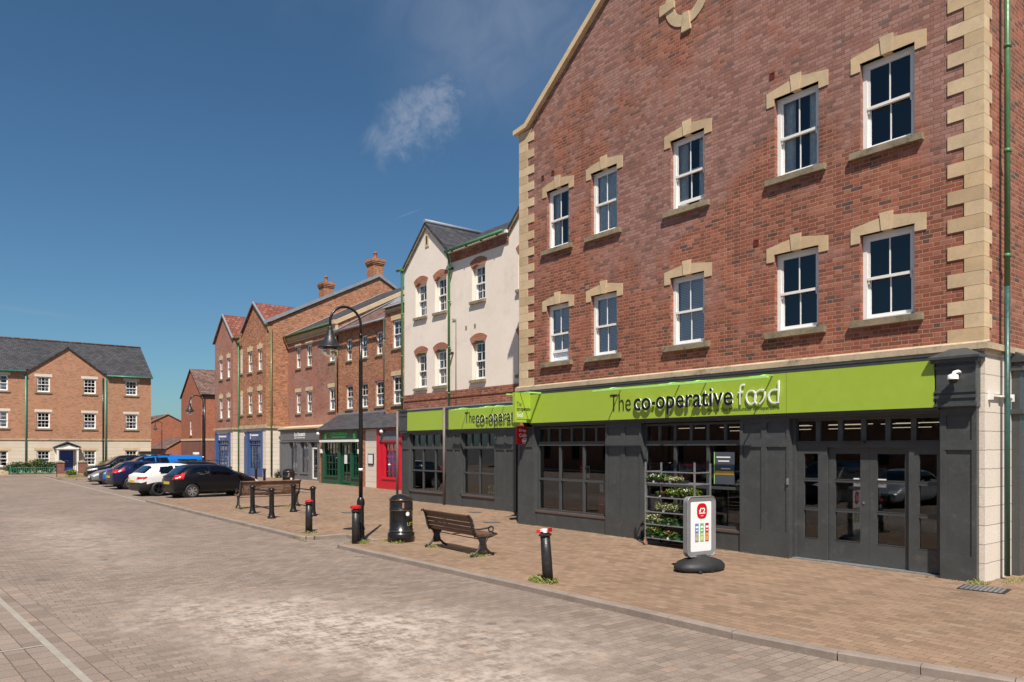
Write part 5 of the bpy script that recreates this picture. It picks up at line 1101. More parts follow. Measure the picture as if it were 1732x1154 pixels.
def fl_bollard(lean=0.0):
    o = empty('bollard'); b = MB(); b.lathe([(0.088, 0), (0.086, 0.4), (0.080, 0.70)], n=24, flute=0.10); b.build('post', M['blackm'], o)
    b = MB(); b.lathe([(0.078, 0.70), (0.105, 0.715), (0.108, 0.735), (0.085, 0.75), (0.06, 0.765), (0.0, 0.77)], n=8, smooth=False); b.build('cap', M['blackm'], o)
    return o
for (x, y, lab, kind) in ((-17.84, 7.62, 'fluted black bollard with red collar nearest the kerb corner', 0), (-15.14, 7.56, 'fluted black bollard with bright red top beside the street lamp', 1), (-8.92, 7.80, 'leaning black bollard with broken red and white cap and weeds at its foot', 2)):
    o = fl_bollard(); o.location = (x, y, 0); tag(o, lab, 'bollard', 'fluted black bollards along the kerb')
    if kind < 2:
        b = MB(); b.lathe([(0.108, 0.775), (0.122, 0.785), (0.122, 0.832), (0.11, 0.845), (0.08, 0.835)] if kind else [(0.108, 0.765), (0.112, 0.775), (0.105, 0.795), (0.075, 0.815), (0.03, 0.825)], n=12 if kind else 8, smooth=False); b.build('red_collar', M['red_gloss'], o)
    else:
        o.rotation_euler = (R(1), R(-4.5), 0); o.scale = (0.98, 0.98, 1.03)
        b = MB(); b.obox((-0.03, -0.07, 0.785), (0.13, 0.02, 0.05), Matrix.Rotation(R(55), 3, 'Z')); b.obox((0.09, 0.03, 0.80), (0.02, 0.12, 0.06), Matrix.Rotation(R(20), 3, 'Z')); b.build('red_collar', M['red_gloss'], o)
        b = MB(); b.obox((-0.03, -0.02, 0.80), (0.14, 0.13, 0.015), Matrix.Rotation(R(12), 3, 'X')); b.obox((0.07, -0.05, 0.785), (0.05, 0.05, 0.04), Matrix.Rotation(R(30), 3, 'Z')); b.build('white_fragment', M['signwhite'], o)

CB = [(0.125, 0), (0.125, 0.035), (0.10, 0.07), (0.085, 0.13), (0.075, 0.20), (0.070, 0.60), (0.072, 0.74), (0.082, 0.755), (0.07, 0.77), (0.075, 0.83), (0.10, 0.85), (0.105, 0.875), (0.085, 0.90), (0.045, 0.925), (0.0, 0.93)]
def barrier(x0, y0, x1, y1, lab):
    o = empty('bollard_rail', (x0, y0, 0), 0, lab, 'barrier', 'railed pairs of cast bollards'); dx, dy = x1-x0, y1-y0
    MB().lathe(CB, (0, 0, 0), 16).build('post', M['black'], o); MB().lathe(CB, (dx, dy, 0), 16).build('post', M['black'], o)
    for z in (0.28, 0.80): MB().tube([(0, 0, z), (dx, dy, z)], 0.019, 8).build('rail', M['black'], o)
barrier(-23.96, 8.33, -22.02, 8.23, 'pair of cast black bollards joined by rails, nearer the kerb'); barrier(-23.78, 9.62, -21.98, 9.52, 'pair of cast black bollards joined by rails, farther from the kerb')
cbp = empty('bollard'); MB().lathe(CB, (0, 0, 0), 14).build('post', M['black'], cbp); cbp.location = (-41.89, 15.24, 0)
tag(cbp, 'right cast bollard of the distant three in front of the blue shops', 'bollard', 'cast bollards before the blue shops')
for (x, y, lab) in ((-43.54, 15.35, 'middle cast bollard of the distant three in front of the blue shops'), (-47.4, 15.1, 'left cast bollard of the distant three, near the black car bonnet')):
    c = copy_tree(cbp); c.location = (x, y, 0); c['label'] = lab

# swing sign
sg = empty('pavement_sign', (-8.14, 10.62, 0), math.atan2(0.99, 0.137), 'grey framed pavement sign with a red price badge and three crisp tubes', 'sign')
def rrect(w, z0, z1, r, n=6):
    pts = []
    for cx, cz, a0 in ((w-r, z0+r, -90), (w-r, z1-r, 0), (-w+r, z1-r, 90), (-w+r, z0+r, 180)):
        for k in range(n+1): a = R(a0+90*k/n); pts.append((cx+r*math.cos(a), cz+r*math.sin(a)))
    return pts
b = MB(); outer = rrect(0.335, 0.245, 1.29, 0.10); inner = rrect(0.245, 0.335, 1.20, 0.03)
for (oy0, oy1) in ((-0.05, 0.05),):
    n = len(outer)
    for k in range(n):
        k2 = (k+1) % n
        b.face([(outer[k][0], oy0, outer[k][1]), (outer[k2][0], oy0, outer[k2][1]), (inner[k2][0], oy0+0.012, inner[k2][1]), (inner[k][0], oy0+0.012, inner[k][1])])
        b.face([(outer[k2][0], oy1, outer[k2][1]), (outer[k][0], oy1, outer[k][1]), (inner[k][0], oy1-0.012, inner[k][1]), (inner[k2][0], oy1-0.012, inner[k2][1])])
        b.face([(outer[k][0], oy0, outer[k][1]), (outer[k][0], oy1, outer[k][1]), (outer[k2][0], oy1, outer[k2][1]), (outer[k2][0], oy0, outer[k2][1])], True)
M['frame_grey'] = mat('grey_frame_plastic', (0.20, 0.20, 0.205), 0.4, var=0.08)
b.build('frame', M['frame_grey'], sg)
b = MB(); b.tube([(p[0]*1.0, -0.05, p[1]) for p in rrect(0.33, 0.25, 1.285, 0.10)]+[(rrect(0.33, 0.25, 1.285, 0.10)[0][0], -0.05, rrect(0.33, 0.25, 1.285, 0.10)[0][1])], 0.009, 6); b.build('frame_edge', M['galv'], sg)
ps = MB().prism(inner, -0.036, 0.036).build('poster', M['paper'], sg)
b = MB(); n = 28; P_ = []
for k in range(n):
    t = 2*math.pi*k/n; e = 0.72; P_.append((0.02+0.118*math.copysign(abs(math.cos(t))**e, math.cos(t)), 1.035+0.135*math.copysign(abs(math.sin(t))**e, math.sin(t))))
b.prism(P_, -0.040, -0.0365); b.build('price_badge', M['red_gloss'], ps)
fit_text(ps, 'lettering', '\u00a32', M['signwhite'], -0.055, 0.095, 0.985, 1.09, -0.041, 0.002, 0.02)
fit_text(ps, 'lettering', 'each', M['signwhite'], -0.01, 0.05, 0.945, 0.965, -0.041, 0.002, 0.01)
for x, c1, c2 in ((-0.10, (0.10, 0.22, 0.50), (0.50, 0.42, 0.20)), (0.02, (0.14, 0.42, 0.12), (0.55, 0.60, 0.25)), (0.14, (0.45, 0.02, 0.03), (0.65, 0.35, 0.08))):
    b = MB(); b.box(x-0.041, x+0.041, -0.039, -0.0365, 0.50, 0.82); tb = b.build('tube_picture', mat('tube_colour', c1, 0.5), ps)
    b = MB(); b.box(x-0.036, x+0.030, -0.0405, -0.0395, 0.52, 0.60); b.box(x-0.030, x+0.036, -0.0405, -0.0395, 0.61, 0.65); b.build('picture_detail', mat('tube_detail', c2, 0.5), tb)
    b = MB(); b.box(x-0.030, x+0.030, -0.0405, -0.0395, 0.74, 0.775); b.box(x-0.022, x+0.022, -0.0405, -0.0395, 0.69, 0.71); b.build('picture_band', M['signwhite'], tb)
b = MB()
prof = [(0.0, 0.0), (0.52, 0.0), (0.56, 0.04), (0.55, 0.09), (0.48, 0.15), (0.36, 0.19), (0.24, 0.215), (0.16, 0.245), (0.14, 0.265), (0.0, 0.27)]
b.lathe(prof, (0, 0, 0.012), 36); b.v = [(x*0.92, y*0.60, z) for x, y, z in b.v]; b.build('water_base', M['rubber'], sg)
b = MB()
for x in (-0.34, -0.12, 0.12, 0.34):
    pass
for x in (-0.28, -0.02): b.tube([(x, -0.33, 0.028), (x, -0.27, 0.028)], 0.028, 10)
b.build('wheel', M['rubber'], sg)
b = MB(); b.tube([(-0.15, -0.02, 0.20), (-0.15, -0.02, 0.27)], 0.014, 6); b.tube([(0.15, -0.02, 0.20), (0.15, -0.02, 0.27)], 0.014, 6); b.build('spring', M['chrome'], sg)

# plant trolley
def leaves(b, c, rad, n, size, flat=0.5):
    for _ in range(n):
        while True:
            p = Vector((random.uniform(-1, 1), random.uniform(-1, 1), random.uniform(-1, 1)))
            if p.length <= 1: break
        p = Vector((c[0]+p.x*rad[0], c[1]+p.y*rad[1], c[2]+p.z*rad[2])); s = size*random.uniform(0.6, 1.3)
        q = Matrix.Rotation(random.uniform(0, 6.28), 3, 'Z') @ Matrix.Rotation(random.uniform(-1.1, 1.1), 3, 'X') @ Matrix.Rotation(random.uniform(-0.8, 0.8), 3, 'Y')
        b.face([p+q@Vector(v) for v in ((-s*0.5, 0, 0), (0, -s*flat*0.5, s*0.08), (s*0.5, 0, 0), (0, s*flat*0.5, s*0.08))])
def leaf_mat(name, stops):
    m = bpy.data.materials.new(name); m.use_nodes = True; nt = m.node_tree; b = nt.nodes['Principled BSDF']
    P = nt.nodes.new('ShaderNodeNewGeometry')
    c = ramp(nt, mth(nt, 'ADD', mth(nt, 'MULTIPLY', P.outputs['Random Per Island'], 0.6), mth(nt, 'MULTIPLY', noise(nt, P.outputs['Position'], 5, 3, 0.5), 0.4)), stops)
    nt.links.new(c, b.inputs['Base Color']); b.inputs['Roughness'].default_value = 0.55; b.inputs['Specular IOR Level'].default_value = 0.3
    return m
M['leaf'] = leaf_mat('leaves', [(0.1, (0.022, 0.05, 0.012)), (0.5, (0.06, 0.115, 0.022)), (0.85, (0.12, 0.18, 0.04)), (1.0, (0.18, 0.22, 0.06))])
M['leaf_dark'] = leaf_mat('dark_leaves', [(0.1, (0.02, 0.042, 0.012)), (0.6, (0.045, 0.085, 0.02)), (1.0, (0.09, 0.13, 0.035))])
M['leaf_lime'] = leaf_mat('lime_leaves', [(0.1, (0.05, 0.09, 0.012)), (0.5, (0.13, 0.20, 0.025)), (1.0, (0.26, 0.30, 0.05))])
M['leaf_dry'] = leaf_mat('dry_leaves', [(0.1, (0.16, 0.16, 0.05)), (0.5, (0.30, 0.26, 0.10)), (1.0, (0.42, 0.36, 0.18))])
M['leaf_pale'] = leaf_mat('pale_leaves', [(0.1, (0.10, 0.13, 0.05)), (0.5, (0.30, 0.33, 0.14)), (1.0, (0.50, 0.48, 0.30))])
M['petal_y'] = mat('yellow_petals', (0.75, 0.52, 0.03), 0.6); M['petal_w'] = mat('white_petals', (0.7, 0.68, 0.62), 0.6); M['petal_r'] = mat('pink_petals', (0.45, 0.05, 0.08), 0.6)
TX0, TX1, TY0, TY1 = -10.98, -9.66, 12.44, 12.96
tr = empty('plant_trolley', (TX0, TY0, 0), 0, 'tall galvanised plant trolley with five shelves outside the shop window', 'trolley')
w_, d_ = TX1-TX0, TY1-TY0
for x, y in ((0, 0), (w_, 0), (0, d_), (w_, d_)):
    b = MB(); b.box(x-0.015, x+0.015, y-0.015, y+0.015, 0.12, 1.82 if y == 0 else 1.80)
    for k in range(30): b.box(x-0.010, x+0.010, y-0.017, y-0.015, 0.2+k*0.053, 0.222+k*0.053)
    b.build('post', M['galv'], tr)
    b = MB(); b.tube([(x-0.02, y, 0.06), (x+0.02, y, 0.06)], 0.055, 12); b.build('castor', M['terracotta'] if (x == 0 and y == 0) else M['rubber'], tr)
    MB().box(x-0.025, x+0.025, y-0.025, y+0.025, 0.10, 0.16).build('castor_fork', M['galv'], tr)
shz = [0.17, 0.47, 0.74, 1.06, 1.37]
for z in shz:
    b = MB(); b.box(0.015, w_-0.015, -0.010, 0.010, z-0.014, z+0.010); b.box(0.015, w_-0.015, d_-0.010, d_+0.010, z-0.014, z+0.010); b.box(-0.010, 0.010, 0.015, d_-0.015, z-0.014, z+0.010); b.box(w_-0.010, w_+0.010, 0.015, d_-0.015, z-0.014, z+0.010)
    b.box(0.015, w_-0.015, 0.011, d_-0.011, z-0.012, z-0.004); b.build('shelf', M['galv'], tr)
b = MB(); b.box(0.018, w_-0.018, -0.012, 0.012, 1.60, 1.625); b.box(-0.012, 0.012, 0.018, d_-0.018, 1.60, 1.625); b.box(w_-0.012, w_+0.012, 0.018, d_-0.018, 1.60, 1.625); b.build('top_rail', M['galv'], tr)
M['tray_g'] = mat('green_tray', (0.015, 0.10, 0.03), 0.5); M['tray_b'] = mat('black_tray', (0.015, 0.015, 0.016), 0.5)
SHN = ['bottom', 'second', 'third', 'fourth', 'top']
spec = [  # shelf, x0, x1, tray, leaf, size, height, flower, label
 (0, 0.03, 0.42, 'tray_g', 'leaf', 0.06, 0.15, 'petal_y', 'green tray of yellow flowers at the left of the bottom trolley shelf'),
 (0, 0.44, 0.86, 'tray_g', 'leaf', 0.06, 0.10, 'petal_r', 'green tray of low dark plants in the middle of the bottom shelf'),
 (1, 0.03, 0.42, 'tray_g', 'leaf_pale', 0.05, 0.17, 'petal_w', 'green tray of pale spiky plants on the second shelf'),
 (1, 0.46, 0.86, 'tray_g', 'leaf_dark', 0.05, 0.08, None, 'green tray of sparse plants at the middle of the second shelf'),
 (2, 0.26, 0.86, 'tray_b', 'leaf_pale', 0.04, 0.12, None, 'black tray of trailing lime plants on the middle shelf'),
 (3, 0.56, 0.95, 'tray_b', 'leaf_lime', 0.045, 0.13, 'petal_w', 'left tray of leafy lime green bedding plants on the fourth shelf'),
 (3, 0.97, 1.30, 'tray_b', 'leaf_lime', 0.045, 0.14, 'petal_w', 'right tray of leafy lime green bedding plants on the fourth shelf'),
 (3, 0.28, 0.54, 'tray_b', 'leaf_dark', 0.04, 0.06, 'petal_r', 'small tray of dark red plants at the left of the fourth shelf'),
 (4, 0.03, 0.50, 'tray_b', 'leaf', 0.05, 0.10, 'petal_w', 'tray of green plants with white flowers at the left of the top shelf'),
 (4, 0.52, 0.86, 'tray_b', 'leaf_pale', 0.04, 0.06, None, 'tray of nearly bare plants in the middle of the top shelf')]
for sh, x0, x1, tm, lm, ls, lh, fl, lab in spec:
    z = shz[sh]; o = empty('plant_tray', (TX0+x0, TY0+0.012, z), 0, lab, 'plant tray', 'trays of bedding plants on the trolley'); w = x1-x0
    b = MB(); b.box(0, w, 0, 0.40, 0.0, 0.008); b.box(0, w, 0, 0.008, 0.008, 0.06); b.box(0, w, 0.392, 0.40, 0.008, 0.06); b.box(0, 0.008, 0.008, 0.392, 0.008, 0.06); b.box(w-0.008, w, 0.008, 0.392, 0.008, 0.06); b.build('tray', M[tm], o)
    b = MB(); k = max(2, int(w/0.11))
    for i in range(k):
        for j in range(3): leaves(b, ((i+0.5)*w/k, 0.015+j*0.10, 0.06+lh*0.55), (w/k*0.62, 0.08, lh*random.uniform(0.55, 0.95)), 90, ls, 0.55)
    b.build('foliage', M[lm], o)
    if fl:
        b = MB(); leaves(b, (w/2, 0.05, 0.07+lh*0.8), (w*0.45, 0.12, lh*0.4), 34, 0.042, 0.9); b.build('flowers', M[fl], o)
    bx('plant_label', M['signwhite'], o, w*0.35, w*0.35+0.05, -0.006, -0.002, 0.01, 0.05)

# projecting signs, camera
ps = empty('projecting_sign', (-15.56, 12.95, 3.20), R(90), 'bright lime green hanging sign fixed to the left end of the long fascia', 'sign')
b = MB(); b.box(-0.52, 0.12, 0, 0.10, -0.39, 0.41); b.build('panel', M['lime'], ps)
fit_text(ps, 'lettering', 'The', M['navy'], -0.46, -0.30, 0.04, 0.16, -0.002, 0.003, -0.01)
fit_text(ps, 'lettering', 'co\u00b7operative', M['navy'], -0.46, 0.06, -0.11, 0.02, -0.002, 0.003, 0.014)
fit_text(ps, 'lettering', 'food', M['signwhite'], -0.46, -0.26, -0.25, -0.13, -0.002, 0.003, -0.004)
bx('small_lettering', M['navyedge'], ps, -0.46, -0.02, -0.003, 0, -0.315, -0.30)
b = MB(); b.box(-0.42, 0.22, -0.46, -0.40, 0.37, 0.405); b.tube([(-0.35, 0, 0.40), (-0.35, -0.42, 0.40)], 0.012, 6); b.tube([(0.02, 0, 0.40), (0.02, -0.42, 0.40)], 0.012, 6); b.build('sign_light', M['lime2'], ps)
b = MB(); b.box(-0.42, 0.22, 0.46, 0.52, 0.37, 0.405); b.tube([(-0.3, 0.1, 0.40), (-0.3, 0.48, 0.40)], 0.012, 6); b.build('sign_light', M['lime2'], ps)
rs = empty('projecting_sign', (-15.9, 13.05, 2.47), R(90), 'small square red sign with white Drop and Collect lettering below the lime sign', 'sign')
b = MB(); b.box(-0.27, 0.24, 0, 0.05, -0.25, 0.25); b.build('panel', M['red_gloss'], rs)
fit_text(rs, 'lettering', 'Drop &', M['signwhite'], -0.20, 0.15, 0.075, 0.175, -0.002, 0.003, 0.012); fit_text(rs, 'lettering', 'Collect', M['signwhite'], -0.20, 0.17, -0.05, 0.05, -0.002, 0.003, 0.012)
b = MB()
for k in range(20):
    t0, t1 = 2*math.pi*k/20, 2*math.pi*(k+1)/20
    b.face([(-0.01+r*math.cos(t), -0.003, -0.155+r*0.82*math.sin(t)) for r, t in ((0.075, t0), (0.095, t0), (0.095, t1), (0.075, t1))])
b.box(-0.07, 0.05, -0.004, -0.002, -0.185, -0.125); b.build('ring_emblem', M['signwhite'], rs)
b = MB(); b.box(0.24, 0.40, 0.015, 0.035, 0.15, 0.18); b.box(0.24, 0.40, 0.015, 0.035, -0.18, -0.15); b.build('bracket', M['black'], rs)
cc = empty('security_camera', (-4.88, 13.02, 3.28), 0, 'white dome security camera on the dark pillar above the shop entrance', 'camera')
MB().box(-0.02, 0.12, -0.02, 0.0, -0.08, 0.10).build('mount_plate', M['signwhite'], cc)
b = MB(); b.tube([(0.03, -0.02, 0.05), (0.0, -0.10, 0.07), (-0.03, -0.17, 0.05), (-0.04, -0.18, 0.0)], 0.028, 10); b.build('arm', M['signwhite'], cc)
b = MB(); b.lathe([(0.03, 0.03), (0.075, 0.01), (0.08, -0.05), (0.082, -0.06)], (-0.04, -0.18, 0), 18); b.build('housing', M['signwhite'], cc)
b = MB(); b.lathe([(0.065, -0.06), (0.062, -0.09), (0.04, -0.115), (0.0, -0.125)], (-0.04, -0.18, 0), 16); b.build('dome', M['black'], cc)

# posters and notices in the shop windows
def poster(x0, x1, z0, z1, y, base, label, bits=(), cat='poster'):
    o = bx(cat, base, None, x0, x1, y, y+0.004, z0, z1); tag(o, label, cat)
    for m_, a, c, d, e in bits: bx('printed_band', m_, o, x0+(x1-x0)*a, x0+(x1-x0)*c, y-0.002, y, z0+(z1-z0)*d, z0+(z1-z0)*e)
    return o
GY = FY+0.112
M['slateprint'] = mat('slate_print', (0.07, 0.08, 0.10), 0.4); M['orangeprint'] = mat('orange_print', (0.65, 0.40, 0.03), 0.4); M['burgundy'] = mat('burgundy_print', (0.22, 0.02, 0.04), 0.4); M['cyanprint'] = mat('cyan_print', (0.10, 0.35, 0.45), 0.4)
poster(-9.78, -9.27, 1.36, 2.04, GY-0.018, M['slateprint'], 'large grey notice with an orange stripe in the right pane', ((M['lime2'], 0, 0.03, 0, 1), (M['orangeprint'], 0.05, 0.98, 0.30, 0.41), (M['signwhite'], 0.12, 0.80, 0.82, 0.86), (M['signwhite'], 0.2, 0.75, 0.70, 0.74), (M['signwhite'], 0.35, 0.8, 0.47, 0.50)))
poster(-13.93, -13.80, 1.40, 1.77, GY, M['red_gloss'], 'narrow red notice inside the left shop window', ((M['signwhite'], 0.2, 0.8, 0.55, 0.60), (M['signwhite'], 0.2, 0.8, 0.30, 0.34)))
poster(-13.93+0.0, -13.8, 1.40, 1.41, GY+0.02, M['paper'], 'thin white strip under the narrow red notice') if False else None
poster(-13.28, -13.05, 0.48, 0.95, GY, M['red_gloss'], 'red advert standing at the bottom right of the left window', ((M['signwhite'], 0.15, 0.85, 0.48, 0.52), (M['cyanprint'], 0.94, 1.0, 0, 1)))
poster(-13.22, -13.10, 1.02, 1.22, GY, M['paper'], 'small white sheet above the red advert', ((M['slateprint'], 0.2, 0.8, 0.5, 0.56),))
poster(-13.72-0.0, -13.58, 1.36, 1.66, GY, M['paper'], 'white notice with a dark picture in the middle pane', ((M['slateprint'], 0.15, 0.85, 0.35, 0.9),))
poster(-6.79, -6.65, 1.43, 1.58, FY+0.185, M['paper'], 'white paper notice on the left door leaf', ((M['frame_grey'], 0.15, 0.85, 0.55, 0.62), (M['frame_grey'], 0.3, 0.7, 0.35, 0.40)), 'notice')
poster(-6.35, -6.20, 1.43, 1.58, FY+0.185, M['paper'], 'white paper notice on the right door leaf', ((M['frame_grey'], 0.15, 0.85, 0.55, 0.62), (M['frame_grey'], 0.3, 0.7, 0.35, 0.40)), 'notice')
poster(-10.45, -10.15, 1.18, 1.62, GY+0.05, M['burgundy'], 'burgundy poster behind the trolley top shelf', ((M['signwhite'], 0.15, 0.85, 0.85, 0.9),))
poster(-11.2, -10.95, 1.36, 1.62, GY+0.05, M['cyanprint'], 'pale blue poster behind the trolley plants', ((M['signwhite'], 0.15, 0.85, 0.2, 0.4),))
poster(-20.85, -20.45, 0.50, 0.85, 15.46, M['leafprint'] if 'leafprint' in M else mat('green_print', (0.12, 0.30, 0.10), 0.5), 'green patterned poster low in the rendered building shop window', ((M['paper'], 0.05, 0.3, 0.1, 0.3), (M['paper'], 0.4, 0.6, 0.1, 0.3), (M['paper'], 0.7, 0.95, 0.1, 0.3), (M['paper'], 0.05, 0.3, 0.6, 0.8), (M['paper'], 0.7, 0.95, 0.6, 0.8)))

# shelving units inside
for k, (x, lab) in enumerate(((-15.0, 'left'), (-12.9, 'second'), (-10.8, 'third'), (-8.8, 'right'))):
    o = empty('shelf_unit', (x, FY+2.6, 0), 0, f'dim stocked shelf unit inside the large shop, {lab} of four', 'shelf', 'stocked shelves inside the shop')
    b = MB(); b.box(0, 1.3, 0.4, 0.44, 0, 1.7)
    for z in (0.15, 0.55, 0.95, 1.35): b.box(0, 1.3, 0, 0.4, z, z+0.03)
    b.build('shelves', M['galv'], o); b = MB()
    for z in (0.18, 0.58, 0.98, 1.38):
        xx = 0.02
        while xx < 1.2: w2 = random.uniform(0.06, 0.12); b.box(xx, xx+w2*0.9, 0.05, 0.3, z, z+random.uniform(0.14, 0.28)); xx += w2
    g = b.build('stock', M['curtain'], o)

# manholes, litter, weeds
def cover(x, y, w, d, rot, lab):
    o = empty('drain_cover', (x, y, 0.004), R(rot), lab, 'drain cover'); b = MB(); b.box(-w/2, w/2, -d/2, d/2, 0, 0.006); b.build('frame', M['rubber'], o)
    b = MB()
    for i in range(9):
        for j in range(7): b.box(-w/2+0.03+i*(w-0.06)/9, -w/2+0.03+(i+0.7)*(w-0.06)/9, -d/2+0.03+j*(d-0.06)/7, -d/2+0.03+(j+0.7)*(d-0.06)/7, 0.006, 0.011)
    b.build('tread', M['frame_grey'], o)
cover(-4.38, 12.55, 0.62, 0.48, 8, 'rectangular iron drain cover by the corner of the brick building'); cover(-17.7, 11.4, 0.45, 0.30, 0, 'small iron cover in the paving behind the bench'); cover(-22.4, 10.9, 0.4, 0.3, 0, 'small iron cover in the paving near the railed bollards'); cover(-19.9, 14.2, 0.4, 0.3, 0, 'small iron cover close to the rendered building shopfront'); cover(-16.95, 12.7, 0.4, 0.35, 0, 'small square cover beside the left corner of the brick building')
b = MB(); b.face([(-17.30, 10.1, 0.006), (-17.05, 10.0, 0.02), (-16.98, 10.15, 0.012), (-17.2, 10.22, 0.006)]); tag(b.build('paper_scrap', M['signwhite']), 'scrap of white paper lying on the pavement left of the litter bin', 'litter')
M['blade'] = leaf_mat('grass_blades', [(0.1, (0.10, 0.14, 0.03)), (0.5, (0.22, 0.24, 0.06)), (1.0, (0.42, 0.36, 0.14))])
def tuft(x, y, r, n, h, lab, m='blade', z=0.0, dx=1.0, dy=1.0, rot=0.0):
    b = MB()
    for _ in range(n):
        a = random.uniform(0, 6.28); rr = r*math.sqrt(random.random()); ux, uy = rr*math.cos(a)*dx, rr*math.sin(a)*dy
        px, py = x+ux*math.cos(rot)-uy*math.sin(rot), y+ux*math.sin(rot)+uy*math.cos(rot)
        t = random.uniform(0, 6.28); hh_ = h*random.uniform(0.3, 1.0)*(1-0.5*rr/r); lean = random.uniform(0.3, 1.3)*hh_; w = random.uniform(0.003, 0.007)
        c, s_ = math.cos(t), math.sin(t)
        b.face([(px-s_*w, py+c*w, z), (px+s_*w, py-c*w, z), (px+c*lean*0.5+s_*w*0.7, py+s_*lean*0.5-c*w*0.7, z+hh_*0.7), (px+c*lean, py+s_*lean, z+hh_)])
        if random.random() < 0.5: leaves(b, (px, py, z+hh_*0.3), (0.03, 0.03, 0.02), 2, 0.025, 0.6)
    tag(b.build('weeds', M[m]), lab, 'weeds', kind='stuff')
tuft(-9.02, 7.78, 0.26, 520, 0.13, 'green and straw weeds growing round the leaning bollard', dx=1.2, dy=0.7)
tuft(-9.7, 7.40, 0.28, 260, 0.05, 'weeds in the kerb joint left of the leaning bollard', dx=1.6, dy=0.25, z=RZ)
tuft(-11.05, 7.33, 0.25, 120, 0.04, 'weeds in the kerb joint before the bench', dx=1.6, dy=0.2, z=RZ)
tuft(-15.25, 7.70, 0.22, 300, 0.12, 'straw weeds round the foot of the lamp post', dx=1.4, dy=0.9)
tuft(-17.75, 7.60, 0.20, 200, 0.07, 'dry weeds at the foot of the kerb corner bollard', dx=1.3)
tuft(-14.60, 8.34, 0.14, 130, 0.10, 'weeds against the right of the litter bin'); tuft(-15.1, 8.30, 0.12, 90, 0.07, 'weeds against the left of the litter bin')
tuft(-11.95, 8.60, 0.20, 240, 0.10, 'weeds below the right end of the near bench'); tuft(-13.55, 8.62, 0.16, 120, 0.09, 'weeds below the left end of the near bench')
tuft(-17.3, 7.12, 0.35, 160, 0.03, 'weeds along the kerb corner', dx=1.6, dy=0.2, z=RZ)
tuft(-23.98, 8.36, 0.2, 100, 0.05, 'weeds at the left railed bollard'); tuft(-26.1, 8.6, 0.25, 120, 0.06, 'weeds by the left leg of the far bench'); tuft(-26.0, 10.4, 0.2, 120, 0.16, 'tall dry weeds by the right leg of the far bench')
tuft(-4.62, 13.0, 0.16, 90, 0.10, 'weeds beside the downpipe at the building corner', 'blade'); tuft(-4.35, 13.7, 0.3, 120, 0.05, 'weeds along the side wall foot', dx=0.4, dy=1.5)
for i, (x0, x1, y) in enumerate(((-16.2, -12.9, 13.06), (-12.8, -8.0, 13.06), (-25.9, -19.2, 15.24), (-41.5, -36.5, 18.52), (-34.5, -31, 18.38), (-5.2, -4.7, 12.98))):
    b = MB(); k = int((x1-x0)*34)
    for _ in range(k):
        px = random.uniform(x0, x1); px += 0.3*math.sin(px*9); py = y-random.random()*0.07; hh_ = random.uniform(0.01, 0.05)*(2.2 if i in (3, 4) else 1); t = random.uniform(0, 6.28); w = 0.006
        b.face([(px-w, py, 0.002), (px+w, py, 0.002), (px+hh_*math.cos(t), py+hh_*0.4*math.sin(t)-0.01, 0.002+hh_)])
    tag(b.build('weeds', M['blade']), ('fringe of moss and grass at the foot of the shopfront', 'grass'), None, kind='stuff') if False else tag(b.build('weeds', M['blade']), ['thin weeds under the left shop window', 'thin weeds under the trolley window', 'thin weeds under the rendered building shopfront', 'dry weeds at the foot of the green shopfront', 'dry weeds at the foot of the red shopfront', 'thin weeds under the right corner pillar'][i], 'weeds', kind='stuff')

# left house garden: railings, piers, shrubs
fn = empty('railings', (-69.0, 5.3, 0), R(90), 'low teal metal railings in front of the long hedge', 'fence')
b = MB(); b.box(0, 2.9, -0.015, 0.015, 0.52, 0.55); b.box(0, 2.9, -0.015, 0.015, 0.10, 0.13); b.build('rail', M['pipe_t'], fn)
b = MB()
for k in range(20): b.box(0.1+k*0.14, 0.125+k*0.14, -0.01, 0.01, 0.131, 0.519)
b.build('bars', M['pipe_t'], fn)
for k in range(2): MB().box(-0.02+k*2.9, 0.03+k*2.9, -0.025, 0.025, 0, 0.68).build('post', M['pipe_t'], fn)
def bush(x, y, z, rx, ry, rz, n, lab, m='leaf', sz=0.12, grp=None, fl=None):
    o = empty('shrub', (x, y, z), 0, lab, 'shrub', grp); b = MB(); k = 9
    for i in range(k):
        a = random.uniform(0, 6.28); q = random.uniform(0.2, 0.72)
        leaves(b, (rx*q*math.cos(a), ry*q*math.sin(a), rz*random.uniform(0.45, 1.25)), (rx*0.48, ry*0.48, rz*0.5), n//k, sz, 0.6)
    leaves(b, (0, 0, rz*0.8), (rx*0.95, ry*0.95, rz*0.8), n//2, sz, 0.6)
    b.build('foliage', M[m], o)
    if fl: b = MB(); leaves(b, (0, 0, rz*1.2), (rx*0.9, ry*0.9, rz*0.6), 40, sz*0.8, 0.9); b.build('flowers', M[fl], o)
    b = MB()
    for i in range(5): a = i*1.26; b.tube([(0.04*math.cos(a), 0.04*math.sin(a), 0), (rx*0.4*math.cos(a), ry*0.4*math.sin(a), rz)], [0.03, 0.012], 5)
    b.build('stem', M['wood'], o)
    return o
bush(-70.4, 5.9, 0, 0.8, 1.0, 0.62, 1500, 'rounded dark garden bush left of the downpipe behind the railings', 'leaf_dark', grp='garden bushes behind the railings'); bush(-70.4, 7.1, 0, 0.8, 1.0, 0.72, 1500, 'tallest garden bush with orange tips behind the railings', 'leaf', fl='petal_r', grp='garden bushes behind the railings'); bush(-70.3, 8.1, 0, 0.7, 0.8, 0.60, 1100, 'garden bush with pale blooms next to the porch', 'leaf_dark', fl='petal_w', grp='garden bushes behind the railings')
bush(-70.3, 12.7, 0, 0.8, 1.3, 0.75, 1800, 'wide green bush behind the roof of the black car', 'leaf')
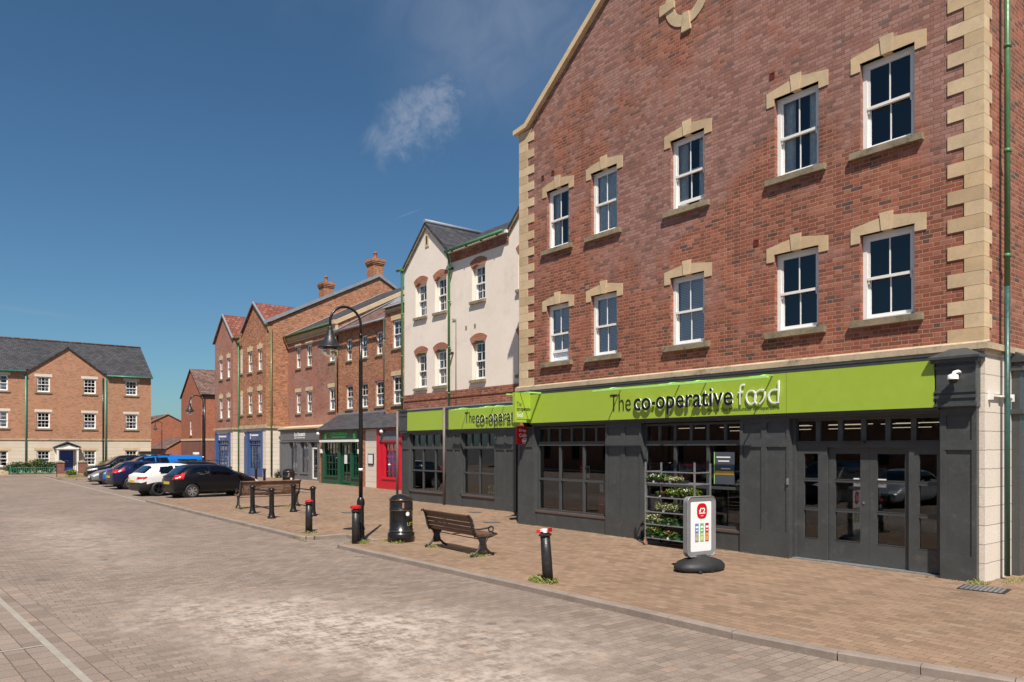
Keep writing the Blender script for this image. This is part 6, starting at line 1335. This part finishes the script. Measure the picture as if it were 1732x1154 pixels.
bush(-62.0, 8.45, 0, 0.42, 0.42, 0.33, 900, 'left small round shrub in the planted build-out', 'leaf_lime', 0.09, 'small round shrubs in the build-out'); bush(-61.6, 9.55, 0, 0.40, 0.38, 0.36, 900, 'right small round shrub in the planted build-out', 'leaf_lime', 0.09, 'small round shrubs in the build-out')
tuft(-61.4, 8.9, 0.9, 500, 0.25, 'dry grass between the two small round shrubs', 'leaf_dry'); tuft(-58.6, 7.7, 0.7, 300, 0.16, 'straggly dry weeds on the build-out corner', 'leaf_dry')
for y, lab in ((8.70, 'left brick gate pier with stone cap before the blue door'), (10.25, 'right brick gate pier with stone cap before the blue door')):
    o = empty('gate_pier', (-69.5, y, 0), 0, lab, 'gate pier', 'brick gate piers'); MB().box(-0.26, 0.26, -0.26, 0.26, 0, 0.86).build('pier', M['brick_plinth'], o)
    b = MB(); b.lathe([(0.42, 0.86), (0.42, 0.92), (0.05, 1.08)], n=4, smooth=False); b.v = [(x*math.cos(R(45))-y*math.sin(R(45)), x*math.sin(R(45))+y*math.cos(R(45)), z) for x, y, z in b.v]; b.build('cap', M['sill'], o)
o = empty('garden_gate', (-69.5, 9.0, 0), R(90), 'thin dark metal garden gate between the two brick piers', 'gate')
b = MB(); b.box(0, 1.0, -0.012, 0.012, 0.75, 0.78); b.box(0, 1.0, -0.012, 0.012, 0.12, 0.15); b.build('frame', M['black'], o); b = MB()
for k in range(8): b.box(0.02+k*0.135, 0.035+k*0.135, -0.008, 0.008, 0.05, 0.95)
b.build('bars', M['black'], o)
o = empty('hoop_rail', (-61.6, 7.5, 0), R(0), 'thin black hoop rail standing at the end of the railings', 'rail'); b = MB(); b.tube([(0, 0, 0), (0, 0, 0.95), (0.0, 0.1, 1.02), (0, 0.35, 1.02)], 0.02, 6); b.build('hoop', M['black'], o)
tag(bx('low_wall', M['band'], None, -69.25, -69.0, -8, 5.2, 0, 0.28), 'low stone edging wall left of the teal railings', 'wall')
o = empty('marker_post', (-62.5, 17.2, 0), 0, 'short white post with cap beside the blue shopfront', 'post'); MB().box(-0.12, 0.12, -0.12, 0.12, 0, 1.55).build('post', M['signwhite'], o); MB().box(-0.19, 0.19, -0.19, 0.19, 1.551, 1.72).build('cap', M['signwhite'], o)
bush(-50.6, 19.3, 0, 0.25, 0.3, 0.38, 300, 'small shrub growing at the corner of the grey salon front', 'leaf_dark', 0.08)

# ================================================================ cars
def paint(name, c, rough=0.3, metal=0.0, coat=0.2): return mat(name, c, rough, metal, coat=coat, spec=0.25)
M['alloy'] = mat('alloy_wheel', (0.50, 0.50, 0.51), 0.3, metal=0.7); M['headlamp'] = mat('headlamp', (0.75, 0.78, 0.80), 0.08, metal=0.3, coat=1); M['tail'] = mat('tail_lamp', (0.50, 0.012, 0.008), 0.15, coat=1); M['plate'] = mat('yellow_plate', (0.60, 0.40, 0.03), 0.5); M['trim'] = mat('black_plastic', (0.02, 0.02, 0.021), 0.5)
def interp(pts, x):
    if x <= pts[0][0]: return pts[0][1]
    for (x0, y0), (x1, y1) in zip(pts[:-1], pts[1:]):
        if x <= x1: t = (x-x0)/(x1-x0); return y0+(y1-y0)*t
    return pts[-1][1]
def smooth_prof(pts, n=400, w=9):
    xs = [pts[0][0]+(pts[-1][0]-pts[0][0])*i/n for i in range(n+1)]; zs = [interp(pts, x) for x in xs]
    zz = []
    for i in range(n+1):
        a = range(max(0, i-w), min(n, i+w)+1); zz.append(sum(zs[k] for k in a)/len(a))
    return list(zip(xs, zz))
def inpoly(p, poly):
    c = False; j = len(poly)-1
    for i in range(len(poly)):
        if (poly[i][1] > p[1]) != (poly[j][1] > p[1]) and p[0] < (poly[j][0]-poly[i][0])*(p[1]-poly[i][1])/(poly[j][1]-poly[i][1])+poly[i][0]: c = not c
        j = i
    return c
def make_car(label, L, Wd, top, belt, sides, ws, rw, head, tail, body, wheel='alloy', rad=0.32, axles=(0.75, 0.80), dark_low=None, plate=True, rails=False, spokes=5, bottom=0.20, group='cars parked in the bays', name='parked_car', roofm=None, tumble=0.20, NY=150, NS=30):
    """y runs 0 (tail) .. L (nose). top = side profile of the upper outline"""
    o = empty(name, (0, 0, 0), 0, label, 'car', group)
    tp = smooth_prof(top); H = max(z for _, z in tp); W2 = Wd/2
    ya, yb = axles[0], L-axles[1]
    def halfw(y, z):
        t = abs(2*y/L-1); pl = 1-0.02*t**2-0.13*t**7
        f = 1.0
        if z > belt: f = 1-tumble*((z-belt)/(H-belt))**1.15
        elif z < 0.55: f = 1-0.05*((0.55-z)/0.35)**2
        if abs(z-belt) < 0.05: f += 0.006
        return W2*pl*f
    V = []; idx = {}
    def ring(y, zt, zb, sc=1.0, yo=0.0):
        zc, hz = (zt+zb)/2, (zt-zb)/2; r = []
        for k in range(2*NS):
            ph = -math.pi/2+math.pi*(k/(NS)) if k <= NS else None
            a = -math.pi/2+2*math.pi*k/(2*NS)*1.0
            # k=0 bottom centre, NS = top centre, mirrored beyond
            kk = k if k <= NS else 2*NS-k; sgn = 1 if k <= NS else -1
            u = kk/NS; ph = -math.pi/2+math.pi*u
            cx = abs(math.cos(ph))**(0.34); cz = math.copysign(abs(math.sin(ph))**(0.55), math.sin(ph))
            z = zc+hz*cz; x = halfw(y, z)*cx
            r.append((sgn*x*sc, y+yo, zc+(z-zc)*sc))
        return r
    rings = []
    zt0, ztL = interp(tp, 0), interp(tp, L)
    for i in range(7): s = math.sin(math.pi/2*(i+0.3)/7.3); rings.append(ring(0, zt0, bottom+0.07, s, -0.07*math.sqrt(max(0, 1-s*s))*1.0))
    for i in range(NY+1):
        y = L*i/NY; rings.append(ring(y, interp(tp, y), bottom+0.05*abs(2*y/L-1)**6))
    for i in range(7): s = math.sin(math.pi/2*(7.3-i-0.3-0.7)/7.3); rings.append(ring(L, ztL, bottom+0.07, max(s, 0.02), 0.10*math.sqrt(max(0, 1-s*s))))
    n = 2*NS
    for r in rings: V += r
    groups = {}
    for i in range(len(rings)-1):
        for k in range(n):
            q = [i*n+k, i*n+(k+1) % n, (i+1)*n+(k+1) % n, (i+1)*n+k]
            P4 = [Vector(V[v]) for v in q]; c = sum(P4, Vector())/4; nn = (P4[1]-P4[0]).cross(P4[3]-P4[0])
            if nn.length < 1e-9: nn = (P4[2]-P4[1]).cross(P4[3]-P4[2])
            if nn.length > 0: nn.normalize()
            ax = abs(nn.x); g = 'body'
            if abs(c.x) > W2*0.62 and any((c.y-yy)**2+(c.z-rad)**2 < (rad+0.055)**2 for yy in (ya, yb)): continue
            if c.z > belt-0.12 and any(inpoly((c.y, c.z), s) for s in sides) and abs(c.x) > W2*0.55 and ax > 0.45: g = 'side_window'
            elif ws and c.z > ws[2] and ws[0] < c.y < ws[1] and abs(c.x) < halfw(c.y, c.z)*0.90 and nn.z*(1 if nn.z > 0 else -1) > 0.15: g = 'windscreen'
            elif rw and c.z > rw[2] and rw[0] < c.y < rw[1] and abs(c.x) < halfw(c.y, c.z)*0.86: g = 'rear_window'
            elif head and any(inpoly((c.y, c.z), s) for s in head) and abs(c.x) > W2*0.50: g = 'headlight'
            elif tail and any(inpoly((c.y, c.z), s) for s in tail) and abs(c.x) > W2*0.56: g = 'tail_light'
            elif c.z < bottom+0.10: g = 'sill_trim'
            elif dark_low and ((c.y < dark_low[0] and c.z < dark_low[1]) or (len(dark_low) > 2 and c.y > dark_low[2] and c.z < dark_low[3] and abs(c.x) < W2*0.7)): g = 'bumper_trim'
            key = (g, 1 if c.x > 0 else -1) if g in ('side_window', 'headlight', 'tail_light') else (g, 0)
            groups.setdefault(key, []).append(q)
    mats = {'body': body, 'side_window': M['carglass'], 'windscreen': M['carglass'], 'rear_window': M['carglass'], 'headlight': M['headlamp'], 'tail_light': M['tail'], 'sill_trim': M['trim'], 'bumper_trim': M['trim']}
    for (g, s), faces in groups.items():
        b = MB(); mp = {}
        for q in faces:
            f = []
            for v in q:
                if v not in mp: mp[v] = len(b.v); b.v.append(V[v])
                f.append(mp[v])
            f2 = []
            for v in f:
                if not f2 or b.v[v] != b.v[f2[-1]]: f2.append(v)
            if len(set(f2)) >= 3: b.f.append(f2[::-1]); b.sm.append(True)
        b.build(g, mats[g], o)
    # dark cabin and seats inside
    b = MB(); b.box(-W2*0.8, W2*0.8, L*0.16, L*0.72, 0.35, belt-0.12)
    for y in (L*0.30, L*0.52):
        for x in (-0.35, 0.35): b.box(x-0.22, x+0.22, y, y+0.14, belt-0.12, belt+0.22); b.box(x-0.1, x+0.1, y+0.02, y+0.10, belt+0.24, belt+0.40)
    b.build('seats', M['trim'], o)
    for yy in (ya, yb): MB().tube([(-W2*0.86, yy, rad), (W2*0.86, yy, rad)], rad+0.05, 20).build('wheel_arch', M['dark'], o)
    for yy in (ya, yb):
        for s in (-1, 1):
            xo = s*(W2*0.965); xi = s*(W2*0.965-0.20)
            t = MB(); pr = [(rad*0.66, 0), (rad*0.70, -0.012), (rad*0.97, -0.004), (rad, 0.03), (rad, 0.16), (rad*0.95, 0.19)]
            m_ = 28; i0 = 0
            for r_, dx in pr:
                for k in range(m_): a = 2*math.pi*k/m_; t.v.append((xo-s*dx, yy+r_*math.cos(a), rad+r_*math.sin(a)))
            for j in range(len(pr)-1):
                for k in range(m_): a, c = j*m_+k, j*m_+(k+1) % m_; t.f.append([a, c, c+m_, a+m_] if s < 0 else [a, a+m_, c+m_, c]); t.sm.append(True)
            w = t.build('wheel', M['rubber'], o)
            t = MB(); sp = spokes
            ringp = [(rad*0.67, 0.0), (rad*0.67, 0.03)]
            for k in range(28):
                a0, a1 = 2*math.pi*k/28, 2*math.pi*(k+1)/28
                t.face([(xo+s*0.002, yy+r_*math.cos(a), rad+r_*math.sin(a)) for r_, a in ((rad*0.61, a0), (rad*0.69, a0), (rad*0.69, a1), (rad*0.61, a1))])
            for k in range(sp):
                a = 2*math.pi*k/sp+0.3
                for da in (-0.16, 0.16):
                    c1 = Vector((0, math.cos(a), math.sin(a))); c2 = Vector((0, math.cos(a+da), math.sin(a+da))); pn = Vector((0, -math.sin(a+da), math.cos(a+da)))
                    A = Vector((xo-s*0.005, yy, rad))
                    t.face([A+c1*rad*0.08-pn*0.018, A+c2*rad*0.64-pn*0.014, A+c2*rad*0.64+pn*0.014, A+c1*rad*0.08+pn*0.018])
            t.tube([(xo-s*0.02, yy, rad), (xo+s*0.001, yy, rad)], rad*0.14, 12)
            t.build('rim', M[wheel], w)
    if plate: bx('number_plate', M['plate'], o, -0.26, 0.26, -0.115, -0.075, 0.62, 0.73)
    for s in (-1, 1):
        b = MB(); yy = ws[0]+(ws[1]-ws[0])*0.72; b.lathe([(0.0, -0.085), (0.07, -0.05), (0.085, 0.0), (0.07, 0.06), (0.0, 0.085)], (0, 0, 0), 10)
        b.v = [(s*(W2*0.97+0.08)+x*1.1, yy+y*0.9, belt+0.07+z*0.95) for x, y, z in b.v]; b.build('mirror', body, o)
    if rails:
        for s in (-1, 1): b = MB(); b.tube([(s*W2*0.68, L*0.22, H-0.02), (s*W2*0.70, L*0.26, H+0.045), (s*W2*0.70, L*0.55, H+0.05), (s*W2*0.68, L*0.60, H-0.01)], 0.018, 6); b.build('roof_rail', M['trim'], o)
    return o
hatch = lambda L, H, b: [(0, b+0.02), (0.10, b+0.07), (0.16, b+0.12), (0.52, H-0.09), (0.72, H-0.02), (1.2, H), (1.9, H-0.005), (2.35, H-0.07), (L-1.02, b+0.09), (L-0.85, b+0.03), (L-0.35, b-0.12), (L-0.10, b-0.25), (L, b-0.34)]
# small black three-door
P_ = make_car('glossy black three door hatchback behind the weathered bench, nearest of the cars', 3.95, 1.72, hatch(3.95, 1.46, 0.95), 0.93,
   [[(0.55, 1.10), (0.78, 1.30), (1.30, 1.375), (1.42, 1.375), (1.42, 1.00), (1.0, 1.03), (0.70, 1.07)], [(1.50, 1.00), (1.50, 1.375), (1.95, 1.37), (2.30, 1.31), (2.78, 1.05), (2.85, 0.98)]],
   (2.35, 2.98, 1.02), (0.14, 0.56, 1.03), [[(3.60, 0.66), (3.9, 0.60), (3.9, 0.70), (3.62, 0.76)]], [[(-0.1, 0.82), (0.30, 0.86), (0.42, 1.12), (0.18, 1.10), (0.02, 0.98)]], paint('black_car_paint', (0.007, 0.007, 0.010)), rad=0.31, spokes=7, axles=(0.68, 0.78))
P_.location = (-34.72, 8.42, RZ); P_.rotation_euler = (0, 0, R(8))
golf = make_car('white hatchback with black wheels and dark lower bumper beside the black hatchback', 4.25, 1.80, hatch(4.25, 1.47, 0.95), 0.94,
   [[(0.75, 1.06), (0.88, 1.32), (1.45, 1.375), (1.45, 1.00)], [(1.52, 1.00), (1.52, 1.375), (2.1, 1.36), (2.5, 1.28), (3.02, 1.0)]],
   (2.5, 3.25, 1.02), (0.14, 0.54, 1.05), [[(3.6, 0.66), (4.2, 0.58), (4.2, 0.72), (3.6, 0.84)]], [[(-0.1, 0.77), (0.30, 0.79), (0.28, 0.90), (-0.1, 0.90)]], paint('white_car_paint', (0.72, 0.70, 0.67)), wheel='black', rad=0.33, dark_low=(0.62, 0.62), axles=(0.78, 0.86))
golf.location = (-37.2, 7.55, RZ); golf.rotation_euler = (0, 0, R(7))
dk = make_car('dark car with roof rails mostly hidden behind the white hatchback', 4.3, 1.78, hatch(4.3, 1.50, 0.95), 0.94, [[(0.8, 1.05), (0.92, 1.36), (1.9, 1.40), (2.5, 1.32), (3.0, 1.0)]], (2.5, 3.2, 1.02), (0.14, 0.5, 1.05), None, [[(-0.1, 0.84), (0.32, 0.86), (0.30, 0.98), (-0.1, 1.0)]], paint('dark_car_paint', (0.012, 0.012, 0.014)), rails=True, axles=(0.8, 0.85))
dk.location = (-40.2, 9.5, RZ); dk.rotation_euler = (0, 0, R(6))
p308 = make_car('dark violet blue hatchback with yellow plate left of the white hatchback', 4.25, 1.80, hatch(4.25, 1.47, 0.97), 0.95, [[(0.62, 1.12), (0.85, 1.30), (1.45, 1.39), (1.45, 1.02)], [(1.52, 1.02), (1.52, 1.39), (2.1, 1.37), (2.5, 1.28), (3.05, 1.0)]], (2.5, 3.2, 1.04), (0.14, 0.56, 1.07), None, [[(-0.1, 0.88), (0.20, 0.90), (0.50, 1.04), (0.48, 1.10), (0.0, 1.04)]], paint('violet_blue_car_paint', (0.014, 0.017, 0.062), metal=0.3), rad=0.33, axles=(0.78, 0.85), dark_low=(0.3, 0.45))
p308.location = (-43.85, 7.75, RZ); p308.rotation_euler = (0, 0, R(4))
sv = make_car('silver saloon nose out with its low bonnet in front of the black car', 4.3, 1.78, [(0, 0.92), (0.5, 0.98), (1.05, 1.32), (1.6, 1.40), (2.2, 1.38), (2.6, 1.25), (3.15, 0.94), (3.9, 0.80), (4.2, 0.62), (4.3, 0.55)], 0.88, [[(0.95, 1.0), (1.3, 1.30), (2.2, 1.32), (2.9, 0.98)]], (2.35, 3.15, 0.96), (0.5, 1.1, 1.0), [[(3.80, 0.58), (4.34, 0.54), (4.34, 0.62), (3.82, 0.72)]], [[(-0.1, 0.7), (0.2, 0.7), (0.2, 0.85), (-0.1, 0.85)]], paint('silver_car_paint', (0.26, 0.27, 0.29), 0.3, 0.5), dark_low=(0.0, 0.0, 4.15, 0.48), bottom=0.16)
sv.location = (-50.25, 12.15, RZ); sv.rotation_euler = (0, 0, R(180)); bx('number_plate', M['signwhite'], sv, -0.26, 0.26, 4.385, 4.41, 0.40, 0.50)
pk = make_car('bright blue pickup truck with a matching canopy and loaded black roof rack', 5.2, 1.86, [(0, 1.66), (0.15, 1.74), (1.5, 1.76), (1.58, 1.76), (1.9, 1.74), (3.0, 1.72), (3.4, 1.60), (4.0, 1.18), (4.1, 1.13), (4.9, 1.00), (5.15, 0.80), (5.2, 0.70)], 1.10, [[(0.35, 1.20), (0.35, 1.50), (1.45, 1.52), (1.20, 1.20)], [(1.85, 1.20), (1.95, 1.62), (2.55, 1.64), (2.55, 1.18)], [(2.65, 1.18), (2.65, 1.64), (3.1, 1.60), (3.75, 1.18)]], (3.15, 4.0, 1.18), (0.02, 0.03, 1.9), [[(4.70, 0.82), (5.22, 0.76), (5.22, 0.85), (4.72, 0.95)]], [[(-0.1, 0.8), (0.15, 0.8), (0.15, 1.1), (-0.1, 1.1)]], paint('bright_blue_car_paint', (0.008, 0.13, 0.46)), rad=0.38, axles=(1.1, 0.95), dark_low=(0.3, 0.6, 5.05, 0.86), bottom=0.30, tumble=0.14, name='pickup_truck')
pk.location = (-47.0, 13.1, RZ); pk.rotation_euler = (0, 0, R(180)); pk['category'] = 'pickup truck'
b = MB()
for y in (1.85, 2.5, 3.1): b.tube([(-0.68, y, 1.76), (0.68, y, 1.76)], 0.022, 6)
for x in (-0.62, 0.62): b.tube([(x, 1.7, 1.80), (x, 3.3, 1.80)], 0.02, 6)
b.build('roof_rack', M['trim'], pk)
for i, (y0, y1, x0, x1, h_, lab) in enumerate(((2.2, 3.35, -0.55, -0.05, 0.16, 'long black case on the left of the pickup roof rack'), (1.9, 3.0, 0.05, 0.5, 0.12, 'flat black board strapped on the right of the pickup roof rack'))):
    bb = MB(); bb.box(x0, x1, y0, y1, 0, h_); bb.box(x0+0.04, x1-0.04, y0+0.1, y0+0.14, h_, h_+0.01); oo = bb.build('roof_case', M['trim']); oo.location = (-47.0, 13.1, RZ+1.825); oo.rotation_euler = (0, 0, R(180)); tag(oo, lab, 'case')
qq = make_car('big black off-roader nose out at the far left of the row', 4.45, 1.84, [(0, 1.1), (0.1, 1.2), (0.45, 1.60), (0.9, 1.68), (2.4, 1.68), (2.75, 1.60), (3.40, 1.14), (3.55, 1.09), (4.15, 0.98), (4.4, 0.80), (4.45, 0.68)], 1.04, [[(0.6, 1.2), (0.8, 1.5), (1.5, 1.55), (1.5, 1.12)], [(1.6, 1.12), (1.6, 1.57), (2.4, 1.57), (2.7, 1.50), (3.15, 1.1)]], (2.6, 3.4, 1.14), (0.12, 0.5, 1.2), [[(3.95, 0.78), (4.50, 0.72), (4.50, 0.80), (3.98, 0.90)]], [[(-0.1, 0.9), (0.2, 0.9), (0.2, 1.1), (-0.1, 1.1)]], paint('black_suv_paint', (0.008, 0.008, 0.009)), rad=0.36, dark_low=(0.3, 0.5, 4.3, 0.62), bottom=0.26, axles=(0.85, 0.9))
qq.location = (-54.7, 12.75, RZ); qq.rotation_euler = (0, 0, R(180))

# cars and houses on the other side of the square (seen as reflections in the shop glass)
def recolour(o, m):
    for c in [x for x in SC.objects if x.parent == o]:
        if c.name.startswith('body') or c.name.startswith('mirror'):
            c.data = c.data.copy(); c.data.materials[0] = m
for src, x, lab, m_ in ((sv, -13.1, 'silver saloon on the near side of the square reflected in the doors', paint('pale_silver_paint', (0.42, 0.46, 0.50), 0.3, 0.4)), (golf, -18.4, 'white hatchback on the near side of the square', None), (P_, -20.9, 'black hatchback on the near side of the square', None), (qq, -15.8, 'dark grey off-roader on the near side of the square', None), (sv, -23.6, 'red saloon on the near side of the square', paint('red_car_paint', (0.25, 0.01, 0.01)))):
    c = copy_tree(src); c.location = (x, -4.9, RZ); c.rotation_euler = (0, 0, 0); c['label'] = lab; c['group'] = 'cars parked on the near side'
    if m_: recolour(c, m_)
ob = empty('brick_terrace', (0, -21, 0), R(180), 'long brick terrace across the near side of the square, behind the viewer', 'building')
hs_ = [(x, x+1.0, z, z+1.5) for x in range(-30, 60, 4) for z in (1.0, 4.2)]
b = MB(); wall(b, -34, 64, 0, 6.4, hs_, 0, 0.12); b.build('wall', M['brick_far'], ob)
b = MB(); b.box(-34, 64, 0.15, 0.2, 0, 6.3); b.build('inner_wall', M['dark'], ob)
b = MB(); roofslab(b, (-34, -0.3, 6.35), (64, -0.3, 6.35), (64, 5, 9.2), (-34, 5, 9.2)); b.build('roof', M['slate_far'], ob)
def tree(x, y, h, r, lab):
    o = empty('tree', (x, y, 0), 0, lab, 'tree', 'trees on the near side of the square'); b = MB(); b.tube([(0, 0, 0), (0.05, 0, h*0.35), (0, 0.05, h*0.6)], [0.16, 0.12, 0.06], 8)
    for k in range(6): a = k*1.05; b.tube([(0, 0, h*0.35+k*0.15), (r*0.5*math.cos(a), r*0.5*math.sin(a), h*0.65+k*0.1)], [0.06, 0.02], 5)
    b.build('trunk', M['wood'], o); b = MB()
    for k in range(16): a = random.uniform(0, 6.28); q = r*random.uniform(0.1, 0.7); leaves(b, (q*math.cos(a), q*math.sin(a), h*random.uniform(0.5, 0.92)), (r*0.4, r*0.4, r*0.3), 130, 0.22, 0.6)
    b.build('crown', M['leaf_dark'], o)
for x, y, h, r in ((-9, -12, 6.5, 2.2), (-17, -13, 7, 2.5), (-26, -12, 6, 2.2), (-2, -13, 7, 2.4)): tree(x, y, h, r, f'leafy tree {"near the left end" if x < -20 else "left of centre" if x < -12 else "right of centre" if x < -5 else "near the right end"} of the row behind the viewer')
